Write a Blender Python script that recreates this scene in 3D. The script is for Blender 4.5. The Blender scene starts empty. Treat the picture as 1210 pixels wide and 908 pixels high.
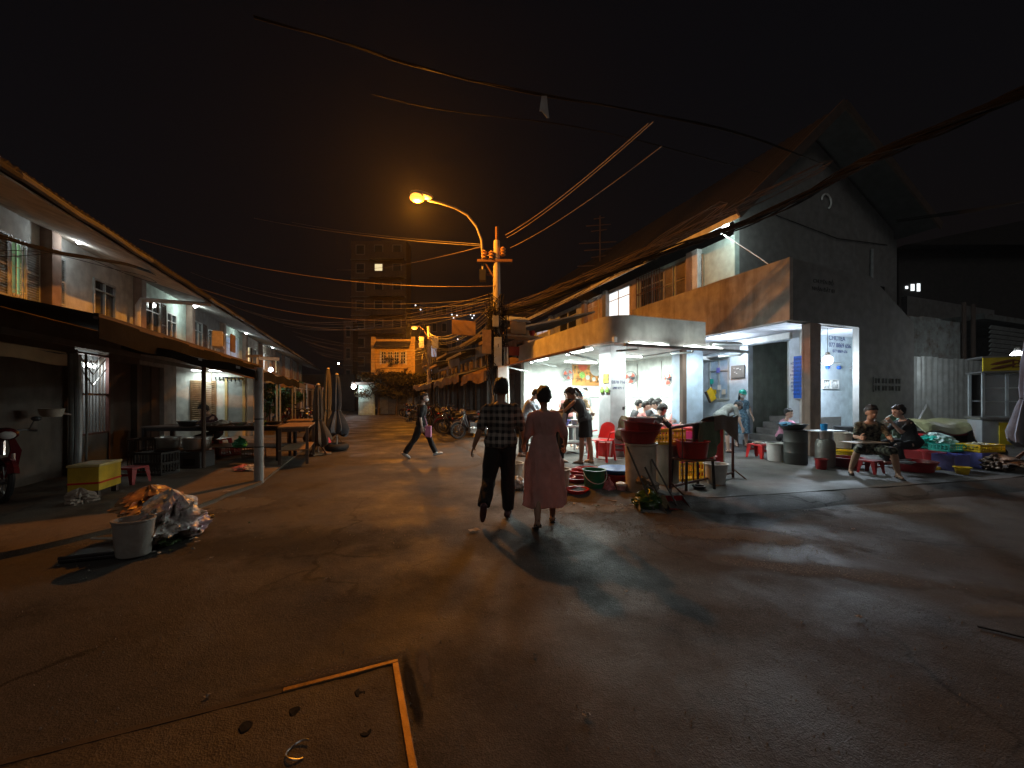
import bpy, math, random
from mathutils import Vector, Matrix, noise
random.seed(7)
sc = bpy.context.scene
COL = sc.collection
R = math.radians

# ------------------------------------------------------------------ camera
F, H, HY, CX = 455.0, 1.45, 472.0, 605.0        # focal length in photo pixels, eye height, horizon row, centre column
cam = bpy.data.cameras.new('camera')
cam.sensor_width = 36.0
cam.lens = F / 1210.0 * 36.0
cam.shift_y = 18.0 / 1210.0
cam.clip_start = 0.05
cam.clip_end = 2000.0
camo = bpy.data.objects.new('camera', cam)
camo.location = (0, 0, H)
camo.rotation_euler = (R(90), 0, 0)
COL.objects.link(camo)
sc.camera = camo

# ------------------------------------------------------------------ night sky
w = bpy.data.worlds.new("World")
sc.world = w
w.use_nodes = True
nt = w.node_tree
bg = nt.nodes['Background']
sky = nt.nodes.new('ShaderNodeTexSky')
sky.sky_type = 'NISHITA'
sky.sun_disc = False
sky.sun_elevation = R(-4.0)
sky.sun_rotation = R(200)
glow = nt.nodes.new('ShaderNodeMixRGB')
glow.blend_type = 'ADD'
glow.inputs[0].default_value = 1.0
tcw = nt.nodes.new('ShaderNodeTexCoord'); spw = nt.nodes.new('ShaderNodeSeparateXYZ'); nt.links.new(tcw.outputs['Generated'], spw.inputs[0])
mrw = nt.nodes.new('ShaderNodeMapRange'); mrw.interpolation_type = 'SMOOTHERSTEP'; mrw.inputs[1].default_value = -0.05; mrw.inputs[2].default_value = 0.75
nt.links.new(spw.outputs['Z'], mrw.inputs[0])
cmw = nt.nodes.new('ShaderNodeMixRGB'); nt.links.new(mrw.outputs[0], cmw.inputs[0])
cmw.inputs[1].default_value = (0.026, 0.019, 0.022, 1); cmw.inputs[2].default_value = (0.013, 0.011, 0.012, 1)      # city glow low over the roofs, black overhead
nt.links.new(cmw.outputs[0], glow.inputs[2])
nt.links.new(sky.outputs[0], glow.inputs[1])
nt.links.new(glow.outputs[0], bg.inputs['Color'])
bg.inputs['Strength'].default_value = 0.10

fill_sun = bpy.data.lights.new('front_fill_light', 'SUN')  # fill sun added behind the camera to light fronts the street lamps miss
fill_sun.energy = 0.13; fill_sun.angle = R(25); fill_sun.color = (1.0, 0.95, 0.9)
mo_ = bpy.data.objects.new('front_fill_light', fill_sun); COL.objects.link(mo_)
mo_.rotation_euler = (R(52), 0, R(14))

sc.view_settings.view_transform = 'Standard'
sc.view_settings.look = 'None'
sc.view_settings.gamma = 1.0
sc.view_settings.exposure = 0.0
try:
    sc.cycles.use_denoising = True
    sc.cycles.denoiser = 'OPENIMAGEDENOISE'
    sc.cycles.max_bounces = 6
    sc.cycles.diffuse_bounces = 3
    sc.cycles.glossy_bounces = 3
    sc.cycles.transmission_bounces = 4
    sc.cycles.transparent_max_bounces = 6
    sc.cycles.caustics_reflective = False
    sc.cycles.caustics_refractive = False
    sc.cycles.sample_clamp_indirect = 3.0
    sc.cycles.use_light_tree = True
except Exception:
    pass

# ------------------------------------------------------------------ street frame: D = metres right of the camera across the street, s = along it
A = math.atan2(0.355, 0.935)
CA, SA = math.cos(A), math.sin(A)
def W(D, s, z=0.0):
    return Vector((CA * D - SA * s, SA * D + CA * s, z))
def inv(x, y):
    return (CA * x + SA * y, -SA * x + CA * y)
def at(px, py, Y):
    return Vector(((px - CX) / F * Y, Y, H - (py - HY) / F * Y))
def gp(px, py, z=0.0):
    Y = (H - z) * F / (py - HY)
    return Vector(((px - CX) / F * Y, Y, z))
def on_D(px, D):                     # depth and s of the facade line D seen in column px
    k = (px - CX) / F
    Y = D / (CA * k + SA)
    return Y, -SA * k * Y + CA * Y
def on_s(px, s):
    k = (px - CX) / F
    Y = s / (-SA * k + CA)
    return Y, CA * k * Y + SA * Y
def zpy(py, Y):
    return H - (py - HY) / F * Y

# ------------------------------------------------------------------ materials
MATS = {}
def mat(name, col, rough=0.6, metal=0.0, var=0.15, vs=4.0, bump=0.15, bs=60.0, dirt=0.0, dirtcol=(0.03, 0.022, 0.015), ds=1.3,
        emit=None, es=0.0, alpha=1.0, trans=0.0, coat=0.0, sss=0.0, spec=0.5, transl=0.0):
    if name in MATS:
        return MATS[name]
    m = bpy.data.materials.new(name)
    m.use_nodes = True
    t = m.node_tree
    b = t.nodes['Principled BSDF']
    L = t.links.new
    tc = t.nodes.new('ShaderNodeTexCoord')
    n = t.nodes.new('ShaderNodeTexNoise')
    n.inputs['Scale'].default_value = vs
    n.inputs['Detail'].default_value = 6
    L(tc.outputs['Object'], n.inputs['Vector'])
    mp = t.nodes.new('ShaderNodeMapRange')
    mp.inputs[1].default_value = 0.3; mp.inputs[2].default_value = 0.7
    mp.inputs[3].default_value = 1 - var * 1.6; mp.inputs[4].default_value = 1 + var
    L(n.outputs['Fac'], mp.inputs[0])
    mul = t.nodes.new('ShaderNodeVectorMath'); mul.operation = 'SCALE'
    mul.inputs[0].default_value = col[:3]
    L(mp.outputs[0], mul.inputs['Scale'])
    out = mul.outputs[0]
    if dirt > 0:
        n2 = t.nodes.new('ShaderNodeTexNoise'); n2.inputs['Scale'].default_value = ds; n2.inputs['Detail'].default_value = 9
        n2.inputs['Roughness'].default_value = 0.68
        if 'plaster' in name or 'paint' in name:
            mpp = t.nodes.new('ShaderNodeMapping'); mpp.inputs['Scale'].default_value = (1.6, 1.6, 0.32)
            L(tc.outputs['Object'], mpp.inputs[0]); L(mpp.outputs[0], n2.inputs['Vector'])
        else: L(tc.outputs['Object'], n2.inputs['Vector'])
        cr = t.nodes.new('ShaderNodeMapRange'); cr.inputs[1].default_value = 0.47; cr.inputs[2].default_value = 0.68
        cr.inputs[3].default_value = 0.0; cr.inputs[4].default_value = dirt
        L(n2.outputs['Fac'], cr.inputs[0])
        mx = t.nodes.new('ShaderNodeMixRGB'); mx.inputs[2].default_value = (*dirtcol, 1)
        L(cr.outputs[0], mx.inputs[0]); L(out, mx.inputs[1])
        out = mx.outputs[0]
    L(out, b.inputs['Base Color'])
    b.inputs['Roughness'].default_value = rough
    b.inputs['Metallic'].default_value = metal
    b.inputs['Specular IOR Level'].default_value = spec
    if coat: b.inputs['Coat Weight'].default_value = coat
    if alpha < 1: b.inputs['Alpha'].default_value = alpha
    if trans: b.inputs['Transmission Weight'].default_value = trans
    if emit:
        b.inputs['Emission Color'].default_value = (*emit, 1); b.inputs['Emission Strength'].default_value = es
    if bump:
        n3 = t.nodes.new('ShaderNodeTexNoise'); n3.inputs['Scale'].default_value = bs; n3.inputs['Detail'].default_value = 4
        L(tc.outputs['Object'], n3.inputs['Vector'])
        bm = t.nodes.new('ShaderNodeBump'); bm.inputs['Strength'].default_value = bump; bm.inputs['Distance'].default_value = 0.02
        L(n3.outputs['Fac'], bm.inputs['Height']); L(bm.outputs[0], b.inputs['Normal'])
    if transl:
        tr = t.nodes.new('ShaderNodeBsdfTranslucent'); tr.inputs[0].default_value = (*col[:3], 1)
        ms = t.nodes.new('ShaderNodeMixShader'); ms.inputs[0].default_value = transl
        L(b.outputs[0], ms.inputs[1]); L(tr.outputs[0], ms.inputs[2])
        L(ms.outputs[0], t.nodes['Material Output'].inputs[0])
    MATS[name] = m
    return m
def emis(name, col, st):
    if name in MATS: return MATS[name]
    m = bpy.data.materials.new(name); m.use_nodes = True
    b = m.node_tree.nodes['Principled BSDF']
    b.inputs['Base Color'].default_value = (*col, 1)
    b.inputs['Emission Color'].default_value = (*col, 1); b.inputs['Emission Strength'].default_value = st
    MATS[name] = m
    return m

plaster_white = mat('white plaster', (0.72, 0.74, 0.70), 0.85, dirt=0.25, dirtcol=(0.35, 0.33, 0.28), ds=1.1, bs=30)
plaster_blue = mat('pale blue plaster', (0.62, 0.70, 0.76), 0.85, dirt=0.25, dirtcol=(0.30, 0.33, 0.33), bs=30)
plaster_mint = mat('pale green plaster', (0.50, 0.62, 0.56), 0.85, dirt=0.35, dirtcol=(0.25, 0.27, 0.24), bs=30)
plaster_grey = mat('weathered grey plaster', (0.20, 0.198, 0.19), 0.9, dirt=0.6, dirtcol=(0.16, 0.15, 0.13), ds=0.8, bs=25)
plaster_cream = mat('stained cream plaster', (0.56, 0.50, 0.42), 0.9, dirt=0.6, dirtcol=(0.25, 0.20, 0.15), ds=0.9, bs=25)
plaster_brown = mat('stained tan plaster', (0.40, 0.36, 0.31), 0.9, dirt=0.75, dirtcol=(0.16, 0.11, 0.07), ds=1.2, bs=25)
plaster_yellow = mat('yellow plaster', (0.62, 0.48, 0.22), 0.85, dirt=0.3, dirtcol=(0.35, 0.25, 0.1))
pillar_brown = mat('brown pillar paint', (0.33, 0.24, 0.19), 0.85, dirt=0.5, dirtcol=(0.12, 0.09, 0.07))
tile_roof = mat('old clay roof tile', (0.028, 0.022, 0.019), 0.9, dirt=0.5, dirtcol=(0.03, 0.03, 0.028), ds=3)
dark_board = mat('dark boarding', (0.05, 0.045, 0.04), 0.9, dirt=0.5, dirtcol=(0.02, 0.02, 0.02))
timber = mat('worn timber', (0.30, 0.19, 0.10), 0.75, dirt=0.5, dirtcol=(0.10, 0.06, 0.03), vs=9)
timber_dark = mat('dark timber', (0.09, 0.06, 0.045), 0.8)
steel = mat('brushed steel', (0.55, 0.55, 0.54), 0.35, 0.9, bs=200, bump=0.05)
alu = mat('dented aluminium', (0.62, 0.62, 0.60), 0.35, 0.85, bump=0.3, bs=18)
galv = mat('galvanised sheet', (0.50, 0.54, 0.53), 0.5, 0.35, dirt=0.35, dirtcol=(0.22, 0.18, 0.14), ds=2.5, bs=20)
rust_sheet = mat('rusty corrugated iron', (0.22, 0.24, 0.23), 0.75, 0.2, dirt=0.85, dirtcol=(0.10, 0.06, 0.045), ds=3.5, bs=20)
rust = mat('rusty steel', (0.20, 0.10, 0.06), 0.75, 0.4, dirt=0.5, dirtcol=(0.08, 0.05, 0.03), vs=15)
rack_paint = mat('dark red chipped paint', (0.13, 0.05, 0.04), 0.5, 0.3, dirt=0.3)
black_rubber = mat('black rubber', (0.02, 0.02, 0.02), 0.8)
black_plastic = mat('black plastic', (0.018, 0.018, 0.02), 0.35)
cable_black = mat('black cable sheath', (0.012, 0.011, 0.010), 0.7, bump=0, spec=0.15)
cable_grey = mat('grey cable sheath', (0.16, 0.14, 0.12), 0.5, bump=0)
chrome = mat('chrome', (0.7, 0.7, 0.7), 0.15, 1.0, bump=0)
glass_dark = mat('dark window glass', (0.03, 0.035, 0.04), 0.08, 0.0, bump=0, spec=0.8)
glass_clear = mat('clear display glass', (0.85, 0.9, 0.9), 0.05, bump=0, alpha=0.22)
white_plastic = mat('white plastic', (0.74, 0.74, 0.72), 0.4, dirt=0.2, dirtcol=(0.4, 0.36, 0.3), bs=20)
cream_plastic = mat('scuffed cream plastic', (0.62, 0.55, 0.44), 0.5, dirt=0.45, dirtcol=(0.30, 0.24, 0.17), ds=5, bs=20)
red_plastic = mat('red plastic', (0.62, 0.02, 0.02), 0.32, bs=20, bump=0.05)
dark_red_plastic = mat('deep red plastic', (0.30, 0.012, 0.015), 0.35, bs=20, bump=0.05)
blue_plastic = mat('blue plastic', (0.03, 0.14, 0.62), 0.35, bs=20, bump=0.05)
violet_plastic = mat('violet blue plastic', (0.16, 0.17, 0.55), 0.4, bs=20, bump=0.05)
green_plastic = mat('dark green plastic', (0.01, 0.17, 0.08), 0.35, bs=20, bump=0.05)
teal_plastic = mat('teal plastic', (0.02, 0.42, 0.33), 0.35, bs=20, bump=0.1)
yellow_plastic = mat('yellow plastic', (0.75, 0.48, 0.01), 0.35, bs=20, bump=0.05)
grey_plastic = mat('mid grey plastic', (0.30, 0.31, 0.31), 0.45)
black_tarp = mat('black tarpaulin', (0.012, 0.012, 0.012), 0.95, bump=0.5, bs=8, spec=0.08)
orange_tarp = mat('tan tarpaulin', (0.42, 0.26, 0.12), 0.7, bump=0.5, bs=8, transl=0.35, dirt=0.5, dirtcol=(0.12, 0.07, 0.04))
olive_tarp = mat('olive tarpaulin', (0.34, 0.34, 0.17), 0.5, bump=0.5, bs=7, dirt=0.3, dirtcol=(0.15, 0.14, 0.08))
stripe_tarp = mat('grey striped tarpaulin', (0.30, 0.30, 0.32), 0.7, bump=0.4, bs=8, transl=0.25)
concrete = mat('rough concrete', (0.19, 0.18, 0.165), 0.85, dirt=0.6, dirtcol=(0.07, 0.062, 0.052), ds=1.6, bs=80, bump=0.3)
leaf_green = mat('leaf green', (0.05, 0.12, 0.03), 0.55, var=0.5, vs=2.5, bump=0, transl=0.25)
leaf_brown = mat('dusty olive leaf', (0.055, 0.05, 0.02), 0.6, var=0.5, vs=2.5, bump=0, transl=0.25)
bark = mat('bark', (0.08, 0.06, 0.045), 0.9)
skin_m = mat('skin', (0.46, 0.27, 0.18), 0.55, var=0.05, bump=0.05)
skin_pale = mat('pale skin', (0.62, 0.42, 0.33), 0.55, var=0.05, bump=0.05)
hair_m = mat('black hair', (0.012, 0.009, 0.008), 0.5, bump=0.8, bs=90)

# ------------------------------------------------------------------ mesh builder
ORG = {}
def link(o, parent=None):
    COL.objects.link(o)
    if parent is not None:
        o.parent = parent
        ORG[o.name] = ORG.get(parent.name, Vector((0, 0, 0)))
    return o
def tag(o, label=None, cat=None, group=None, kind=None):
    if label: o['label'] = label
    if cat: o['category'] = cat
    if group: o['group'] = group
    if kind: o['kind'] = kind
    return o
def thing(name, label, cat, loc=(0, 0, 0), rz=0.0, group=None):
    o = bpy.data.objects.new(name, None)
    o.empty_display_size = 0.2
    o.location = loc; o.rotation_euler = (0, 0, rz)
    COL.objects.link(o)
    ORG[o.name] = Vector((0, 0, 0))
    return tag(o, label, cat, group)
def sthing(name, label, cat, D, s, z=0.0, group=None):      # street-aligned thing; its geometry is written in (D, s, z)
    o = thing(name, label, cat, W(D, s, z), A, group)
    ORG[o.name] = Vector((D, s, z))
    return o

class MB:
    def __init__(self): self.v = []; self.f = []
    def add(self, vs, fs):
        n = len(self.v)
        self.v += [Vector(p) for p in vs]; self.f += [tuple(i + n for i in q) for q in fs]
        return self
    def box(self, x0, x1, y0, y1, z0, z1):
        if x0 > x1: x0, x1 = x1, x0
        if y0 > y1: y0, y1 = y1, y0
        if z0 > z1: z0, z1 = z1, z0
        return self.add([(x0, y0, z0), (x1, y0, z0), (x1, y1, z0), (x0, y1, z0), (x0, y0, z1), (x1, y0, z1), (x1, y1, z1), (x0, y1, z1)],
                        [(0, 3, 2, 1), (4, 5, 6, 7), (0, 1, 5, 4), (1, 2, 6, 5), (2, 3, 7, 6), (3, 0, 4, 7)])
    def bar(self, p, q, wd, ht=None, up=(0, 0, 1)):
        p, q = Vector(p), Vector(q); ht = ht or wd
        d = (q - p).normalized(); u = Vector(up)
        if abs(d.dot(u)) > 0.98: u = Vector((0, 1, 0))
        a = d.cross(u).normalized() * wd / 2; b = a.normalized().cross(d) * ht / 2
        vs = [p - a - b, p + a - b, p + a + b, p - a + b, q - a - b, q + a - b, q + a + b, q - a + b]
        return self.add(vs, [(0, 1, 2, 3), (7, 6, 5, 4), (0, 4, 5, 1), (1, 5, 6, 2), (2, 6, 7, 3), (3, 7, 4, 0)])
    def loft(self, rings, cap=True, close=True):
        n = len(rings[0]); vs = [p for r in rings for p in r]; fs = []
        m = n if close else n - 1
        for i in range(len(rings) - 1):
            for j in range(m):
                k = (j + 1) % n
                fs.append((i * n + j, i * n + k, (i + 1) * n + k, (i + 1) * n + j))
        if cap and close:
            fs.append(tuple(range(n - 1, -1, -1))); fs.append(tuple((len(rings) - 1) * n + j for j in range(n)))
        return self.add(vs, fs)
    def tube(self, pts, r, n=8, cap=True):
        pts = [Vector(p) for p in pts]; rings = []
        rr = r if isinstance(r, (list, tuple)) else [r] * len(pts)
        prev = None
        for i, p in enumerate(pts):
            d = (pts[min(i + 1, len(pts) - 1)] - pts[max(i - 1, 0)]).normalized()
            if prev is None:
                u = Vector((0, 0, 1)) if abs(d.z) < 0.9 else Vector((1, 0, 0))
            else:
                u = prev
            a = d.cross(u)
            if a.length < 1e-5: a = d.cross(Vector((0, 1, 0)))
            a.normalize(); b = a.cross(d).normalized(); prev = b
            rings.append([p + (a * math.cos(t) + b * math.sin(t)) * rr[i] for t in [2 * math.pi * k / n for k in range(n)]])
        return self.loft(rings, cap)
    def lathe(self, prof, c=(0, 0, 0), n=20, cap=True, sx=1.0, sy=1.0):
        c = Vector(c)
        rings = [[c + Vector((r * sx * math.cos(2 * math.pi * k / n), r * sy * math.sin(2 * math.pi * k / n), z)) for k in range(n)] for r, z in prof]
        return self.loft(rings, cap)
    def ell(self, c, rx, ry, rz, n=12, m=8, M=None):
        c = Vector(c); rings = []
        for i in range(m + 1):
            ph = -math.pi / 2 + math.pi * i / m
            cr = max(math.cos(ph), 0.02)
            ring = []
            for k in range(n):
                t = 2 * math.pi * k / n
                p = Vector((rx * cr * math.cos(t), ry * cr * math.sin(t), rz * math.sin(ph)))
                ring.append(c + (M @ p if M else p))
            rings.append(ring)
        return self.loft(rings)
    def prism(self, poly, axis, a0, a1):      # poly of 2D points, extruded along axis 0/1/2
        def mk(p, a):
            return (a, p[0], p[1]) if axis == 0 else ((p[0], a, p[1]) if axis == 1 else (p[0], p[1], a))
        n = len(poly)
        vs = [mk(p, a0) for p in poly] + [mk(p, a1) for p in poly]
        fs = [tuple(range(n - 1, -1, -1)), tuple(range(n, 2 * n))] + [(i, (i + 1) % n, n + (i + 1) % n, n + i) for i in range(n)]
        return self.add(vs, fs)
    def sheet(self, fn, nu, nv, th=0.0):      # fn(u,v) -> point, a grid; thickness by a second skin below
        top = [Vector(fn(i / nu, j / nv)) for i in range(nu + 1) for j in range(nv + 1)]
        fs = []
        g = lambda i, j: i * (nv + 1) + j
        for i in range(nu):
            for j in range(nv):
                fs.append((g(i, j), g(i + 1, j), g(i + 1, j + 1), g(i, j + 1)))
        if th:
            N = len(top)
            nrm = (top[g(nu, 0)] - top[0]).cross(top[g(0, nv)] - top[0]).normalized() * th
            low = [p - nrm for p in top]
            f2 = [tuple(N + q for q in reversed(f)) for f in fs]
            rim = [g(i, 0) for i in range(nu + 1)] + [g(nu, j) for j in range(1, nv + 1)] + [g(i, nv) for i in range(nu - 1, -1, -1)] + [g(0, j) for j in range(nv - 1, 0, -1)]
            f3 = [(rim[k], N + rim[k], N + rim[(k + 1) % len(rim)], rim[(k + 1) % len(rim)]) for k in range(len(rim))]
            return self.add(top + low, fs + f2 + f3)
        return self.add(top, fs)
    def jitter(self, a, fr=6.0, seed=0.0):
        for p in self.v:
            q = p * fr + Vector((seed, seed * 1.7, seed * 0.3))
            p += noise.noise_vector(q) * a
        return self
    def build(self, name, m, parent=None, smooth=False, bevel=0.0, kind=None, label=None, raw=False):
        me = bpy.data.meshes.new(name)
        off = Vector((0, 0, 0)) if (raw or parent is None) else ORG.get(parent.name, Vector((0, 0, 0)))
        me.from_pydata([tuple(p - off) for p in self.v], [], self.f)
        me.materials.append(m)
        o = bpy.data.objects.new(name, me)
        link(o, parent)
        import bmesh
        b = bmesh.new(); b.from_mesh(me); bmesh.ops.recalc_face_normals(b, faces=b.faces); b.to_mesh(me); b.free()
        if smooth:
            me.polygons.foreach_set('use_smooth', [True] * len(me.polygons))
            try: me.set_sharp_from_angle(angle=R(40))
            except Exception: pass
        if bevel:
            md = o.modifiers.new('edge', 'BEVEL'); md.width = bevel; md.segments = 2; md.limit_method = 'ANGLE'
        if kind: o['kind'] = kind
        if label: o['label'] = label
        return o

def wallpanel(m, axis, c0, c1, a0, a1, z0, z1, holes=()):
    """Boxes filling a wall between c0..c1 (thickness) over a0..a1, leaving rectangular holes (a0,a1,z0,z1)."""
    cuts = sorted({a0, a1, *[h[0] for h in holes], *[h[1] for h in holes]})
    cuts = [c for c in cuts if a0 <= c <= a1]
    for p, q in zip(cuts, cuts[1:]):
        if q - p < 1e-4: continue
        mid = (p + q) / 2
        hs = sorted([(max(h[2], z0), min(h[3], z1)) for h in holes if h[0] < mid < h[1]])
        z = z0
        for lo, hi in hs + [(z1, z1)]:
            if lo - z > 1e-4:
                if axis == 'D': m.box(c0, c1, p, q, z, lo)
                else: m.box(p, q, c0, c1, z, lo)
            z = max(z, hi)
    return m
def copy_tree(o, parent=None, label=None):
    c = o.copy()
    COL.objects.link(c)
    if parent is not None: c.parent = parent
    ORG[c.name] = ORG.get(o.name, Vector((0, 0, 0)))
    for ch in list(o.children): copy_tree(ch, c)
    if label: c['label'] = label
    return c
def lamp(name, loc, power, col, parent=None, kind='POINT', size=0.06, rot=None, sy=None, spot=None):
    l = bpy.data.lights.new(name, kind)
    l.energy = power; l.color = col
    if kind == 'AREA':
        l.shape = 'RECTANGLE' if sy else 'SQUARE'; l.size = size
        if sy: l.size_y = sy
    else:
        l.shadow_soft_size = size
    if kind == 'SPOT': l.spot_size = spot or R(150); l.spot_blend = 0.5
    o = bpy.data.objects.new(name, l)
    COL.objects.link(o)
    o.location = loc
    if rot: o.rotation_euler = rot
    return o
def text(name, body, size, loc, rot, m, parent=None, depth=0.002, align='CENTER', sx=1.0):
    cu = bpy.data.curves.new(name, 'FONT'); cu.body = body; cu.size = size; cu.extrude = depth; cu.align_x = align; cu.align_y = 'CENTER'
    t = bpy.data.objects.new('tmp_text', cu); COL.objects.link(t)
    dg = bpy.context.evaluated_depsgraph_get()
    me = bpy.data.meshes.new_from_object(t.evaluated_get(dg))
    bpy.data.objects.remove(t)
    me.materials.clear(); me.materials.append(m)
    o = bpy.data.objects.new(name, me)
    link(o, parent)
    o.location = Vector(loc) - (ORG.get(parent.name, Vector((0, 0, 0))) if parent else Vector((0, 0, 0)))
    o.rotation_euler = rot; o.scale = (sx, 1, 1)
    return o
# ------------------------------------------------------------------ the ground
def ground_mat(name, base, second, stain, rough=0.75, wet=0.0, grit=0.6, soft=None, cover=1.0):
    m = bpy.data.materials.new(name); m.use_nodes = True
    t = m.node_tree; b = t.nodes['Principled BSDF']; L = t.links.new
    tc = t.nodes.new('ShaderNodeTexCoord')
    def nz(sc_, det=8, ro=0.6, sx=1, sy=1):
        mp = t.nodes.new('ShaderNodeMapping'); mp.inputs['Scale'].default_value = (sx, sy, 1)
        L(tc.outputs['Object'], mp.inputs[0])
        n = t.nodes.new('ShaderNodeTexNoise'); n.inputs['Scale'].default_value = sc_; n.inputs['Detail'].default_value = det; n.inputs['Roughness'].default_value = ro
        L(mp.outputs[0], n.inputs['Vector']); return n.outputs['Fac']
    def rng(x, a, c, lo=0.0, hi=1.0):
        r = t.nodes.new('ShaderNodeMapRange'); r.inputs[1].default_value = a; r.inputs[2].default_value = c; r.inputs[3].default_value = lo; r.inputs[4].default_value = hi
        L(x, r.inputs[0]); return r.outputs[0]
    def mix(fac, c1, c2):
        x = t.nodes.new('ShaderNodeMixRGB'); L(fac, x.inputs[0])
        for k, c in ((1, c1), (2, c2)):
            if isinstance(c, tuple): x.inputs[k].default_value = (*c, 1)
            else: L(c, x.inputs[k])
        return x.outputs[0]
    c = mix(rng(nz(0.55), 0.4, 0.65), base, second)
    c = mix(rng(nz(1.3, 10, 0.7), 0.53, 0.66, 0, 0.85), c, stain)
    c = mix(rng(nz(0.35, 10, 0.75, 1, 2.2), 0.56, 0.66, 0, 0.6), c, tuple(min(1, q * 1.9) for q in base))
    v = t.nodes.new('ShaderNodeTexVoronoi'); v.inputs['Scale'].default_value = 130
    L(tc.outputs['Object'], v.inputs['Vector'])
    sp = rng(v.outputs['Color'], 0.55, 0.95, 0, grit)
    sep = t.nodes.new('ShaderNodeSeparateColor'); L(v.outputs['Color'], sep.inputs[0])
    sp = rng(sep.outputs[0], 0.6, 1.0, 0, grit)
    c = mix(sp, c, tuple(min(1, q * 2.6) for q in base))
    nv = t.nodes.new('ShaderNodeTexNoise'); nv.inputs['Scale'].default_value = 2.0; nv.inputs['Detail'].default_value = 6; L(tc.outputs['Object'], nv.inputs['Vector'])
    wv = t.nodes.new('ShaderNodeMixRGB'); wv.blend_type = 'ADD'; wv.inputs[0].default_value = .55; L(tc.outputs['Object'], wv.inputs[1]); L(nv.outputs['Color'], wv.inputs[2])
    vc = t.nodes.new('ShaderNodeTexVoronoi'); vc.feature = 'DISTANCE_TO_EDGE'; vc.inputs['Scale'].default_value = .42; L(wv.outputs[0], vc.inputs['Vector'])
    crk = rng(vc.outputs['Distance'], .002, .010, .85, 0)
    mk = t.nodes.new('ShaderNodeMath'); mk.operation = 'MULTIPLY'; L(crk, mk.inputs[0]); L(rng(nz(.8, 4), .45, .6), mk.inputs[1])
    c = mix(mk.outputs[0], c, tuple(q * .25 for q in base))
    L(c, b.inputs['Base Color'])
    L(rng(nz(0.9, 6), 0.35, 0.62, rough - wet, rough + 0.12), b.inputs['Roughness'])
    b.inputs['Specular IOR Level'].default_value = 0.28
    bm = t.nodes.new('ShaderNodeBump'); bm.inputs['Strength'].default_value = 0.6; bm.inputs['Distance'].default_value = 0.007
    ad = t.nodes.new('ShaderNodeMath'); ad.operation = 'ADD'
    L(rng(v.outputs['Distance'], 0, 1, 0, .55), ad.inputs[0]); L(rng(nz(9, 12, .75), 0, 1, 0, 2.6), ad.inputs[1]); L(ad.outputs[0], bm.inputs['Height'])
    L(bm.outputs[0], b.inputs['Normal'])
    if soft:      # a smear that thins out raggedly towards its rim
        mp = t.nodes.new('ShaderNodeVectorMath'); mp.operation = 'DIVIDE'; L(tc.outputs['Object'], mp.inputs[0]); mp.inputs[1].default_value = (soft[0], soft[1], 1)
        ln = t.nodes.new('ShaderNodeVectorMath'); ln.operation = 'LENGTH'; L(mp.outputs[0], ln.inputs[0])
        a1 = t.nodes.new('ShaderNodeMath'); a1.operation = 'ADD'; L(ln.outputs['Value'], a1.inputs[0]); L(rng(nz(2.2, 10, .7), 0.25, .75, -.55, .55), a1.inputs[1])
        L(rng(a1.outputs[0], .45, .95, cover, 0), b.inputs['Alpha'])
    return m
asphalt = ground_mat('worn asphalt', (0.044, 0.040, 0.037), (0.080, 0.071, 0.062), (0.018, 0.016, 0.015), 0.74, 0.34)
pave_mat = ground_mat('grimy concrete paving', (0.085, 0.080, 0.074), (0.13, 0.124, 0.115), (0.045, 0.042, 0.038), 0.66, 0.22, grit=0.3)
dirt_mat = ground_mat('muddy broken paving', (0.10, 0.078, 0.055), (0.15, 0.12, 0.09), (0.045, 0.034, 0.024), 0.7, 0.3, grit=0.5)

def fbm(x, y, o=4, s=0.0):
    v = 0; a = 1; f_ = 1
    for _ in range(o):
        v += a * noise.noise(Vector((x * f_ + s, y * f_ - s, 0.3 + s))); a *= 0.5; f_ *= 2.1
    return v
# road: one sheet, fine near the camera with real dips, and out to the horizon
xs = [-400, -120, -50, -25, -16] + [-12 + 0.24 * i for i in range(101)] + [16, 25, 50, 120, 400]
ys = [-400, -60, -12, -4] + [-1 + 0.24 * i for i in range(76)] + [20, 24, 30, 40, 60, 120, 400]
m = MB()
vv = []
for x in xs:
    for y in ys:
        near = max(0.0, 1 - max(abs(x) / 13.0, abs(y - 8) / 11.0))
        vv.append((x, y, (fbm(x * 0.55, y * 0.55, 5) * 0.014 - 0.012) * min(1, near * 3)))
ny = len(ys)
m.add(vv, [(i * ny + j, (i + 1) * ny + j, (i + 1) * ny + j + 1, i * ny + j + 1) for i in range(len(xs) - 1) for j in range(ny - 1)])
road = tag(m.build('road', asphalt, smooth=True), 'worn dark asphalt road lit orange by the street lamp', kind='structure')

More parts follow.
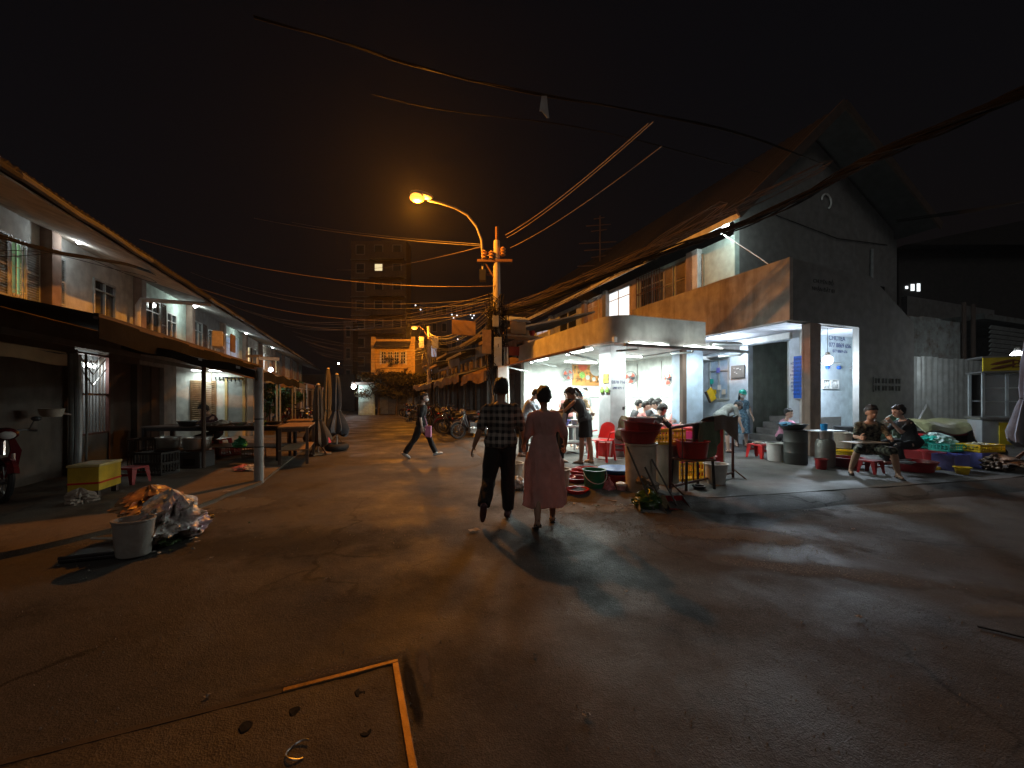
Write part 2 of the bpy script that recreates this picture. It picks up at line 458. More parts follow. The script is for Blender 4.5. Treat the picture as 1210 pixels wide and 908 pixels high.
def slab(name, poly, z, m_, label, edge=0.03, zb=-0.12, seed=1.0):
    """A ragged raised slab from a (D, s) outline; edges are broken up and the top undulates a little."""
    pts = []
    for i in range(len(poly)):
        a, b = Vector(poly[i]), Vector(poly[(i + 1) % len(poly)])
        n = 1 if (b - a).length > 40 else max(1, int((b - a).length / 0.22))
        for k in range(n):
            p = a.lerp(b, k / n)
            q = noise.noise_vector(Vector((p.x * 1.4 + seed, p.y * 1.4, 0))) * edge + noise.noise_vector(Vector((p.x * 6 + seed, p.y * 6, 3))) * edge * 0.5
            pts.append((p.x + q.x, p.y + q.y))
    o = thing(name, label, None, (0, 0, 0), A); del_cat = o
    mb = MB(); n = len(pts)
    cen = [Vector((x, y)) for x, y in pts]
    vs = [(x, y, zb) for x, y in pts] + [(x, y, z - 0.015) for x, y in pts]
    mb.add(vs, [(i, (i + 1) % n, n + (i + 1) % n, n + i) for i in range(n)])
    mb.add([(x, y, z - 0.015) for x, y in pts] + [(x * 0.999 + 0.012, y + 0.012, z) for x, y in pts], [(i, (i + 1) % n, n + (i + 1) % n, n + i) for i in range(n)])
    mb.add([(x * 0.999 + 0.012, y + 0.012, z) for x, y in pts], [tuple(range(n))])
    bpy.data.objects.remove(o)
    me = mb.build(name, m_)
    me.rotation_euler = (0, 0, A)
    return tag(me, label, kind='structure')
slab('right_pavement', [(3.1, 150), (3.1, 5.1), (4.5, 3.95), (9.7, 3.2), (40, 0.8), (40, 150)], 0.10, pave_mat, 'raised concrete pavement under the eatery and the porch', 0.05)
slab('left_pavement', [(-1.75, 150), (-1.72, 7.7), (-2.15, 5.9), (-3.1, 4.95), (-8, 3.9), (-30, 2.0), (-30, 150)], 0.045, dirt_mat, 'broken muddy pavement in front of the left stalls', 0.10, seed=5.0)
# sloping worn apron between the pavement and the road
line = [(3.08, 60), (3.08, 5.12), (4.48, 3.93), (9.7, 3.17), (40, 0.78)]
outs = [(2.72, 60), (2.70, 4.85), (4.25, 3.58), (9.6, 2.84), (40, 0.4)]
mb = MB()
for (a0, a1), (b0_, b1_) in zip(zip(line, line[1:]), zip(outs, outs[1:])):
    L0_ = math.hypot(a1[0] - a0[0], a1[1] - a0[1]); n_ = max(4, int(min(L0_, 30) / .25))
    def fn(u, v, a0=a0, a1=a1, b0_=b0_, b1_=b1_):
        x = (a0[0] * (1 - u) + a1[0] * u) * (1 - v) + (b0_[0] * (1 - u) + b1_[0] * u) * v; y = (a0[1] * (1 - u) + a1[1] * u) * (1 - v) + (b0_[1] * (1 - u) + b1_[1] * u) * v
        k_ = noise.noise(Vector((x * 1.7, y * 1.7, 0)))
        return (x + k_ * .06 * v, y + k_ * .06 * v, (.094 + .02 * noise.noise(Vector((x * 3, y * 3, 4)))) * (1 - v) ** .7 - .02 * v + .006)
    mb.sheet(fn, n_, 5)
ap = mb.build('pavement_apron', pave_mat, smooth=True); ap.rotation_euler = (0, 0, A)
tag(ap, 'sloping worn cement edge of the right pavement', kind='structure')
# patches of paler dried cement and mud on the asphalt, as thin skins
def zroad(x, y):
    near = max(0.0, 1 - max(abs(x) / 13.0, abs(y - 8) / 11.0))
    return (fbm(x * 0.55, y * 0.55, 5) * 0.014 - 0.012) * min(1, near * 3)
def patch(px, py, rx, ry, cols, label, z=0.004, seed=0.0, name='cement_patch', rot=0.0, cover=.9):
    c = gp(px, py)
    m_ = ground_mat('smear ' + str(int(seed)), *cols, .8, .15, grit=.4, soft=(rx, ry), cover=cover)
    mb = MB(); cr, sr = math.cos(rot), math.sin(rot)
    def fn(u, v):
        x, y = (u - .5) * 3 * rx, (v - .5) * 3 * ry
        return (x, y, zroad(c.x + x * cr - y * sr, c.y + x * sr + y * cr) + z)
    mb.sheet(fn, 40, 16)
    o = mb.build(name, m_, smooth=True); o.location = (c.x, c.y, 0); o.rotation_euler = (0, 0, rot)
    return tag(o, label, kind='structure')
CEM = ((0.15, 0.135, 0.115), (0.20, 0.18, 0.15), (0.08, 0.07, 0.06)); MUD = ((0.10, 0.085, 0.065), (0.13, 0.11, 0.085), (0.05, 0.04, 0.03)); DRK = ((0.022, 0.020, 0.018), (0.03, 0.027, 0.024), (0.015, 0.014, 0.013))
pale_cement = ground_mat('dried pale cement', (0.13, 0.115, 0.095), (0.17, 0.15, 0.125), (0.07, 0.06, 0.05), 0.8, 0.1, grit=0.3)
patch(700, 600, 0.85, 0.42, CEM, 'pale cement smear beside the buckets', 0.005, 1.0)
patch(1090, 601, 1.0, 0.30, CEM, 'long pale cement smear in front of the right kerb', 0.005, 2.0, cover=.6)
patch(870, 632, 1.3, 0.35, MUD, 'gritty mud streak across the road before the rack', 0.004, 3.0, 'mud_patch', rot=-.3)
patch(980, 675, 1.6, 0.22, MUD, 'gritty mud streak crossing the dark right of the road', 0.004, 4.0, 'mud_patch', rot=-.35, cover=.7)
patch(1180, 722, 0.3, 0.12, CEM, 'small pale patch near the dark right edge of the road', 0.004, 6.0, cover=.5)
patch(270, 595, 1.1, 0.6, MUD, 'trodden muddy corner between the rubbish and the awning post', 0.004, 7.0, 'mud_patch')
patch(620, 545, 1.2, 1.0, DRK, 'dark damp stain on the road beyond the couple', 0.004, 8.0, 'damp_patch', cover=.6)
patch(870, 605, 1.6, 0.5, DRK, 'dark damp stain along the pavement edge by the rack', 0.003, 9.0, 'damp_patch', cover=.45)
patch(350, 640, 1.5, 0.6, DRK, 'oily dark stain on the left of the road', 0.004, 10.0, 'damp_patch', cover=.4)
patch(60, 640, 1.6, 0.35, MUD, 'muddy strip along the left pavement edge', 0.006, 11.0, 'mud_patch', cover=.7)

# gravel and grit strewn over the road, its pale tone standing for wet glints
mb = MB()
rnd = random.Random(3)
for i in range(2300):
    px = rnd.uniform(20, 1200); py = 560 + rnd.random() ** 1.5 * 330
    if i % 2 == 0:
        px = rnd.gauss(830, 95); py = 615 + (px - 700) * 0.12 + rnd.gauss(0, 9)
        if py < 590: continue
    p = gp(px, py)
    r = rnd.uniform(0.002, 0.0055)
    a = rnd.random() * 6
    vs = [(p.x + r * math.cos(a + k * 1.57) * rnd.uniform(.7, 1.2), p.y + r * math.sin(a + k * 1.57) * rnd.uniform(.7, 1.2), -0.006) for k in range(4)] + [(p.x, p.y, r * 0.9)]
    mb.add(vs, [(0, 1, 4), (1, 2, 4), (2, 3, 4), (3, 0, 4)])
tag(mb.build('gravel', mat('glint-pale grit', (0.34, 0.29, 0.23), 0.4)), 'loose grit scattered over the asphalt', kind='stuff')

# inspection cover bottom left of the centre
c0 = gp(470, 783); e1 = (gp(492, 905) - c0).normalized()
ang = math.atan2(e1.y, e1.x) + math.pi / 2
o = thing('inspection_cover', 'square concrete inspection cover with a rusty steel rim, holes and a ring', 'inspection cover', (c0.x, c0.y, 0.0), ang)
cov_mat = ground_mat('stained cover concrete', (0.075, 0.062, 0.05), (0.10, 0.082, 0.062), (0.04, 0.03, 0.022), 0.6, 0.2, grit=0.3)
S = 1.7
holes = [(-0.235, -0.36), (-0.52, -0.42), (-0.76, -0.44), (-0.16, -0.52), (-0.40, -0.72)]
sl = MB()
sl.box(-S + .03, -0.035, -S + .03, -0.031, -0.05, 0.004)
sl.v and None
cs_ = MB(); cs_.sheet(lambda u, v: (-S + .03 + (S - .065) * u, -S + .03 + (S - .061) * v, .014 + .004 * noise.noise(Vector((u * 14, v * 14, 1))) + .002 * noise.noise(Vector((u * 50, v * 50, 1)))), 90, 90)
so = sl.add(cs_.v, cs_.f).build('slab', cov_mat, o)
rim = MB()
for a_, b_ in (((-S, 0), (0, 0)), ((0, -0.001), (0, -S)), ((0, -S), (-S, -S)), ((-S, -S), (-S, 0))):
    pass
rim.box(-.55, 0.0, -0.03, 0.0, -0.05, 0.022); rim.box(-0.035, 0.0, -S, -0.0305, -0.05, 0.0222)
rim.box(-S, -0.0355, -S, -S + 0.03, -0.05, 0.0258); rim.box(-S, -S + .03, -S + 0.0305, -0.0355, -0.05, 0.0257)
dr = MB().box(-S, -.551, -0.03, 0.0, -0.05, 0.016); dr.jitter(.004, 20).build('rim', mat('mud-caked rim', (0.07, 0.05, 0.035), 0.8, dirt=.6), o)
rim.jitter(.004, 9); rim.build('rim', mat('rubbed rusty steel rim', (0.26, 0.16, 0.07), 0.5, 0.6, var=0.3, vs=12, dirt=0.4, dirtcol=(0.10, 0.05, 0.03), ds=6), o, bevel=0.004)
def loc_(px, py):
    q = gp(px, py) - c0; return (q.x * math.cos(-ang) - q.y * math.sin(-ang), q.x * math.sin(-ang) + q.y * math.cos(-ang))
for hx, hy in (loc_(425, 822), loc_(348, 844), loc_(290, 863), loc_(432, 868)):
    h = MB(); h.lathe([(0.001, 0.0155), (0.016, 0.016), (0.019, 0.0168), (0.022, 0.0155), (0.024, 0.012)], (hx, hy, 0), 18, sx=1.0, sy=1.5).jitter(0.007, 30)
    h.build('lifting_hole', mat('black pit', (0.004, 0.004, 0.004), 0.95, bump=0), o)
hx, hy = loc_(353, 893)
rg = MB(); rg.tube([(hx + 0.045 * math.cos(t), hy + 0.045 * math.sin(t), 0.022 + 0.006 * math.sin(t * 2)) for t in [R(a) for a in range(40, 300, 15)]], 0.004, 6)
rg.build('lifting_ring', steel, o, smooth=True)
def lpatch(lx, ly, rx, ry, rot, cols, label, name, cover, seed):
    q = Vector((lx * math.cos(ang) - ly * math.sin(ang), lx * math.sin(ang) + ly * math.cos(ang), 0)) + c0
    m_ = ground_mat('smear ' + str(seed), *cols, .85, .1, grit=.3, soft=(rx, ry), cover=cover); th_ = rot + ang
    mb = MB(); mb.sheet(lambda u, v: ((u - .5) * 3 * rx, (v - .5) * 3 * ry, .006 + zroad(q.x + (u - .5) * 3 * rx * math.cos(th_) - (v - .5) * 3 * ry * math.sin(th_), q.y + (u - .5) * 3 * rx * math.sin(th_) + (v - .5) * 3 * ry * math.cos(th_))), 30, 8)
    p_ = mb.build(name, m_, smooth=True); p_.location = (q.x, q.y, 0); p_.rotation_euler = (0, 0, th_)
    tag(p_, label, kind='structure')
lpatch(.045, -.22, .30, .035, R(90), ((0.008, 0.007, 0.006), (0.012, 0.01, 0.009), (0.005, 0.005, 0.004)), 'dark rubble gap along the right side of the inspection cover', 'broken_gap', 1.0, 31)
lpatch(.13, -.10, .22, .05, R(84), ((0.13, 0.105, 0.08), (0.16, 0.13, 0.10), (0.06, 0.05, 0.04)), 'crumbled pale mortar beyond the right side of the cover', 'mortar_smear', .8, 32)
lpatch(-.35, .07, .5, .05, 0, ((0.12, 0.10, 0.078), (0.15, 0.12, 0.095), (0.06, 0.05, 0.04)), 'crumbled pale mortar above the cover', 'mortar_smear', .7, 33)
# faint slab joint at lower right
j0, j1 = gp(1155, 741), gp(1215, 765)
tag(MB().bar((j0.x, j0.y, 0.004), (j1.x + .6, j1.y - .3, 0.004), 0.015, 0.008).build('road_joint', mat('dark joint', (0.012, 0.011, 0.01), 0.9)), 'dark straight joint in the asphalt near the right edge', kind='structure')
# ------------------------------------------------------------------ building pieces
WINDOWS = []
def louvre(parent, D, s0, s1, z0, z1, m_, name='shutter', out=-0.05, ang=0.0):
    """Louvred shutter lying on a facade plane D (out = towards the street); frame mesh with the slats as one joined child."""
    fr = MB(); t = 0.045; d0, d1 = (D + out, D - 0.004) if out < 0 else (D + 0.004, D + out)
    fr.box(d0, d1, s0, s0 + t, z0, z1); fr.box(d0, d1, s1 - t, s1, z0, z1)
    zm = (z0 + z1) / 2
    for a, b in ((z0, z0 + t), (zm - t / 2, zm + t / 2), (z1 - t, z1)): fr.box(d0, d1, s0 + t, s1 - t, a, b)
    f = fr.build(name, m_, parent)
    sl = MB(); z = z0 + t + 0.02
    c = (d0 + d1) / 2
    while z < z1 - t - 0.02:
        if abs(z - zm) > t: sl.bar((c, s0 + t, z), (c, s1 - t, z), 0.05, 0.012, up=(0.6, 0, 0.8) if out < 0 else (-0.6, 0, 0.8))
        z += 0.055
    sl.build('slats', m_, f, kind='stuff')
    return f
def window(parent, D, s0, s1, z0, z1, frame_m, glass_m, side=-1, depth=0.12, mull=1, bars=False, name='window'):
    """A framed window in a D-plane facade; side=-1 means the street lies at smaller D."""
    o1 = D + side * 0.03
    t = 0.05
    fr = MB()
    a, b = sorted((o1, D - side * 0.06))
    fr.box(a, b, s0, s0 + t, z0, z1); fr.box(a, b, s1 - t, s1, z0, z1); fr.box(a, b, s0 + t, s1 - t, z0, z0 + t); fr.box(a, b, s0 + t, s1 - t, z1 - t, z1)
    for k in range(1, mull + 1):
        c = s0 + (s1 - s0) * k / (mull + 1)
        fr.box(a + 0.004, b - 0.004, c - 0.02, c + 0.02, z0 + t, z1 - t)
    zt = z1 - (z1 - z0) * 0.28
    fr.box(a + 0.006, b - 0.006, s0 + t, s1 - t, zt - 0.015, zt + 0.015)
    f = fr.build(name, frame_m, parent)
    MB().box(D - side * 0.035, D - side * 0.025, s0 + t, s1 - t, z0 + t, z1 - t).build('pane', glass_m, f)
    if bars:
        bm_ = MB(); c = s0 - 0.02
        while c < s1 + 0.02:
            bm_.bar((o1 + side * 0.05, c, z0 - 0.03), (o1 + side * 0.05, c, z1 + 0.03), 0.012); c += 0.11
        for zz in (z0 + 0.1, (z0 + z1) / 2, z1 - 0.1): bm_.bar((o1 + side * 0.05, s0, zz), (o1 + side * 0.05, s1, zz), 0.02, 0.006)
        bm_.build('window_bars', steel, f, kind='stuff')
    return f
def wavy_roof(parent, D0, z0, D1, z1, s0, s1, m_, name='roof', pitch=0.16, amp=0.03, th=0.05):
    n = max(2, int((s1 - s0) / pitch * 4)); mb = MB()
    mb.sheet(lambda u, v: (D0 + (D1 - D0) * v, s0 + (s1 - s0) * u, z0 + (z1 - z0) * v + amp * math.sin(2 * math.pi * (s0 + (s1 - s0) * u) / pitch) + 0.03 * noise.noise(Vector((u * (s1 - s0) * 0.5, v * 3, s0)))), n, 5, th)
    return mb.build(name, m_, parent)
def box_part(name, m_, parent, *b, bevel=0.0, **kw):
    return MB().box(*b).build(name, m_, parent, bevel=bevel, **kw)
lit_green = emis('green lit window', (0.45, 0.85, 0.45), 0.35)
lit_white = emis('cool lit window', (0.85, 0.95, 1.0), 1.2)
lit_warm = emis('warm lit window', (1.0, 0.82, 0.45), 0.9)
lit_blue = emis('pale blue lit window', (0.5, 0.65, 0.9), 0.35)
bulb_white = emis('white bulb', (0.93, 0.97, 1.0), 26)
tube_white = emis('fluorescent tube', (0.94, 1.0, 0.97), 14)
sodium = emis('sodium glass', (1.0, 0.40, 0.05), 2.3)
COLD = (0.86, 0.95, 1.0); SODIUM = (1.0, 0.33, 0.022); GREENW = (0.88, 1.0, 0.94)

# ------------------------------------------------------------------ left row of two-storey shophouses (upper facade D=-7, shop fronts D=-5.4)
edges = [4.4, 8.2, 12.1, 15.9, 19.8, 23.7, 27.6, 31.5, 35.4, 39.3, 43.2, 47.1, 51.0]
DU, DG = -7.0, -5.4
labels = ['shophouse with grey upper wall and bare tan shop front at the near left', 'cream and grey shophouse with a green-lit shuttered window at the far left',
          'shophouse with a wide dark window behind the thick black cable', 'greenish shophouse with a sloping white drainpipe on its upper wall',
          'shophouse with brown pilaster and a bright bulb under its eaves', 'shophouse with a pale blue lit window above the tin awning',
          'shophouse behind the air conditioner with a small eave bulb', 'shophouse above the potted plants on the left side']
walls_m = [plaster_grey, plaster_white, plaster_white, plaster_mint, plaster_grey, plaster_mint, plaster_white, plaster_cream]
rr = random.Random(11)
for i, (s0, s1) in enumerate(zip(edges, edges[1:])):
    far = i >= 8
    wm = walls_m[i % 8]
    b = sthing('shophouse', labels[i] if not far else ['dim shophouse just beyond the potted plants, partly behind the closed umbrellas', 'ninth dim shophouse of the left row behind the tallest closed umbrella', 'second last dim shophouse at the far end of the left row', 'last dim shophouse of the left row beside the dark end wall'][min(3, i - 8)], 'shophouse', DU, s0, 0, 'two-storey shophouses on the left side')
    wins = []
    if i == 1: wins = [(11.25, 11.62, 3.65, 4.85, lit_green, 1)]
    elif i == 2: wins = [(13.95, 14.95, 3.75, 4.8, glass_dark, 1)]
    elif i == 3: wins = [(16.55, 17.6, 3.4, 4.95, glass_dark, 1), (18.1, 18.9, 3.6, 4.75, glass_dark, 1)]
    elif i == 4: wins = [(20.6, 21.5, 3.4, 4.9, glass_dark, 1), (22.2, 23.1, 3.7, 4.8, glass_dark, 1)]
    elif i == 5: wins = [(24.4, 26.6, 3.5, 4.9, lit_blue, 1)]
    else:
        a = s0 + rr.uniform(0.5, 0.8); wins = [(a, a + 1.0, 3.6, 4.8, rr.choice([glass_dark, lit_warm, glass_dark, lit_white]), 1), (a + 1.7, a + 2.5, 3.6, 4.8, glass_dark, 1)]
    mb = MB(); wallpanel(mb, 'D', DU - 0.2, DU, s0 + 0.001, s1 - 0.001, 2.8, 5.5, [w_[:4] for w_ in wins]); mb.build('upper_wall', wm, b)
    MB().box(DU - 0.9, DU - 0.85, s0, s1, 2.8, 5.5).build('room_back', dark_board, b)
    mb = MB(); mb.box(DU + 0.003, DU + 0.22, s0 + .002, s0 + 0.30, 2.9, 5.48).build('pilaster', pillar_brown, b, bevel=0.01)
    mb = MB(); mb.box(DU + 0.002, DU + 0.05, s0 + 0.31, s1 - 0.01, 3.42, 3.5).build('ledge', plaster_brown, b)
    for w_ in wins:
        window(b, DU, w_[0], w_[1], w_[2], w_[3], white_plastic if i % 2 else galv, w_[4], side=1, mull=1, bars=(i in (1, 5)))
    if i == 1:
        louvre(b, DU, 10.68, 11.23, 3.6, 4.9, galv, out=0.05); louvre(b, DU, 11.64, 12.05, 3.6, 4.9, galv, out=0.05); louvre(b, DU, 10.1, 10.66, 3.6, 4.9, timber_dark, out=0.05)
        louvre(b, DU, 8.9, 9.7, 3.6, 4.9, galv, out=0.05)
    if i == 2: louvre(b, DU, 12.45, 12.85, 3.75, 4.9, galv, out=0.05)
    if i in (3, 4, 6): louvre(b, DU, wins[0][1] + 0.02, wins[0][1] + 0.42, wins[0][2], wins[0][3], timber_dark, out=0.05)
    # roof, soffit, fascia gutter
    MB().sheet(lambda u, v: (DU + 1.88 - 1.9 * v, s0 + (s1 - s0) * u, 4.86 + 0.6 * v), 2, 2, 0.03).build('soffit', plaster_cream if i < 3 else plaster_grey, b)
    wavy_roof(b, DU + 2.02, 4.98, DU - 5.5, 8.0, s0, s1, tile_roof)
    g = MB(); g.tube([(DU + 2.02, s0 + (s1 - s0) * k / 6, 4.88 + 0.02 * math.sin(k * 2 + i)) for k in range(7)], 0.06, 8); g.build('gutter', mat('dull gutter tin', (.10, .095, .09), .7) if i % 2 else tile_roof, b, smooth=True)
    # ground floor front
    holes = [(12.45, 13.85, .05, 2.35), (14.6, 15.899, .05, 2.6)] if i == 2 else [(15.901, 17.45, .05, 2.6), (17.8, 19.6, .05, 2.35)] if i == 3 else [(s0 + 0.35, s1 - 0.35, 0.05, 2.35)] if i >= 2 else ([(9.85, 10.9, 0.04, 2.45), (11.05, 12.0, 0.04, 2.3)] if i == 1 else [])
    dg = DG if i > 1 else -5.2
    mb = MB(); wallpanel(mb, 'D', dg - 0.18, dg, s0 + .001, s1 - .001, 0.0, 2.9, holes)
    mb.build('shop_wall', mat('shade-darkened grimy tan plaster', (.13, .105, .085), .9, dirt=.6, dirtcol=(.05, .04, .03)) if i <= 1 else (mat('light grey column paint', (0.45, 0.46, 0.45), 0.8, dirt=0.4) if i == 2 else plaster_cream), b)  # near-left fronts are coloured darker to stand in for their shade
    if i == 1:
        pass
    for h in holes:
        if (i == 1 and h[0] < 10) or 14.5 < h[0] < 16: continue
        if i == 6:   # lit recess with a louvred door and a pale door frame
            MB().box(dg - 1.2, dg - 1.15, h[0], h[1], 0.05, 2.6).build('recess_wall', plaster_cream, b)
            louvre(b, dg - 1.14, h[0] + 0.5, h[0] + 1.3, 0.1, 2.1, timber if i == 3 else galv, name='louvred_door', out=0.06)
            MB().box(dg - 1.13, dg - 1.08, h[0] + 1.8, h[0] + 1.95, 0.05, 2.3).box(dg - 1.13, dg - 1.08, h[0] + 2.5, h[0] + 2.65, 0.05, 2.3).build('door_frame', plaster_yellow, b)
            MB().box(dg - 1.14, dg - 0.2, h[0] + .01, h[0] + 0.06, 0.05, 2.5).build('recess_side', plaster_cream, b)
        else:
            n = int((h[1] - h[0]) / 0.42)
            for k in range(n):
                w0 = h[0] + (h[1] - h[0]) * k / n; w1 = h[0] + (h[1] - h[0]) * (k + 1) / n
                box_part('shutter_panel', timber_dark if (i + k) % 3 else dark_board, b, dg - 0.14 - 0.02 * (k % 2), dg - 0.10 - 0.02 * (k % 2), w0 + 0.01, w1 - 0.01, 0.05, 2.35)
    MB().box(dg + 0.003, dg + 0.03, s0 + 0.01, s1 - 0.01, 2.45, 2.56).build('lintel_band', plaster_grey, b)
    MB().box(DU + 0.24, dg - 0.01, s0, s1, 2.86, 2.93).build('lean_to_roof', rust_sheet, b)
# cream partition wall facing the camera in the left shop row
o = sthing('partition_wall', 'cream wall with a louvred shutter and a yellow-framed door behind the market tables', 'wall', -5.2, 17.5, .04)
MB().box(-6.6, -3.95, 17.5, 17.6, .04, 2.75).build('wall', plaster_white, o)
MB().box(-6.05, -5.25, 17.46, 17.498, .5, 2.15).build('shutter', timber, o, bevel=.01)
for k in range(22): MB().bar((-6.0, 17.455, .56 + k * .072), (-5.3, 17.455, .56 + k * .072), .04, .014, up=(0, -.6, .8)).build('slat', timber, o)
MB().box(-4.98, -4.90, 17.44, 17.498, .04, 2.3).box(-4.42, -4.34, 17.44, 17.498, .04, 2.3).box(-4.9, -4.42, 17.44, 17.498, 2.2, 2.3).build('door_frame', plaster_yellow, o)
MB().box(-4.895, -4.425, 17.47, 17.495, .05, 2.19).build('door', galv, o)
MB().box(-4.25, -4.05, 17.42, 17.5, .04, 2.7).build('pilaster', plaster_cream, o)
rk_ = MB().bar((-5.3, 17.4, 2.28), (-4.5, 17.4, 2.28), .03)
for k in range(7): rk_.bar((-5.25 + k * .12, 17.38, 2.28), (-5.22 + k * .12, 17.36, 2.12), .035, .02)
rk_.build('hook_rail', black_plastic, o)
# drainpipe of the greenish house
o = sthing('drainpipe', 'bent white drainpipe leaning across the corner pilaster of the left houses', 'drainpipe', DU + 0.3, 15.6, 3.0)
MB().tube([(DU + 1.8, 16.7, 4.84), (DU + 1.5, 16.5, 4.8), (DU + 0.35, 15.55, 4.6), (DU + 0.30, 15.5, 4.4), (DU + 0.30, 15.5, 3.0)], 0.07, 10).build('pipe', white_plastic, o, smooth=True)
# lit metal gate
o = sthing('metal_gate', 'tall barred metal gate with a bright lamp behind it', 'gate', -5.2, 9.85, 0.04)
fr = MB()
for s_ in (9.87, 10.88): fr.box(-5.24, -5.18, s_ - 0.03, s_ + 0.03, 0.04, 2.4)
for z_ in (0.10, 0.75, 1.55, 2.36): fr.box(-5.235, -5.185, 9.9, 10.85, z_ - 0.02, z_ + 0.02)
fr.build('gate_frame', rack_paint, o)
for k in range(9):
    s_ = 9.98 + k * 0.1
    MB().bar((-5.21, s_, 0.77), (-5.21, s_, 1.95 + (0.25 if k % 2 else 0.38)), 0.014).build('bar', steel, o)
sc_ = MB()
for a_, b_ in (((9.98, 2.3), (10.37, 1.95)), ((10.37, 1.95), (10.78, 2.3)), ((10.15, 2.33), (10.37, 2.13)), ((10.37, 2.13), (10.6, 2.33)), ((9.95, 2.1), (10.37, 1.72)), ((10.37, 1.72), (10.8, 2.1))):
    sc_.bar((-5.20, a_[0], a_[1]), (-5.20, b_[0], b_[1]), 0.016)
sc_.build('scrollwork', steel, o)
box_part('kick_plate', mat('scratched blue-grey sheet', (0.20, 0.24, 0.25), 0.5, 0.5), o, -5.215, -5.2, 9.9, 10.85, 0.12, 0.74)
# passage behind the gate
o = sthing('entry_passage', 'whitewashed passage lit behind the metal gate', 'passage', -6.8, 9.8, 0.0)
MB().box(-6.95, -6.9, 9.6, 11.1, 0, 2.8).build('end_wall', plaster_white, o)
MB().box(-6.88, -5.42, 9.60, 9.66, 0, 2.8).box(-6.88, -5.42, 11.0, 11.04, 0, 2.8).build('side_wall', plaster_grey, o)
MB().box(-6.88, -6.5, 9.9, 10.5, 1.42, 1.5).build('shelf', timber_dark, o)
o = sthing('fluorescent_lamp', 'bright white lamp behind the barred gate', 'lamp', -5.42, 10.5, 2.2)
MB().tube([(-5.42, 10.15, 2.16), (-5.42, 10.85, 2.16)], 0.045, 8).build('tube', tube_white, o, smooth=True)
MB().box(-5.47, -5.39, 10.1, 10.9, 2.215, 2.27).build('housing', white_plastic, o)
lamp('gate_light', W(-5.55, 10.5, 2.0), 16, COLD, size=0.15)

# front post of the near-left stall with pipes
o = sthing('pipe_cluster', 'cluster of dirty vertical pipes between the tan wall and the gate', 'pipes', -5.1, 9.5, 0.0)
for k, (d_, s_, r_) in enumerate(((-5.12, 9.60, .05), (-5.02, 9.52, .035), (-5.1, 9.74, .045), (-4.95, 9.66, .02))):
    MB().tube([(d_, s_, 0.02), (d_ + 0.02, s_, 0.9), (d_, s_ + 0.01, 2.3)], r_, 8).build('pipe', [galv, plaster_grey, white_plastic, cable_grey][k], o, smooth=True)
p = at(61, 484, 6.3)
o = thing('wash_basin', 'small cream hand basin hung on the tan wall at far left', 'basin', p)
MB().lathe([(0.12, -0.12), (0.15, -0.08), (0.165, 0.0), (0.175, 0.012), (0.16, 0.01), (0.14, -0.06), (0.02, -0.1)], n=20, sy=0.8).build('bowl', cream_plastic, o, smooth=True)
MB().bar((0, 0.1, -0.05), (-0.1, 0.35, -0.1), 0.03).build('bracket', steel, o)

# ------------------------------------------------------------------ right: corner house
FD, GS = 10.6, 8.64
house = sthing('corner_house', 'large two-storey corner house with gable wall and barred upper windows on the right', 'house', FD, GS, 0)
ops = []
def fac(px0, px1, pyt, pyb, pxr=None):
    Y0, sa = on_D(px0, FD); Y1, sb = on_D(px1, FD)
    Ym = (Y0 + Y1) / 2
    return (min(sa, sb), max(sa, sb), zpy(pyb, Ym), zpy(pyt, Ym))
w_bar = fac(757, 785, 308, 364); w_door = fac(718, 745, 332, 380); w_dr2 = fac(694, 708, 348, 384); w_lo = fac(661, 682, 362, 392)
w_lv1 = fac(799, 812, 310, 352); w_lv2 = fac(822, 832, 302, 340); w_far = fac(634, 648, 372, 395)
top_z = 6.52
def clampw(w_): return (w_[0], w_[1], max(3.25, w_[2]), min(top_z - 0.15, w_[3]))
w_bar, w_door, w_dr2, w_lo, w_lv1, w_lv2, w_far = map(clampw, (w_bar, w_door, w_dr2, w_lo, w_lv1, w_lv2, w_far))
mb = MB(); wallpanel(mb, 'D', FD, FD + 0.2, GS, 13.2, 2.9, top_z, [w_lv1, w_lv2, w_bar]); mb.build('upper_wall', plaster_mint, house)
mb = MB(); wallpanel(mb, 'D', FD, FD + 0.2, 13.202, 17.6, 2.9, top_z, [w_door, w_bar]); mb.build('upper_wall', mat('pinkish cream plaster', (0.60, 0.47, 0.40), 0.85, dirt=0.3, dirtcol=(0.35, 0.27, 0.2)), house)
mb = MB(); wallpanel(mb, 'D', FD, FD + 0.2, 17.602, 27.0, 2.9, top_z, [w_lo, w_dr2, w_far]); mb.build('upper_wall', plaster_white, house)
for w_, gm, br in ((w_bar, glass_dark, True), (w_door, lit_white, False), (w_dr2, glass_dark, False), (w_lo, glass_dark, False), (w_far, lit_blue, False)):
    window(house, FD, *w_, white_plastic, gm, side=-1, mull=1, bars=br)
for w_ in (w_lv1, w_lv2): louvre(house, FD, *w_, mat('tan shutter paint', (0.36, 0.29, 0.2), 0.7), out=-0.06)
louvre(house, FD, w_bar[0] - 0.5, w_bar[0] - 0.03, w_bar[2], w_bar[3], mat('tan shutter paint', (0.36, 0.29, 0.2), 0.7), out=-0.06)
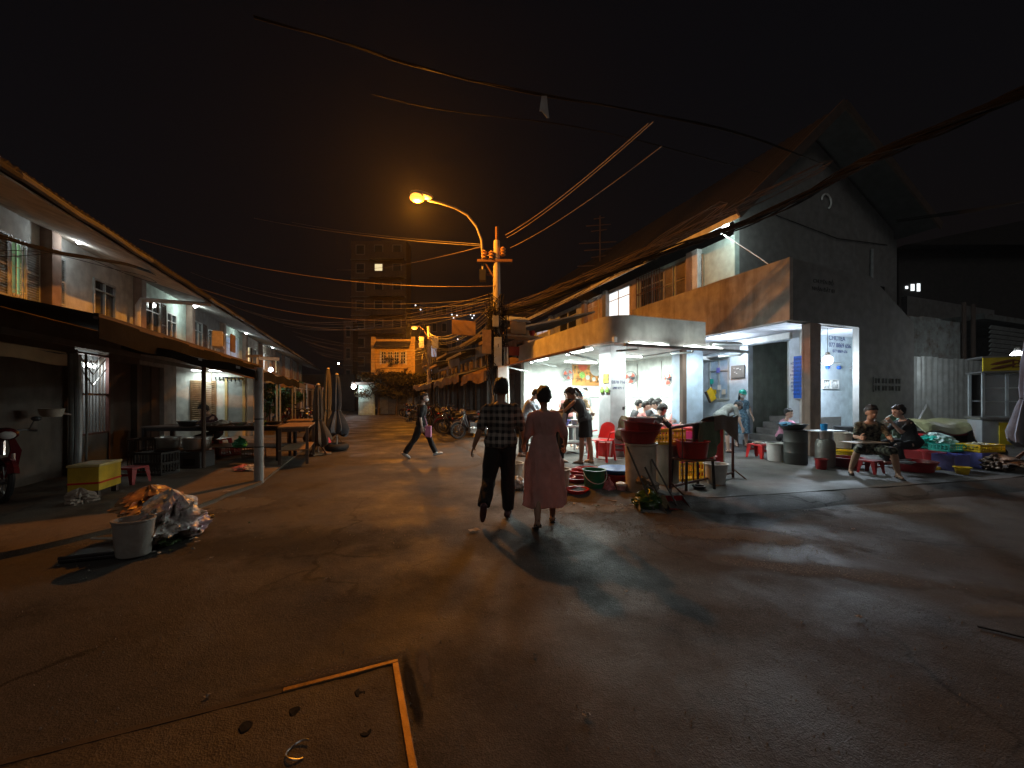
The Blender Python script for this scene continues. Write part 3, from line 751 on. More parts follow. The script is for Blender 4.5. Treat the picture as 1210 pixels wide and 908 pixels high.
# deep bars basket on the barred window
bk = MB()
for k in range(10):
    s_ = w_bar[0] + (w_bar[1] - w_bar[0]) * k / 9
    bk.bar((FD - 0.22, s_, w_bar[2] - 0.05), (FD - 0.22, s_, w_bar[3] + 0.1), 0.022)
for z_ in (w_bar[2], (w_bar[2] + w_bar[3]) / 2, w_bar[3]):
    bk.bar((FD - 0.22, w_bar[0], z_), (FD - 0.22, w_bar[1], z_), 0.025); 
    for s_ in (w_bar[0], w_bar[1]): bk.bar((FD - 0.22, s_, z_), (FD, s_, z_), 0.025)
bk.build('window_cage', rust, house, kind='stuff')
for px, m_ in ((816, pillar_brown), (822, white_plastic), (715, plaster_grey), (650, white_plastic), (690, pillar_brown)):
    Y, s_ = on_D(px, FD - 0.15)
    MB().box(FD - 0.22, FD - 0.004, s_ - 0.14, s_ + 0.14, 3.1, top_z - 0.02).build('pilaster', m_, house, bevel=0.01)
# gable wall
RF = 7.6
apex = (14.1, 10.6); eaveL = (9.55, 6.45); eaveR = (19.6, 7.75)
def zr(D):
    return eaveL[1] + (apex[1] - eaveL[1]) * (D - eaveL[0]) / (apex[0] - eaveL[0]) if D < apex[0] else apex[1] + (eaveR[1] - apex[1]) * (D - apex[0]) / (eaveR[0] - apex[0])
MB().prism([(FD + 0.201, 0.05), (19.0, 0.05), (19.0, zr(19.0) - 0.15), (apex[0], apex[1] - 0.15), (FD + 0.201, zr(FD) - 0.05)], 1, GS, GS + 0.2).build('gable_wall', plaster_grey, house)
MB().prism([(FD - 0.001, 2.9), (FD + 0.2, 2.9), (FD + 0.2, zr(FD) - 0.1), (FD - 0.001, zr(FD) - 0.3)], 1, GS - 0.004, GS - 0.001).build('corner_strip', plaster_mint, house)
for c_ in (16.2, 17.6):
    Y = 0
    MB().box(c_, c_ + 0.75, GS - 0.03, GS - 0.003, 4.9, 5.7).build('gable_window', glass_dark, house)
MB().box(19.0, 19.2, GS, 27, 0, 7.6).build('side_wall', plaster_grey, house)
MB().tube([(17.4, GS - .06, .1), (17.4, GS - .06, 3.2), (17.5, GS - .06, 7.0)], .05, 8).build('rain_pipe', grey_plastic, house, smooth=True)
MB().tube([(11.2, GS - .03, 5.0), (13.0, GS - .04, 4.93), (14.6, GS - .03, 5.3)], .012, 5).tube([(12.4, GS - .03, 7.4), (15.5, GS - .04, 7.1), (18.5, GS - .03, 7.3)], .015, 5).build('wall_cable', cable_black, house)
MB().tube([(14.9 + .25 * math.cos(R(t)), GS - .05, 8.3 + .25 * math.sin(R(t))) for t in range(-60, 200, 20)], .03, 6).build('cable_coil', white_plastic, house, smooth=True)
MB().box(12.2, 13.0, GS - .012, GS - .002, 5.1, 5.9).build('cement_patch', mat('cement repair', (.13, .13, .125), .9, dirt=.3), house)
# roof: tiled slopes, underside boards, rake boards
def slope_sheet(mb, e0, e1, s0, s1, dz, th, amp, n):
    mb.sheet(lambda u, v: (e0[0] + (e1[0] - e0[0]) * v, s0 + (s1 - s0) * u, e0[1] + (e1[1] - e0[1]) * v + dz + amp * math.sin(2 * math.pi * (s1 - s0) * u / 0.24)), n, 12, th)
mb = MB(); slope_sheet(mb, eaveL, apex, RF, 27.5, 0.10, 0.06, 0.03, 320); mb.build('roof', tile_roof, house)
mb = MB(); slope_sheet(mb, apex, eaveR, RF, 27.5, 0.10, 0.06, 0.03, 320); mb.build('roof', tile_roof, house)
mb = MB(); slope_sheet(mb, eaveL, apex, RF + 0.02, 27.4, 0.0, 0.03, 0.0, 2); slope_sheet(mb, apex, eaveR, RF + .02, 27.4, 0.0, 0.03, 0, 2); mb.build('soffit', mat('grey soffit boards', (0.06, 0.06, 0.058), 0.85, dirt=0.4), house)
MB().bar((eaveL[0] - 0.1, RF, eaveL[1] + 0.05), (apex[0], RF, apex[1] + 0.15), 0.06, 0.28).bar((apex[0], RF - 0.003, apex[1] + 0.15), (eaveR[0] + .1, RF, eaveR[1] + 0.05), 0.06, 0.28).build('rake_board', timber_dark, house)
MB().bar((eaveL[0] - 0.03, RF, eaveL[1] + 0.02), (eaveL[0] - 0.03, 27.4, eaveL[1] + 0.02), 0.04, 0.16).build('fascia', white_plastic, house)
for k in range(30):
    s_ = RF + 0.7 + k * 0.66
    if s_ > 14: break
    MB().bar((eaveL[0] + 0.02, s_, eaveL[1] - 0.04), (FD + 0.1, s_, zr(FD) - 0.10), 0.05, 0.08).build('rafter', timber_dark, house)
# ground-floor wall of the house behind the porch (window, door opening)
g_win = (on_D(862, FD)[1], on_D(838, FD)[1], 1.42, 2.74)
g_door = (on_D(934, FD)[1], on_D(884, FD)[1], 0.1, 3.05)
mb = MB(); wallpanel(mb, 'D', FD, FD + 0.2, 6.75, 12.0, 0.05, 4.3, [g_win, g_door]); mb.build('ground_wall', plaster_blue, house)
mb = MB(); mb.box(FD - 0.12, FD - 0.003, g_door[0] - 0.05, g_door[1] + 0.2, 3.06, 3.22).build('door_beam', plaster_white, house)
# stair hall behind the doorway
dk = mat('dim green-grey hall paint', (0.30, 0.34, 0.30), 0.9, dirt=0.3)
MB().box(FD + 2.2, FD + 2.3, 7.2, g_door[1] + .1, 0, 4.2).box(FD + 0.21, FD + 2.19, g_door[1] + 0.02, g_door[1] + 0.1, 0, 4.2).box(FD + 0.21, FD + 2.19, 7.16, 7.2, 0, 4.2).box(FD + .21, FD + 2.19, 7.21, g_door[1] + .01, 3.6, 3.7).build('hall_wall', dk, house)
for k in range(5):
    box_part('step', concrete, house, FD - 0.25 + 0.28 * k, FD + 2.18, g_door[0] + 0.015, g_door[1] - 0.015, 0.1 + 0.17 * k, 0.1 + 0.17 * (k + 1) - 0.002, bevel=0.008)
wd = window(house, FD, *g_win, galv, mat('hazy display glass', (0.35, 0.45, 0.55), 0.15, bump=0), side=-1, mull=1, name='display_window')
mb = MB(); mb.box(FD - 0.30, FD - 0.003, g_win[0] - 0.12, g_win[1] + 0.05, g_win[3] + 0.04, g_win[3] + 0.07).build('window_hood', steel, house)
for k, (a_, z_) in enumerate(((0.12, 1.6), (0.3, 1.75), (0.5, 1.6), (0.62, 1.95), (0.35, 2.3))):
    box_part('poster_scrap', [cream_plastic, white_plastic, yellow_plastic, teal_plastic, violet_plastic][k], wd, FD - 0.045, FD - 0.037, g_win[0] + a_ * 0.9, g_win[0] + a_ * 0.9 + 0.13, z_, z_ + 0.16)

# ------------------------------------------------------------------ porch annex in front of the house
PS = 6.0; PD = 9.1
porch = sthing('porch', 'open concrete porch with a deep tan parapet and a square brown column', 'porch', PD, PS, 0.1)
MB().box(PD, PD + 0.12, PS, 11.6, 3.27, 4.72).build('parapet', plaster_brown, porch, bevel=0.01)
d1 = on_s(1018, PS)[1]
MB().prism([(PD + 0.121, 3.27), (d1 - 0.1, 3.27), (d1 - 0.1, 0.05), (14.15, 0.05), (14.15, 3.55), (12.2, 4.62), (PD + 0.121, 4.70)], 1, PS + 0.001, PS + 0.14).build('front_wall', plaster_grey, porch)
MB().box(PD + 0.125, 14.1, PS + 0.145, GS - 0.01, 3.25, 3.40).build('porch_ceiling', mat('white porch ceiling', (0.70, 0.73, 0.78), 0.85), porch)
MB().box(PD + 0.125, FD - 0.01, GS - 0.005, 11.5, 3.25, 3.4).build('porch_ceiling', mat('white porch ceiling', (0.70, 0.73, 0.78), 0.85), porch)
MB().box(9.81, 10.20, PS + 0.141, PS + 0.2, 0.1, 3.249).box(9.81, 10.2, PS - 0.004, PS + 0.14, 0.1, 3.262).build('column', pillar_brown, porch, bevel=0.012)
# lit alcove to the right of the column
BS = 7.0
AD = on_s(1009, BS)[1]
MB().box(FD + 0.201, AD, BS, BS + 0.15, 0.1, 3.245).build('alcove_wall', plaster_blue, porch)
MB().box(AD, AD + .15, PS + 0.145, BS + 0.15, 0.1, 3.245).build('alcove_wall', mat('pale green alcove paint', (0.60, 0.68, 0.60), 0.85, dirt=0.2), porch)
MB().box(FD, FD + 0.2, PS + 0.5, 6.745, 0.1, 3.245).build('alcove_wall', plaster_white, porch)
MB().box(FD + 0.205, AD - .01, BS - 0.05, BS - 0.003, 0.1, 0.55).build('plinth', concrete, porch)
# decorative vent blocks
def vent_block(c, z):
    v = MB(); S_ = 0.27
    v.box(c, c + 0.03, BS - 0.05, BS - 0.004, z, z + S_).box(c + S_ * 1.25 - 0.03, c + S_ * 1.25, BS - 0.05, BS - 0.004, z, z + S_)
    v.box(c + .03, c + S_ * 1.25 - 0.03, BS - 0.05, BS - 0.004, z, z + 0.03).box(c + .03, c + S_ * 1.25 - 0.03, BS - 0.05, BS - 0.004, z + S_ - 0.03, z + S_)
    mid = c + S_ * 0.625
    for a_ in (-70, -45, -20, 20, 45, 70):
        v.bar((mid, BS - 0.03, z + 0.03), (mid + 0.15 * math.sin(R(a_)), BS - 0.03, z + 0.03 + 0.2 * math.cos(R(a_))), 0.022, 0.03, up=(0, 1, 0))
    v.build('vent_block', white_plastic, porch)
    MB().box(c + .03, c + S_ * 1.25 - 0.03, BS - 0.006, BS - 0.001, z + .03, z + S_ - .03).build('vent_dark', dark_board, porch)
vz = zpy(460, on_s(985, BS)[0])
vc = on_s(971, BS)[1]
vent_block(vc, vz); vent_block(vc + 0.36, vz)
# outer vent bricks on the dark front wall
v0, v1 = on_s(1031, PS)[1], on_s(1063, PS)[1]; zt = zpy(446, on_s(1047, PS)[0]); zb = zpy(463, on_s(1047, PS)[0])
for r_ in range(2):
    for k in range(4):
        a = v0 + (v1 - v0) * k / 4; z = zb + (zt - zb) * r_ / 2
        f = MB(); dx = (v1 - v0) / 4; dz = (zt - zb) / 2
        f.box(a + .005, a + .03, PS - 0.03, PS, z, z + dz - .01).box(a + dx - .03, a + dx - .005, PS - 0.03, PS, z, z + dz - .01).box(a + .03, a + dx - .03, PS - .03, PS, z, z + .025).box(a + .03, a + dx - .03, PS - .03, PS, z + dz - .035, z + dz - .01)
        f.box(a + dx / 2 - .01, a + dx / 2 + .01, PS - .028, PS, z + .025, z + dz - .035)
        f.build('vent_brick', plaster_grey, porch)
        MB().box(a + .03, a + dx - .03, PS - .006, PS - .001, z + .02, z + dz - .03).build('vent_hole', dark_board, porch)
ink = mat('dark blue paint', (0.05, 0.07, 0.22), 0.7, bump=0)
ink_black = mat('black sign paint', (0.012, 0.012, 0.012), 0.7, bump=0)
cx_, zc = on_s(991, BS)[1], 3.02
o = sthing('stencilled_notice', 'dark blue hand-painted telephone notice high on the lit alcove wall', 'painted notice', cx_, BS - 0.01, zc)
text('lettering', 'CHCTEA', 0.19, (cx_ - 0.08, BS - 0.004, zc + 0.17), (R(90), 0, 0), ink, o)
text('lettering', '077 8869 656', 0.18, (cx_ + 0.06, BS - 0.004, zc - 0.03), (R(90), 0, 0), ink, o)
text('lettering', '077 8869 656', 0.12, (cx_ + 0.06, BS - 0.004, zc - 0.2), (R(90), 0, 0), ink, o)
Yp = on_s(973, PS)[0]; cp = on_s(973, PS)[1]
for zz, tx, lb in ((zpy(334, Yp), 'CHUYÊN ĐỒ', 'upper small black stencilled line on the porch front'), (zpy(343, Yp), 'NHẬN ĐẶT 03', 'lower small black stencilled line on the porch front')):
    o = sthing('stencilled_line', lb, 'stencilled line', cp, PS - 0.02, zz)
    text('lettering', tx, 0.13, (cp, PS - 0.003, zz), (R(90), 0, 0), ink_black, o)
# pipe with round hooks and blue caps inside the alcove
o = sthing('wall_pipe', 'white pipe with round blue caps running across the alcove wall', 'pipe', FD + .5, BS - .1, 2.4)
zz = zpy(431, on_s(985, BS)[0])
MB().tube([(FD + 0.4, BS - 0.08, zz), (12.6, BS - 0.08, zz + 0.03)], 0.02, 8).build('pipe', white_plastic, o, smooth=True)
for px in (974, 987, 1002):
    c = on_s(px, BS)[1]
    cp_ = MB().lathe([(0.05, -0.03), (0.055, 0), (0.05, 0.03)], (0, 0, 0), 14).build('cap', blue_plastic if px < 1000 else grey_plastic, o, raw=True)
    cp_.rotation_euler = (R(90), 0, 0)
    cp_.location = Vector((c, BS - 0.09, zz - 0.09)) - ORG[o.name]
# blue notice board beside the doorway
sa, sb = on_D(951, FD)[1], on_D(936, FD)[1]
Yb = on_D(943, FD)[0]
o = sthing('notice_board', 'tall bright blue notice board with lines of text beside the doorway', 'notice board', FD, sa, zpy(470, Yb))
sb = min(sb, g_door[0] - 0.1); sa = max(6.55, sb - 0.9)
z0_, z1_ = zpy(471, Yb), zpy(421, Yb)
MB().box(FD - 0.035, FD - 0.004, sa, sb, z0_, z1_).build('board', mat('bright blue print', (0.02, 0.16, 0.75), 0.4, bump=0), o, bevel=0.006)
MB().box(FD - 0.03, FD - 0.005, sa - .02, sa, z0_, z1_).box(FD - .03, FD - .005, sb, sb + .02, z0_, z1_).box(FD - 0.03, FD - 0.005, sa, sb, z1_, z1_ + .02).box(FD - 0.03, FD - 0.005, sa, sb, z0_ - .02, z0_).build('frame', white_plastic, o)
ln = mat('navy print', (0.01, 0.04, 0.25), 0.5, bump=0)
rl = random.Random(5)
for k, tx in enumerate(['THÔNG BÁO', 'NỘI QUY KHU PHỐ', 'GIỮ GÌN VỆ SINH', 'KHÔNG ĐỔ RÁC', 'KHÔNG LẤN CHIẾM', 'LÒNG LỀ ĐƯỜNG', 'AN NINH TRẬT TỰ', 'ĐỂ XE ĐÚNG CHỖ', 'GIỜ GIẤC CHUNG', 'PHÒNG CHÁY']):
    text('lettering', tx, 0.085, (FD - 0.037, (sa + sb) / 2, z1_ - 0.09 - k * (z1_ - z0_ - .1) / 10), (R(90), 0, R(-90)), ln, o, sx=.62)
# grey meter board
sa, sb = on_D(881, FD)[1], on_D(865, FD)[1]; Yb = on_D(873, FD)[0]
o = sthing('meter_board', 'grey square utility board on the wall beside the display window', 'board', FD, sa, zpy(447, Yb))
MB().box(FD - 0.06, FD - 0.004, sa, sb, zpy(447, Yb), zpy(432, Yb)).build('board', mat('grey board', (0.20, 0.20, 0.18), 0.7), o, bevel=0.02)
rl = random.Random(6)
for k in range(7):
    a = sa + 0.1 + rl.random() * (sb - sa - .2); z = zpy(445, Yb) + rl.random() * 0.28
    MB().box(FD - 0.085, FD - 0.062, a, a + 0.03, z, z + 0.03).build('switch', white_plastic, o)
# yellow folded packet leaning under the window
q = at(840, 467, on_D(842, FD - 0.2)[0])
o = thing('yellow_packet', 'tilted yellow packet hanging under the display window', 'packet', q, A)
MB().box(-0.13, 0.13, -0.03, 0.03, -0.2, 0.2).jitter(0.03, 8).build('wrapper', yellow_plastic, o, bevel=0.01); o.rotation_euler.y = R(-30)
MB().box(-0.16, -0.132, -0.04, 0.04, -0.2, 0.2).build('spine', timber_dark, o)

# ------------------------------------------------------------------ eatery annex
ED, ES = 5.03, 7.18
eat = sthing('eatery', 'bright open-fronted street eatery with a tan and grey parapet band', 'eatery', ED, ES, 0.1)
pp = MB(); RC = .55
path = [(ED, 12.6), (ED, 10.0), (ED, ES - .12 + RC)] + [(ED + RC - RC * math.cos(R(a)), ES - .12 + RC - RC * math.sin(R(a))) for a in range(10, 91, 10)] + [(7.7, ES - .12)]
pin = [(ED + .12, 12.6), (ED + .12, 10.0), (ED + .12, ES - .12 + RC)] + [(ED + RC - (RC - .12) * math.cos(R(a)), ES - .12 + RC - (RC - .12) * math.sin(R(a))) for a in range(10, 91, 10)] + [(7.7, ES)]
pp.loft([[(a_[0], a_[1], 2.70), (a_[0], a_[1], 3.32), (b_[0], b_[1], 3.32), (b_[0], b_[1], 2.70)] for a_, b_ in zip(path, pin)])
pp.build('parapet', mat('dirty white parapet paint', (.60, .58, .54), .85, dirt=.55, dirtcol=(.34, .28, .22)), eat, smooth=True)
MB().box(7.58, 7.701, ES + .001, 9.3, 2.7, 3.32).build('parapet', plaster_grey, eat)
MB().box(ED + 0.121, 9.0, ES + 0.003, 12.5, 2.72, 2.84).build('flat_roof', mat('white eatery ceiling', (0.78, 0.80, 0.78), 0.85), eat)
MB().box(9.0, FD - .01, 9.4, 12.5, 2.72, 2.84).build('flat_roof', plaster_white, eat)
MB().box(5.30, 5.72, 7.52, 8.0, 0.1, 2.70).build('pillar', mat('white glossy pillar paint', (0.62, 0.64, 0.66), 0.6, dirt=0.1, dirtcol=(0.4, 0.4, 0.4)), eat, bevel=0.008)
MB().box(7.55, 8.12, 7.52, 8.0, 0.1, 2.70).build('pillar', mat('pale blue gloss paint', (0.42, 0.55, 0.70), 0.45, dirt=0.1, dirtcol=(0.3, 0.4, 0.5)), eat, bevel=0.008)
MB().box(7.42, 7.55, 7.50, 7.6, 0.1, 2.70).build('door_post', timber_dark, eat)
wt = mat('white eatery wall paint', (0.76, 0.80, 0.76), 0.7, dirt=0.12, dirtcol=(0.5, 0.52, 0.48), ds=2)
MB().box(8.3, 8.42, 8.01, 12.4, 0.1, 2.715).build('inner_wall', wt, eat)
MB().box(ED + 0.13, 8.29, 12.4, 12.52, 0.1, 2.715).build('inner_wall', wt, eat)
MB().box(8.125, 8.3, 7.85, 8.0, 0.1, 2.69).build('inner_wall', plaster_blue, eat)
MB().box(8.285, 8.298, 8.05, 12.39, 1.50, 1.53).box(ED + .15, 8.28, 12.385, 12.398, 1.50, 1.53).build('wall_conduit', grey_plastic, eat)
for s_ in (9.2, 10.3): MB().box(8.288, 8.298, s_, s_ + 0.02, 1.53, 2.6).build('wall_conduit', cable_grey, eat)
MB().box(8.27, 8.298, 9.75, 9.95, 1.2, 1.32).build('socket', cream_plastic, eat)
MB().box(ED, ED + 0.3, 12.1, 12.39, 0.1, 2.7).build('corner_post', plaster_white, eat)
MB().box(4.9, 8.3, 7.3, 12.4, 0.102, 0.112).build('tiled_floor', mat('worn grey floor tile', (0.22, 0.23, 0.22), 0.45, dirt=0.4), eat)
# stencil on the pillar, pictures on its street face
text('lettering', '0378 716', 0.1, (5.51, 7.517, zpy(452, 9.0)), (R(90), 0, 0), ink, eat)
text('lettering', '090 475 3', 0.075, (5.51, 7.517, zpy(459, 9.0)), (R(90), 0, 0), ink, eat)
zc = zpy(447, 9.2)
pic_y = mat('yellow snack print', (0.75, 0.55, 0.12), 0.4, var=0.6, vs=22, bump=0); pic_g = mat('green fruit print', (0.35, 0.62, 0.15), 0.4, var=0.5, vs=30, bump=0)
MB().box(5.285, 5.297, 7.60, 7.82, zc - 0.12, zc + 0.1).build('picture', pic_y, eat)
for a in (7.58, 7.79):
    MB().lathe([(0.01, -0.08), (0.075, -0.06), (0.085, 0.0), (0.05, 0.06), (0.015, 0.09)], (5.28, a + 0.06, zpy(461, 9.2)), 12, sx=0.15).build('fruit_sticker', pic_g, eat)
# food banner on the back wall
p0 = on_s(676, 12.4); p1 = on_s(706, 12.4)
Yb = p0[0]
o = sthing('menu_banner', 'orange food photo banner high on the white back wall', 'menu banner', p0[1], 12.38, zpy(455, Yb))
bw = p1[1] + 0.35 - p0[1]; bz = zpy(455, Yb)
MB().box(p0[1], p0[1] + bw, 12.375, 12.395, bz, bz + 0.92).build('banner', mat('orange banner print', (0.72, 0.30, 0.07), 0.5, var=0.7, vs=7, dirt=0.5, dirtcol=(0.80, 0.62, 0.25), ds=5, bump=0), o)
MB().box(p0[1] - .01, p0[1] + bw + .01, 12.37, 12.374, bz - 0.02, bz + 0.1).build('banner_strip', mat('orange band', (0.78, 0.33, 0.10), 0.5), o)
for k, (a, b_, r_, m_) in enumerate(((0.95, 0.62, 0.28, white_plastic), (0.6, 0.28, 0.09, white_plastic), (0.85, 0.22, 0.08, white_plastic), (1.1, 0.22, 0.07, white_plastic), (0.38, 0.36, 0.12, pic_g), (0.4, 0.72, 0.2, mat('red dish print', (0.7, 0.12, 0.05), 0.5)))):
    e_ = MB().lathe([(r_, -0.004), (r_, 0.004)], (0, 0, 0), 20).build('dish_print', m_, o, raw=True)
    e_.rotation_euler = (R(90), 0, 0); e_.location = Vector((p0[1] + a * bw / 1.35, 12.366 - 0.001 * k, bz + b_)) - ORG[o.name]
# wall fans
def wall_fan(D, s, z, face, label):
    """face: direction (D,s) the fan looks to."""
    o = sthing('wall_fan', label, 'fan', D, s, z, 'wall fans of the eatery')
    a = math.atan2(face[1], face[0])
    o.rotation_euler.z = A + a - math.pi / 2
    ORG[o.name] = Vector((0, 0, 0))
    c = MB()
    for k in range(24):
        t = R(k * 15); c.tube([(0.03 * math.cos(t), 0.27, 0.03 * math.sin(t)), (0.18 * math.cos(t), 0.26, 0.18 * math.sin(t)), (0.215 * math.cos(t), 0.2, 0.215 * math.sin(t)), (0.16 * math.cos(t), 0.13, 0.16 * math.sin(t))], 0.004, 4)
    c.tube([(0.215 * math.cos(R(t)), 0.2, 0.215 * math.sin(R(t))) for t in range(0, 361, 20)], 0.012, 5)
    c.build('guard', mat('grey wire', (0.30, 0.31, 0.32), 0.4), o, kind='stuff')
    for k in range(3):
        bl = MB(); t = R(120 * k + 20)
        bl.sheet(lambda u, v: ((0.03 + 0.14 * u) * math.cos(t + (v - 0.5) * 0.95), 0.2 + 0.04 * (v - 0.5), (0.03 + 0.14 * u) * math.sin(t + (v - 0.5) * 0.95)), 4, 5, 0.003)
        bl.build('blade', mat('orange red fan plastic', (0.72, 0.10, 0.03), 0.35), o)
    MB().tube([(0, 0.02, 0), (0, 0.14, 0)], [0.06, 0.07], 12).tube([(0, 0.14, 0), (0, 0.24, 0)], [0.03, 0.02], 10).build('motor', mat('dark fan motor', (0.1, 0.1, 0.12), 0.4), o, smooth=True)
    MB().box(-0.05, 0.05, 0, 0.03, -0.2, 0.02).bar((0, 0.02, -0.15), (0, 0.08, -0.02), 0.03).build('bracket', white_plastic, o)
    return o
Yf, sf = on_D(748, 8.29); wall_fan(8.29, sf, zpy(447, Yf), (-0.9, -0.45), 'orange-bladed wall fan just right of the white pillar')
Yf, sf = on_D(796, 8.29); wall_fan(8.29, sf, zpy(448, Yf), (-1, 0.15), 'orange-bladed wall fan seen edge-on beside the blue pillar')
Yf, Df = on_s(668, 12.39); wall_fan(Df, 12.39, zpy(443, Yf), (0, -1), 'round wall fan left of the orange food banner')
# awning sheets folding out below the parapet
gl = mat('grey awning skin', (0.32, 0.33, 0.34), 0.5, dirt=0.3)
o = sthing('folding_awning', 'half-closed grey folding awning under the front parapet', 'awning', 5, 7, 2.6)
MB().sheet(lambda u, v: (4.9 + 3.35 * u, 6.84 - 0.42 * v, 2.61 - 0.06 * v + 0.02 * math.sin(u * 9)), 18, 4, 0.012).build('canvas', gl, o)
MB().tube([(4.85, 6.42, 2.55), (8.3, 6.42, 2.55)], 0.035, 8).build('front_bar', galv, o, smooth=True)
for d_ in (5.1, 6.6, 8.1):
    MB().bar((d_, 7.04, 2.5), (d_ + 0.35, 6.75, 2.52), 0.035).bar((d_ + 0.35, 6.75, 2.52), (d_ + 0.1, 6.44, 2.56), 0.035).build('arm', galv, o)
MB().tube([(7.75, 6.95, 2.78), (8.75, 6.95, 2.82)], 0.05, 10).build('roller', galv, o, smooth=True)
o = sthing('folding_awning', 'lit translucent side awning under the tan street-side parapet', 'awning', 4.7, 9, 2.6)
MB().sheet(lambda u, v: (4.98 - 0.75 * v, 7.0 + 5.3 * u, 2.70 - 0.16 * v + 0.02 * math.sin(u * 9)), 18, 4, 0.012).build('canvas', mat('striped blue white awning', (0.45, 0.55, 0.6), 0.5, transl=0.3), o)
MB().tube([(4.2, 6.9, 2.52), (4.2, 12.4, 2.52)], 0.035, 8).build('front_bar', rust, o, smooth=True)
for s_ in (7.6, 9.6, 11.6): MB().bar((4.98, s_, 2.35), (4.22, s_ + 0.1, 2.5), 0.04).build('arm', galv, o)
# fluorescent tubes
def tube_lamp(D0, s0, D1, s1, z, label, power, group='fluorescent tubes of the eatery', rad=0.02, omni=0):
    o = sthing('fluorescent_tube', label, 'tube light', (D0 + D1) / 2, (s0 + s1) / 2, z, group)
    MB().tube([(D0, s0, z), (D1, s1, z)], rad, 8).build('tube', tube_white, o, smooth=True)
    MB().bar((D0, s0, z + 0.045), (D1, s1, z + 0.045), 0.06, 0.03).build('housing', white_plastic, o)
    c = W((D0 + D1) / 2, (s0 + s1) / 2, z - 0.04)
    L_ = math.hypot(D1 - D0, s1 - s0); an = math.atan2(s1 - s0, D1 - D0)
    if omni:
        for f_ in (.25, .75): lamp('tube_glow', W(D0 + (D1 - D0) * f_, s0 - .09, z - .01), omni, GREENW, size=.05)
    lamp('tube_light', c, power, GREENW, kind='AREA', size=L_, sy=0.05, rot=(0, 0, A + an))
    return o
tube_lamp(5.35, 6.93, 6.45, 6.93, 2.66, 'tube light under the front awning beside the white pillar', 34, omni=7)
tube_lamp(6.9, 6.93, 8.1, 6.93, 2.66, 'tube light under the front awning beside the blue pillar', 34, omni=7)
tube_lamp(4.85, 7.6, 4.85, 8.8, 2.60, 'near tube light under the street-side awning', 85)
tube_lamp(4.85, 9.9, 4.85, 11.1, 2.60, 'far tube light under the street-side awning', 85)
tube_lamp(6.2, 9.0, 7.4, 9.0, 2.66, 'ceiling tube nearest the front of the eatery', 130)
tube_lamp(6.0, 11.0, 7.2, 11.0, 2.66, 'ceiling tube near the food banner at the back of the eatery', 130)
tube_lamp(-5.9, 17.15, -4.9, 17.15, 2.50, 'pale strip light above the louvred shutter of the left partition wall', 22, group=None)
# hanging bulb in the alcove, caged bulbs elsewhere
def bulb(loc, label, power, col, r=0.06, cord=0.0, name='light_bulb', group=None, es=None):
    o = thing(name, label, 'lamp', loc, 0, group)
    MB().ell((0, 0, 0), r, r, r * 1.1, 14, 10).build('glass_bulb', es or bulb_white, o, smooth=True)
    MB().lathe([(r * 0.45, r * 0.8), (r * 0.5, r * 1.5), (r * 0.3, r * 1.9)], n=10).build('cap', white_plastic, o, smooth=True)
    if cord: MB().tube([(0, 0, r * 1.8), (0.01, 0.02, cord)], 0.006, 5).build('cord', cable_black, o)
    if power: lamp('bulb_light', (loc[0], loc[1], loc[2] - r * 1.6), power, col, size=r)
    return o
pb = at(978, 426, 9.75)
bulb(pb, 'round white bulb hanging on a cord in the blue-white alcove', 230, (0.72, 0.86, 1.0), 0.11, 0.85)
pb = W(9.75, 8.2, 3.05)
bulb(pb, 'small bulb under the porch ceiling near the doorway', 80, (0.74, 0.86, 1.0), 0.05)
pe = at(858, 269, 11.25)
o = bulb(pe, 'bright white floodlight under the eave of the corner house', 60, (0.80, 1.0, 0.97), 0.10, name='eave_lamp', group='lamps under the eaves')
pe = at(692, 337, on_D(692, 9.9)[0]); bulb(pe, 'white bulb under the eave above the brown pilaster', 14, GREENW, 0.10, name='eave_lamp', group='lamps under the eaves')
for px, py, D_, pw, lb in ((231, 361, -6.35, 34, 'bright bulb under the left eaves beside the brown pilaster'), (291, 393, -6.35, 18, 'second bulb along the left eaves above the air conditioner'), (322, 410, -6.35, 18, 'third and smallest bulb far along the left eaves'), (93, 286, -6.5, 9, 'small cold white star of light under the near left eaves')):
    Y = on_D(px, D_)[0]
    q = at(px, py, Y)
    bulb(q, lb, pw, COLD if D_ < -6.4 else GREENW, 0.045 if D_ < -6.4 else 0.08, name='eave_lamp', group='lamps under the eaves')
q = at(320, 437, on_D(320, -4.6)[0]); bulb(q, 'bright white bulb over the left market stalls near the plants', 60, COLD, 0.10, name='stall_lamp')
q = at(1202, 421, 10.0); bulb(q, 'dazzling white lamp above the bread cart at the far right', 28, COLD, 0.12, name='stall_lamp')
# light inside the upstairs room of the corner house
lamp('upstairs_light', W(FD - 0.3, (w_door[0] + w_door[1]) / 2, 4.6), 5, (0.9, 1.0, 0.9), size=0.2)
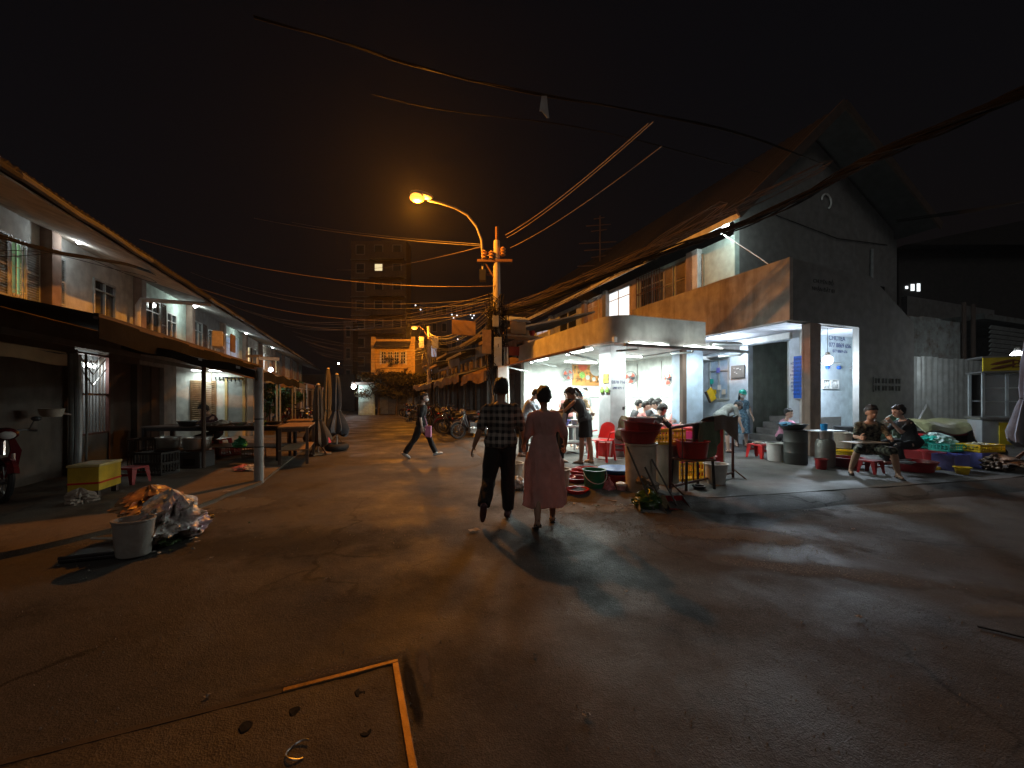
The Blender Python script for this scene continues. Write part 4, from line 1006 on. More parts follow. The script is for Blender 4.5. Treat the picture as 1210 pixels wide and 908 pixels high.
# ------------------------------------------------------------------ street lamp, utility poles
PY = 12.4
def xs_at(px, Y): return (px - CX) / F * Y
b0 = Vector((xs_at(587, PY), PY, 0))
pole = thing('utility_pole', 'tall concrete utility pole wrapped in cables beside the eatery', 'utility pole', b0)
MB().tube([(0, 0, 0), (0, 0, 3.4), (0, 0, zpy(285, PY))], [0.17, 0.14, 0.10], 14).build('shaft', mat('pole concrete', (0.42, 0.38, 0.32), 0.85, dirt=0.4, dirtcol=(0.2, 0.17, 0.13)), pole, smooth=True)
zt = zpy(285, PY)
MB().tube([(0, 0, zt), (0, 0, zt + 0.45)], 0.05, 8).build('top_bracket', rust, pole)
zc = zpy(305, PY)
MB().bar((-0.62, -0.08, zc - 0.12), (0.5, -0.08, zc - 0.12), 0.08).bar((-0.4, -0.05, zc - 0.12), (0, -0.02, zc - 0.8), 0.04).build('crossarm', rust, pole)
for x_, h_ in ((-0.17, 0.0), (0.20, 0.12), (-0.40, 0.02)):
    MB().lathe([(0.04, -0.14), (0.09, -0.1), (0.05, -0.05), (0.10, 0.0), (0.06, 0.05), (0.10, 0.09), (0.04, 0.15)], (x_, -0.09, zc + h_ + .04), 12).build('insulator', mat('brown glazed ceramic', (0.40, 0.22, 0.10), 0.25), pole, smooth=True)
MB().box(-0.55, -0.35, -0.12, 0.1, zc - 0.75, zc - 0.4).build('terminal_box', black_plastic, pole)
# messy cable coils and boxes on the pole
rc = random.Random(21)
mb = MB()
for k in range(46):
    z = rc.uniform(2.6, 4.6); r_ = rc.uniform(0.18, 0.34); a0_ = rc.random() * 6
    pts = []
    for q in range(9):
        t = a0_ + q * rc.uniform(0.5, 0.8)
        pts.append((r_ * math.cos(t) * rc.uniform(.7, 1.2), r_ * math.sin(t) * rc.uniform(.7, 1.2), z + 0.35 * math.sin(q * 0.8 + k) - q * rc.uniform(-0.04, 0.10)))
    mb.tube(pts, rc.uniform(0.008, 0.02), 4)
for k in range(22):
    x0 = rc.uniform(-0.25, 0.3); mb.tube([(x0, -0.2 + rc.uniform(-.1, .1), rc.uniform(3.2, 4.4)), (x0 + rc.uniform(-.15, .15), -0.22, 2.6), (x0 * 0.6, -0.2, rc.uniform(0.5, 1.8))], 0.012, 4)
mb.build('cable_tangle', cable_black, pole, kind='stuff')
for x_, z_, w_, h_, m_ in ((-0.3, 3.25, .28, .75, timber), (0.05, 2.95, .24, .9, galv), (0.2, 2.3, .3, .4, white_plastic), (-0.02, 3.9, 0.2, 0.35, grey_plastic)):
    box_part('meter_box', m_, pole, x_ - w_ / 2, x_ + w_ / 2, -0.34, -0.18, z_ - h_ / 2, z_ + h_ / 2, bevel=0.01)
for k, (x_, m_) in enumerate(((0.12, white_plastic), (0.24, galv), (0.33, white_plastic))):
    MB().tube([(x_, -0.2, 3.1), (x_ + 0.05, -0.25, 1.6), (x_ + 0.10, -0.22, 0.02)], 0.035, 8).build('conduit', m_, pole, smooth=True)
# street lamp arm on its own bracket
lh = at(493, 233, 11.3)
o = thing('street_lamp', 'glowing orange sodium street lamp on a long curved arm beside the near pole', 'street lamp', b0 + Vector((-0.35, -0.1, 5.2)))
s_ = o.location
def L_(px, py, Y): return at(px, py, Y) - Vector(s_)
arm = [L_(571, 328, PY), L_(570, 300, PY), L_(569, 284, 12.35), L_(563, 268, 12.25), L_(552, 254, 12.05), L_(538, 246, 11.8), L_(520, 240, 11.55), L_(506, 237, 11.4)]
MB().tube(arm, 0.038, 8).build('arm', mat('dull lamp arm', (0.25, 0.22, 0.18), 0.6), o, smooth=True)
MB().bar(arm[0] + Vector((0, 0, .1)), Vector((0.3, 0.1, arm[0].z + .1)), 0.05).bar(arm[1], Vector((0.3, 0.1, arm[1].z)), 0.05).build('bracket', rust, o)
hd = lh - Vector(s_)
MB().ell(hd + Vector((0.12, 0.02, 0.07)), 0.36, 0.15, 0.10, 14, 8, Matrix.Rotation(R(12), 3, 'Y')).build('housing', grey_plastic, o, smooth=True)
MB().ell(hd + Vector((0, 0, -0.02)), 0.22, 0.15, 0.13, 14, 8).build('lens', sodium, o, smooth=True)
lamp('street_lamp_light', lh + Vector((0, 0, -0.22)), 1650, SODIUM, size=0.10)

Y2 = 31.5
b2 = Vector((xs_at(507, Y2), Y2, 0))
o = thing('utility_pole', 'orange-lit utility pole further down the street with a white junction box', 'utility pole', b2)
MB().tube([(0, 0, 0), (0, 0, zpy(386, Y2))], [0.2, 0.14], 12).build('shaft', MATS['pole concrete'], o, smooth=True)
MB().bar((-0.7, -0.1, 6.3), (0.7, -0.1, 6.3), 0.09).build('crossarm', rust, o)
MB().box(-0.75, -0.35, -0.3, -0.1, 5.6, 6.5).build('junction_box', white_plastic, o); MB().box(0.3, 0.8, -0.3, -0.1, 5.6, 6.5).build('junction_box', galv, o)
mb = MB()
for k in range(14):
    x0 = rc.uniform(-.5, .6); mb.tube([(x0, -.2, rc.uniform(5, 6.2)), (x0 + rc.uniform(-.2, .4), -.3, rc.uniform(3.8, 5)), (x0 * .2, -.2, rc.uniform(3, 5))], 0.02, 4)
mb.build('cable_loops', cable_grey, o, kind='stuff')
l2 = at(490, 387, 30.8)
o = thing('street_lamp', 'small distant orange street lamp above the yellow house', 'street lamp', b2 + Vector((0, -0.2, 6.6)))
s_ = Vector(o.location)
MB().tube([Vector((0, 0, -0.3)), (b2.lerp(l2, 0.3) * 0 + Vector((-.2, -.5, .4))), l2 - s_ + Vector((.3, .2, .12))], 0.04, 8).build('arm', rust, o, smooth=True)
MB().ell(l2 - s_ + Vector((0.05, 0, 0.08)), 0.3, 0.2, 0.1, 12, 6).build('housing', grey_plastic, o, smooth=True)
MB().ell(l2 - s_, 0.24, 0.2, 0.16, 12, 8).build('lens', sodium, o, smooth=True)
lamp('street_lamp_light', l2 + Vector((-0.3, 0.3, -0.4)), 1500, SODIUM, size=0.15)

# ------------------------------------------------------------------ overhead cables
def cable(p, q, sag, r, m_, label, group='overhead cables', n=22, wob=0.0, name='overhead_cable', strands=1, spread=0.05):
    p, q = Vector(p), Vector(q)
    o = thing(name, label, 'cable', p, 0, group)
    mb = MB()
    for s_ in range(strands):
        off = Vector((rc.uniform(-1, 1), rc.uniform(-1, 1), rc.uniform(-1, 1))) * spread * (1 if strands > 1 else 0)
        off2 = Vector((rc.uniform(-1, 1), rc.uniform(-1, 1), rc.uniform(-1, 1))) * spread * (1 if strands > 1 else 0)
        sg = sag * rc.uniform(0.85, 1.15) if strands > 1 else sag
        ph = rc.random() * 6
        pts = []
        for k in range(n + 1):
            t = k / n
            w_ = 4 * t * (1 - t)
            a = (q - p) * t + off * (1 - t) + off2 * t + Vector((0, 0, -sg * w_))
            if strands > 1: a += Vector((0, math.cos(t * 14 + ph), math.sin(t * 14 + ph))) * spread * 0.5
            if wob: a += noise.noise_vector(Vector((t * 9, s_, ph))) * wob * w_
            pts.append(a)
        mb.tube(pts, r * .62, 5)
    mb.build('strand' if strands == 1 else 'strands', m_, o, smooth=True, kind='stuff' if strands > 1 else None)
    return o
bundle = 'overhead cables across the street'
CL = 'thin overhead cable slung from the near utility pole across the street to the left eaves'
cdefs = [  # px,py,Y -> px,py,Y, sag
    (165, 283, 11, 588, 338, 12.3, 0.45, .016), (300, 258, 16, 571, 291, 12.4, 0.15, .014), (345, 263, 20, 571, 289, 12.4, 0.12, .014),
    (398, 319, 24, 571, 291, 12.4, 0.25, .014), (260, 331, 17, 588, 352, 12.3, 0.55, .014), (225, 322, 16, 588, 356, 12.3, 0.75, .014),
    (300, 370, 22, 588, 345, 12.3, 0.75, .013), (290, 366, 20, 588, 349, 12.3, 0.85, .013), (310, 375, 24, 588, 352, 12.3, 0.8, .015),
    (335, 385, 28, 588, 356, 12.3, 0.6, .015), (320, 378, 26, 588, 360, 12.3, 0.75, .015), (240, 345, 16, 588, 362, 12.3, 1.15, .014),
    (180, 320, 12, 588, 366, 12.3, 0.85, .012)]
for i, (a, b_, c, d, e, f_, sg, r_) in enumerate(cdefs):
    cable(at(a, b_, c), at(d, e, f_), sg, r_, cable_grey if i % 3 else MATS.get('warm sheath') or mat('warm sheath', (0.24, 0.17, 0.11), 0.5, bump=0), CL, bundle)
for i in range(9):
    cable(at(345 + i * 5, 392 + i * 4.2 + rc.uniform(-2, 2), 26 + i), at(506, 402 + i * 3, 31), 0.4 + rc.uniform(0, .7), .018, cable_grey, 'low cable strung between the second utility pole and the far left houses', 'low cables near the second pole')
for i in range(9):
    cable(at(588, 352 + i * 4, 12.3), at(506, 392 + i * 2, 28.8), 0.5 + rc.uniform(0, .5), .016, cable_grey, 'cable running along the street between the two utility poles', 'cables between the two poles')
# cables from the pole up to the right
for a, b_ in (((597, 278, 12.3), (706, 192, 6.5)), ((599, 281, 12.3), (712, 190, 6.3)), ((603, 293, 12.3), (722, 219, 7.0))):
    cable(at(*a), at(b_[0] + 60, b_[1] - 46, b_[2] * 0.8), 0.12, .013, MATS['warm sheath'], {706: 'upper of the paired cables rising from the near pole to the upper right', 712: 'lower of the paired cables rising from the near pole to the upper right', 722: 'single lower cable rising alone from the near pole to the upper right'}[b_[0]], 'cables rising to the upper right')
# heavy bundle from the pole along the eaves of the corner house, swinging overhead at the right
hv = [at(592, 372, 12.3), at(640, 358, 11.6), at(700, 332, 10.6), at(780, 300, 9.4), at(850, 276, 8.3), at(930, 242, 7.2), at(1000, 204, 6.4), at(1040, 183, 5.9), at(1140, 140, 5.1), at(1260, 90, 4.4)]
def polycable(pts, nstr, spread, r, m_, label, group, name='cable_bundle', seed=0):
    o = thing(name, label, 'cable bundle', pts[0], 0, group)
    mb = MB(); rq = random.Random(seed)
    for s_ in range(nstr):
        ph = rq.random() * 6; rad = spread * math.sqrt(rq.random()); fr = rq.uniform(1.0, 2.5)
        out = []
        for i in range(len(pts) - 1):
            p0 = pts[max(i - 1, 0)]; p1 = pts[i]; p2 = pts[i + 1]; p3 = pts[min(i + 2, len(pts) - 1)]
            for k in range(5):
                t = k / 5
                v = 0.5 * ((2 * p1) + (p2 - p0) * t + (2 * p0 - 5 * p1 + 4 * p2 - p3) * t * t + (3 * p1 - p0 - 3 * p2 + p3) * t ** 3)
                tt = i + t
                out.append(v - pts[0] + Vector((0.3 * math.cos(tt * fr + ph), math.cos(tt * fr + ph), math.sin(tt * fr + ph))) * rad)
        out.append(pts[-1] - pts[0])
        mb.tube(out, r, 5)
    mb.build('strands', m_, o, smooth=True, kind='stuff')
    return o
polycable(hv, 14, 0.085, 0.015, cable_black, 'thick black cable bundle swinging past the gable of the corner house', None, seed=1)
hv2 = [at(592, 366, 12.3), at(640, 350, 11.8), at(700, 325, 10.8), at(780, 290, 9.6), at(840, 262, 8.9), at(900, 232, 8.3), at(985, 190, 7.7)]
polycable(hv2, 9, 0.13, 0.008, mat('dull tan sheath', (0.13, 0.09, 0.065), .6, bump=0), 'loose orange-lit cable bundle along the eaves of the corner house', None, seed=2)
hv3 = [at(592, 376, 12.3), at(630, 372, 12.0), at(680, 345, 11.2), at(735, 316, 10.2), at(790, 283, 9.3), at(860, 240, 8.6)]
polycable(hv3, 7, 0.2, 0.007, MATS['dull tan sheath'], 'thin sagging cables above the eatery parapet', None, seed=3)
# thick black cable in front of the near-left houses
lv = [at(-60, 268, 5.2), at(0, 281, 5.7), at(60, 297, 6.6), at(110, 305, 7.8), at(160, 316, 9.5), at(200, 333, 12), at(260, 368, 16), at(330, 405, 25)]
polycable(lv, 8, 0.038, 0.013, cable_black, 'thick black cable bundle running along the near-left upper walls', None, seed=4)
lv = [at(-60, 300, 5.6), at(20, 300, 6.4), at(90, 304, 7.8), at(150, 322, 9.6), at(185, 334, 11)]
polycable(lv, 2, 0.06, 0.006, cable_black, 'two thin loose wires under the thick left cable', None, seed=5)
# high dark cables over the street
o1 = [at(300, 20, 6), at(400, 48, 6.4), at(480, 75, 6.8), at(560, 96, 7.0), at(640, 112, 7.2), at(760, 133, 7.6), at(880, 160, 8.2), at(1000, 205, 9.2)]
polycable(o1, 5, 0.022, 0.008, cable_black, 'dark high cable bundle with a rag hanging from it', None, seed=6)
o1 = [at(440, 112, 6.8), at(500, 126, 7.0), at(560, 135, 7.2), at(650, 145, 7.4), at(720, 158, 7.7), at(800, 178, 8.2), at(900, 205, 9)]
polycable(o1, 2, 0.01, 0.006, cable_black, 'second high cable just under the dark bundle', None, seed=7)
polycable([at(1060, 262, 12), at(1130, 252, 10), at(1210, 238, 8), at(1300, 222, 7)], 4, 0.05, 0.014, cable_black, 'dark cable low over the shacks at the far right', None, seed=8)
polycable([at(852, 276, 11.4), at(890, 300, 10.8), at(918, 320, 9.9)], 1, 0, 0.014, white_plastic, 'white wire hanging from the floodlight to the porch parapet', None, name='loose_wire', seed=9)
o = thing('hanging_rag', 'small pale rag dangling from a high cable', 'rag', at(643, 114, 7.15))
MB().sheet(lambda u, v: (-0.05 + 0.1 * u + 0.05 * v * (1 if u > .5 else -1) * 0.8, 0.02 * math.sin(v * 5), -0.42 * v * (1 if u > 0.4 else 0.7)), 5, 6, 0.01).build('cloth', mat('pale rag', (0.5, 0.48, 0.45), 0.9), o)

# ------------------------------------------------------------------ end of the street
YW = 37.0
# yellow house over the gate
hx0, hx1 = xs_at(440, YW), xs_at(490, YW)
o = thing('yellow_house', 'small yellow upper-storey house with four white windows lit orange at the end of the street', 'house', (0, YW, 0), 0)
ORG[o.name] = Vector((0, YW, 0))
zb_, zt_ = 2.6, zpy(401, YW)
wy = [(hx0 + 0.85 + k * 0.62, hx0 + 1.33 + k * 0.62) for k in range(4)]
wz = (zpy(430, YW), zpy(416, YW))
mb = MB(); wallpanel(mb, 'y', YW, YW + 0.25, hx0, hx1, zb_, zt_, [(a, b_, *wz) for a, b_ in wy]); mb.build('wall', mat('yellow facade paint', (0.62, 0.42, 0.14), 0.85, dirt=0.2), o)
mb = MB(); mb.box(hx0, hx1, YW + .26, YW + 6, zb_, zt_).build('house_body', plaster_yellow, o)
for a, b_ in wy:
    f = MB(); f.box(a, a + .04, YW - .03, YW + .05, *wz).box(b_ - .04, b_, YW - .03, YW + .05, *wz).box((a + b_) / 2 - .02, (a + b_) / 2 + .02, YW - .03, YW + .05, *wz)
    for k in range(5):
        z = wz[0] + (wz[1] - wz[0]) * k / 4; f.box(a + .04, (a + b_) / 2 - .02, YW - .025, YW + .045, z - .02, z + .02).box((a + b_) / 2 + .02, b_ - .04, YW - .025, YW + .045, z - .02, z + .02)
    ff = f.build('window', white_plastic, o)
    MB().box(a, b_, YW + 0.06, YW + 0.07, *wz).build('pane', glass_dark, ff)
MB().box(wy[0][0] - .12, wy[0][0] - .003, YW - .05, YW - .003, wz[0] - .1, wz[1] + .1).box(wy[3][1] + .003, wy[3][1] + .12, YW - .05, YW - .003, wz[0] - .1, wz[1] + .1).build('window_surround', white_plastic, o)
MB().sheet(lambda u, v: (hx0 + 0.35 + (hx1 - hx0 - 0.7) * u, YW - 0.7 * v, zpy(404, YW) - 0.65 * v), 3, 2, .05).build('canopy', dark_board, o)
for a in (hx0 - 0.05, hx1 - 0.3): MB().box(a, a + .38, YW - .2, YW - .003, zb_, zt_ + 0.2).build('pier', MATS['yellow facade paint'], o)
MB().box(hx0 + 1.0, hx1 - 0.9, YW - 0.6, YW - .05, 4.0, 4.35).box(hx0 + .7, hx1 - .6, YW - .7, YW - 0.04, 4.36, 4.46).build('balcony_box', MATS['yellow facade paint'], o)
# potted plant growths under the windows + trellis tree mass
def leaf_mass(name, label, cat, cx, cy, cz, rx, ry, rz, n, size, m_, kind=None, parent=None, seed=0, clumps=9, trunk=None, group=None):
    rg_ = random.Random(seed)
    cl = [(rg_.uniform(-.8, .8), rg_.uniform(-.8, .8), rg_.uniform(-.7, .8), rg_.uniform(.25, .5)) for _ in range(clumps)]
    mb = MB(); org = Vector((cx, cy, cz))
    for _ in range(n):
        c = rg_.choice(cl)
        d = Vector((rg_.gauss(0, 1), rg_.gauss(0, 1), rg_.gauss(0, 1))).normalized() * (rg_.random() ** 0.4) * c[3]
        p = Vector(((c[0] + d.x) * rx, (c[1] + d.y) * ry, (c[2] + d.z) * rz))
        a = Vector((rg_.gauss(0, 1), rg_.gauss(0, 1), rg_.gauss(0, .6))).normalized(); b_ = a.cross(Vector((rg_.gauss(0, 1), rg_.gauss(0, 1), rg_.gauss(0, 1)))).normalized()
        s_ = size * rg_.uniform(.6, 1.3)
        mb.add([p - a * s_, p + b_ * s_ * .38, p + a * s_, p - b_ * s_ * .38], [(0, 1, 2, 3)])
    if parent is None:
        o = thing(name, label, cat, org if trunk is None else (cx, cy, trunk[0]), 0, group)
        f = mb.build('crown', m_, o, kind='stuff'); f.location = (0, 0, 0) if trunk is None else (0, 0, cz - trunk[0])
        if trunk:
            h = cz - trunk[0]; tr = MB().tube([(0, 0, 0), (0.05, 0.02, h * .5), (0.0, 0, h)], [trunk[1], trunk[1] * .8, trunk[1] * .5], 8)
            for k in range(5):
                t = k * 1.3; tr.tube([(0, 0, h * .55 + k * h * .06), (rx * .3 * math.cos(t), ry * .3 * math.sin(t), h * .85), (rx * .6 * math.cos(t), ry * .6 * math.sin(t), h + rz * .3)], [trunk[1] * .45, trunk[1] * .3, trunk[1] * .12], 5)
            tr.build('trunk', bark, o, smooth=True)
        return o
    f = mb.build(name, m_, parent, kind='stuff'); f.location = org; return f
leaf_mass('creeper', 'small creeper hanging on the yellow house below its windows', 'plant', hx0 + 2.4, YW - .5, 5.0, 1.0, .25, .5, 260, .10, leaf_brown, seed=1)
for k, (px, r_) in enumerate(((447, 2.0), (468, 2.3), (488, 2.2), (506, 1.8))):
    leaf_mass('street_tree', ['olive tree crown over the left of the far gates', 'olive tree crown under the yellow house', 'olive tree crown right of the yellow house', 'small tree crown beside the second pole'][k], 'tree',
              xs_at(px, YW - 1.5), YW - 1.5, zpy(456, YW - 1.5), r_, 1.1, 1.15, 2600, .13, leaf_brown, seed=20 + k, trunk=(0, .10), clumps=14)
# gates and walls behind the trees
o = thing('boundary_gates', 'grey metal sheet gates under the trees at the end of the street', 'gate', (xs_at(455, YW), YW, 0))
x = xs_at(448, YW); k = 0
while x < xs_at(520, YW):
    w_ = 0.9
    box_part('gate_panel', [galv, grey_plastic, rust_sheet][k % 3], o, x - o.location.x, x - o.location.x + w_ - .04, -.05, 0, 0.05, 2.45); x += w_; k += 1
MB().box(xs_at(445, YW) - o.location.x, xs_at(520, YW) - o.location.x, .05, .3, 2.5, 2.6).build('top_rail', rust, o)
# teal lit gateway at the left
gx0, gx1 = xs_at(421, 35), xs_at(440, 35)
o = thing('lit_gateway', 'pale green tiled gateway brightly lit at the end of the street', 'gateway', (gx0, 35.5, 0)); 
box_part('wall', mat('mint tiles', (0.45, 0.62, 0.56), 0.6), o, 0, gx1 - gx0, 0, .2, 0, zpy(455, 35))
for k in range(3):
    for j in range(5): box_part('tile', mat('mint tile face', (0.55, 0.72, 0.66), 0.4), o, .12 + k * .42, .12 + k * .42 + .39, -.03, -.002, .15 + j * .5, .15 + j * .5 + .46)
box_part('lintel', plaster_grey, o, -.5, gx1 - gx0 + .1, -.4, .3, zpy(455, 35) + .01, zpy(455, 35) + .25)
bulb(at(418, 457, 34.6), 'bright white bulb beside the pale green far gateway', 40, COLD, 0.2, name='gate_lamp')
bulb(at(400, 430, 40), 'tiny pale distant light above the far left roofs', 0, COLD, 0.09, name='distant_lamp')
# big wall left of the gateway
def tower(name, label, px0, px1, pyt, Y, depth, m_, storeys, lit=(), cols=3, cat='tower block', win=glass_dark):
    x0, x1 = xs_at(px0, Y), xs_at(px1, Y); zt = zpy(pyt, Y)
    o = thing(name, label, cat, (x0, Y, 0))
    box_part('wall', m_, o, 0, x1 - x0, 0.01, depth, 0, zt)
    sh = zt / storeys; cw = (x1 - x0) / cols
    for j in range(1, storeys):
        for c in range(cols):
            f = MB().box(c * cw + cw * .25, c * cw + cw * .75, -.06, 0.008, j * sh + sh * .25, j * sh + sh * .8).build('window', mat('dim window frame', (0.25, 0.22, 0.2), 0.7), o)
            MB().box(c * cw + cw * .3, c * cw + cw * .7, -.08, -.062, j * sh + sh * .3, j * sh + sh * .75).build('pane', lit_warm if (j, c) in lit else win, f)
        box_part('floor_band', plaster_grey, o, -.05, x1 - x0 + .05, -.15, -.001 + .009, j * sh - .12, j * sh)
        if cols > 1 and name == 'tower_block':
            MB().box(cw * 1.05, cw * 2.9, -.75, -.16, j * sh - .1, j * sh + .02).box(cw * 1.05, cw * 2.9, -.75, -.70, j * sh + .021, j * sh + .95).build('balcony', m_, o)
    return o
tw = mat('brown tower plaster', (0.13, 0.09, 0.07), 0.9, dirt=0.5)
tower('tower_block', 'tall narrow brown apartment tower with one warm lit window', 415, 480, 285, 62, 3, tw, 9, lit=((7, 1),), cols=3)
tower('tower_block', 'lower left wing of the brown tower block', 406, 417, 380, 60, 8, tw, 4, cols=1)
tower('far_building', 'long dark far block behind the pole with strings of tiny lights', 496, 600, 357, 85, 10, mat('far dark plaster', (0.10, 0.09, 0.09), 0.9), 6, cols=9, cat='building')
tower('far_building', 'low blue-windowed building beside the yellow house', 491, 520, 402, 45, 6, dark_board, 3, cols=2, cat='building', win=lit_blue)
o = thing('light_string', 'vertical string of tiny white lights on the far block', 'lights', at(541, 366, 84), 0)
for k, (px, py) in enumerate([(534, 372), (536, 376), (540, 373), (541, 380), (541, 386), (541, 391), (541, 396), (541, 401), (556, 372), (558, 376), (560, 373), (491, 361), (482, 359), (497, 366)]):
    MB().ell(at(px, py, 84) - at(541, 366, 84), .14, .14, .16, 6, 4).build('tiny_light', emis('tiny light', (0.95, 0.95, 1), 2.2), o)
# low dark block closing the left of the street end
o = thing('end_wall', 'dark plaster wall closing the street left of the bright gateway', 'wall', (xs_at(300, 46), 47, 0))
box_part('wall', dark_board, o, 0, xs_at(415, 46) - xs_at(300, 46), 0, .3, 0, 4.5)

# ------------------------------------------------------------------ right-hand row of market stalls beyond the eatery
rs = random.Random(31)
sb_ = [13.2, 17.0, 20.8, 24.6, 28.4, 32.2]
slab_lab = ['market stall with tan awning right behind the utility pole', 'market stall with a dark shutter and sagging awning behind the parked motorbikes', 'market stall under the bright yellow-edged tin roof', 'stall with patched awning in the middle of the right row', 'stall with torn brown awning near the far end', 'last dark stall of the right row before the gates']
for i, s0 in enumerate(sb_):
    s1 = s0 + 3.8
    o = sthing('market_stall', slab_lab[i], 'market stall', 5.6, s0, 0.1, 'stalls on the right side of the street')
    n = 6
    for k in range(n):
        a = s0 + 0.15 + (3.5) * k / n
        box_part('shutter_panel', [dark_board, timber_dark, rust_sheet][(k + i) % 3], o, 5.6 + .02 * (k % 2), 5.64 + .02 * (k % 2), a, a + 3.5 / n - .03, 0.1, 2.5)
    box_part('upper_wall', [plaster_brown, plaster_cream, plaster_grey][i % 3], o, 5.7, 5.9, s0, s1, 2.55, 3.9 + .4 * (i % 2))
    box_part('side_wall', plaster_grey, o, 5.9, 10.4, s0, s0 + .12, 0.1, 3.8)
    for k in range(3):
        c = s0 + .5 + k * 1.1; f = box_part('window', timber, o, 5.66, 5.699, c, c + .7, 2.95, 3.7); MB().box(5.645, 5.659, c + .06, c + .64, 3.0, 3.65).build('pane', glass_dark, f)
    zf = 2.55 + rs.uniform(-.1, .15); ph = rs.random() * 6
    aw = MB(); aw.sheet(lambda u, v: (5.68 - 1.75 * v + .08 * math.sin(u * 7 + ph), s0 - .1 + 3.9 * u, 3.15 - (3.15 - zf) * v - 0.10 * math.sin(math.pi * v) * (1 + .5 * math.sin(u * 13 + ph)) + .04 * math.sin(u * 17)), 22, 8, .012)
    aw.build('awning', [orange_tarp, rust_sheet, orange_tarp, stripe_tarp, orange_tarp, rust_sheet][i], o)
    vl = MB(); vl.sheet(lambda u, v: (3.93 + .08 * math.sin(u * 7 + ph) - .03 * math.sin(u * 40) * v, s0 - .1 + 3.9 * u, zf - 0.005 + .04 * math.sin(u * 17) - (.34 + .06 * math.sin(u * 9)) * v), 44, 2, .008)
    vl.build('valance', orange_tarp, o)
    for c in (s0 + .05, s0 + 2.0):
        MB().tube([(4.7, c, 0.08), (4.7, c, zf + .2)], .035, 8).build('post', [galv, timber, rust][i % 3], o, smooth=True)
    wavy_roof(o, 4.9, 3.95 + .4 * (i % 2), 8.5, 4.9 + .3 * (i % 2), s0 - .1, s1 + .05, rust_sheet, amp=.02, pitch=.2)
    MB().bar((4.85, s0 - .1, 3.97 + .4 * (i % 2)), (4.85, s1, 3.97 + .4 * (i % 2)), .05, .14).build('fascia_board', plaster_yellow if i == 2 else timber, o)
# clutter hung at the near stall: signs and buckets
for px, py, w_, h_, m_, lb in ((602, 415, .7, .30, dark_red_plastic, 'row of small dark pots on a shelf by the pole'), (612, 388, .55, .4, orange_tarp, 'orange tin sign above the pole shelf'), (548, 388, .8, .5, orange_tarp, 'orange-lit sheet of board beside the pole')):
    q = at(px, py, 13.0)
    o = thing('hung_panel', lb, 'panel', q, A); MB().box(-w_ / 2, w_ / 2, -.04, .04, -h_ / 2, h_ / 2).jitter(.02, 5, px).build('panel', m_, o, bevel=.01)
# small balcony shelf with pots left of eatery parapet
o = thing('pot_shelf', 'cluttered balcony shelf with flower pots between the pole and the parapet', 'shelf', at(616, 398, 13.2), A)
MB().box(-.9, .5, -.3, .3, -.06, 0).build('board', timber, o)
for k in range(6):
    MB().lathe([(.07, 0), (.11, .2), (.12, .21), (.1, .2), (.02, .15)], (-.75 + k * .23, 0, 0.0), 10).build('pot', [dark_red_plastic, timber, dark_red_plastic][k % 3], o, smooth=True)
q = at(602, 378, 13.6)
o = thing('tin_hood', 'pale tin hood jutting above the pot shelf', 'hood', q, A); MB().sheet(lambda u, v: (-.9 + 1.5 * u, -.5 * v, .1 - .25 * v), 6, 2, .02).build('sheet', galv, o)

# ------------------------------------------------------------------ left stall roofs, awnings, posts
o = sthing('stall_roof', 'long black tarpaulin roof over the near-left stalls', 'stall roof', -4.2, 9, 2.6)
MB().sheet(lambda u, v: (-5.16 + 2.1 * v, 6.2 + 8.0 * u, 2.86 - .40 * v - .06 * math.sin(math.pi * v) * math.sin(u * 12) ** 2), 30, 8, .03).build('tarpaulin', black_tarp, o)
MB().sheet(lambda u, v: (-3.06 + .02 * math.sin(u * 30), 6.2 + 8.0 * u, 2.455 - (.26 + .05 * math.sin(u * 11)) * v), 40, 2, .01).build('valance', black_tarp, o)
MB().bar((-3.08, 6.2, 2.47), (-3.08, 14.2, 2.47), .05, .07).build('edge_beam', timber_dark, o)
MB().tube([(-3.1, 9.6, 0.03), (-3.1, 9.6, 2.4)], .04, 8).build('post', timber_dark, o, smooth=True)
o = sthing('stall_awning', 'short orange-lit awning strip at the far left edge', 'awning', -4.5, 6.5, 2.2)
MB().sheet(lambda u, v: (-5.1 + 1.1 * v, 4.8 + 2.6 * u, 2.30 - .2 * v), 8, 3, .02).sheet(lambda u, v: (-4.0, 4.8 + 2.6 * u, 2.1 - .16 * v + .02 * math.sin(u * 12)), 14, 1, .01).build('canvas', orange_tarp, o)
o = sthing('stall_awning', 'tan awning on a grey post jutting over the market table', 'awning', -2.5, 9, 2.1)
MB().sheet(lambda u, v: (-3.5 + 1.75 * v, 7.65 + 4.6 * u, 2.36 - .40 * v - .05 * math.sin(math.pi * v) * (1 + math.sin(u * 9))), 22, 6, .012).build('canvas', orange_tarp, o)
MB().sheet(lambda u, v: (-3.5 + 1.75 * u, 7.64 - .01 * math.sin(u * 20), 2.355 - .40 * u - .13 * v - .02 * math.sin(u * 14)), 14, 2, .008).build('end_flap', black_tarp, o)
MB().sheet(lambda u, v: (-1.745 + .01 * math.sin(u * 30), 7.65 + 4.6 * u, 1.95 - .17 * v - .02 * math.sin(u * 22)), 30, 2, .008).build('valance', black_tarp, o)
MB().bar((-3.5, 7.66, 2.32), (-1.76, 7.66, 1.93), .04).bar((-1.77, 7.66, 1.93), (-1.77, 12.2, 1.93), .04).build('awning_frame', galv, o)
q = gp(306, 571)
o = thing('awning_post', 'round grey concrete-filled post at the pavement corner on the left', 'post', q)
MB().tube([(0, 0, 0), (0, 0, .9), (0, 0, 2.0)], [.075, .07, .068], 14).build('post', mat('scuffed grey post', (0.34, 0.33, 0.31), .7, .2, dirt=.4), o, smooth=True)
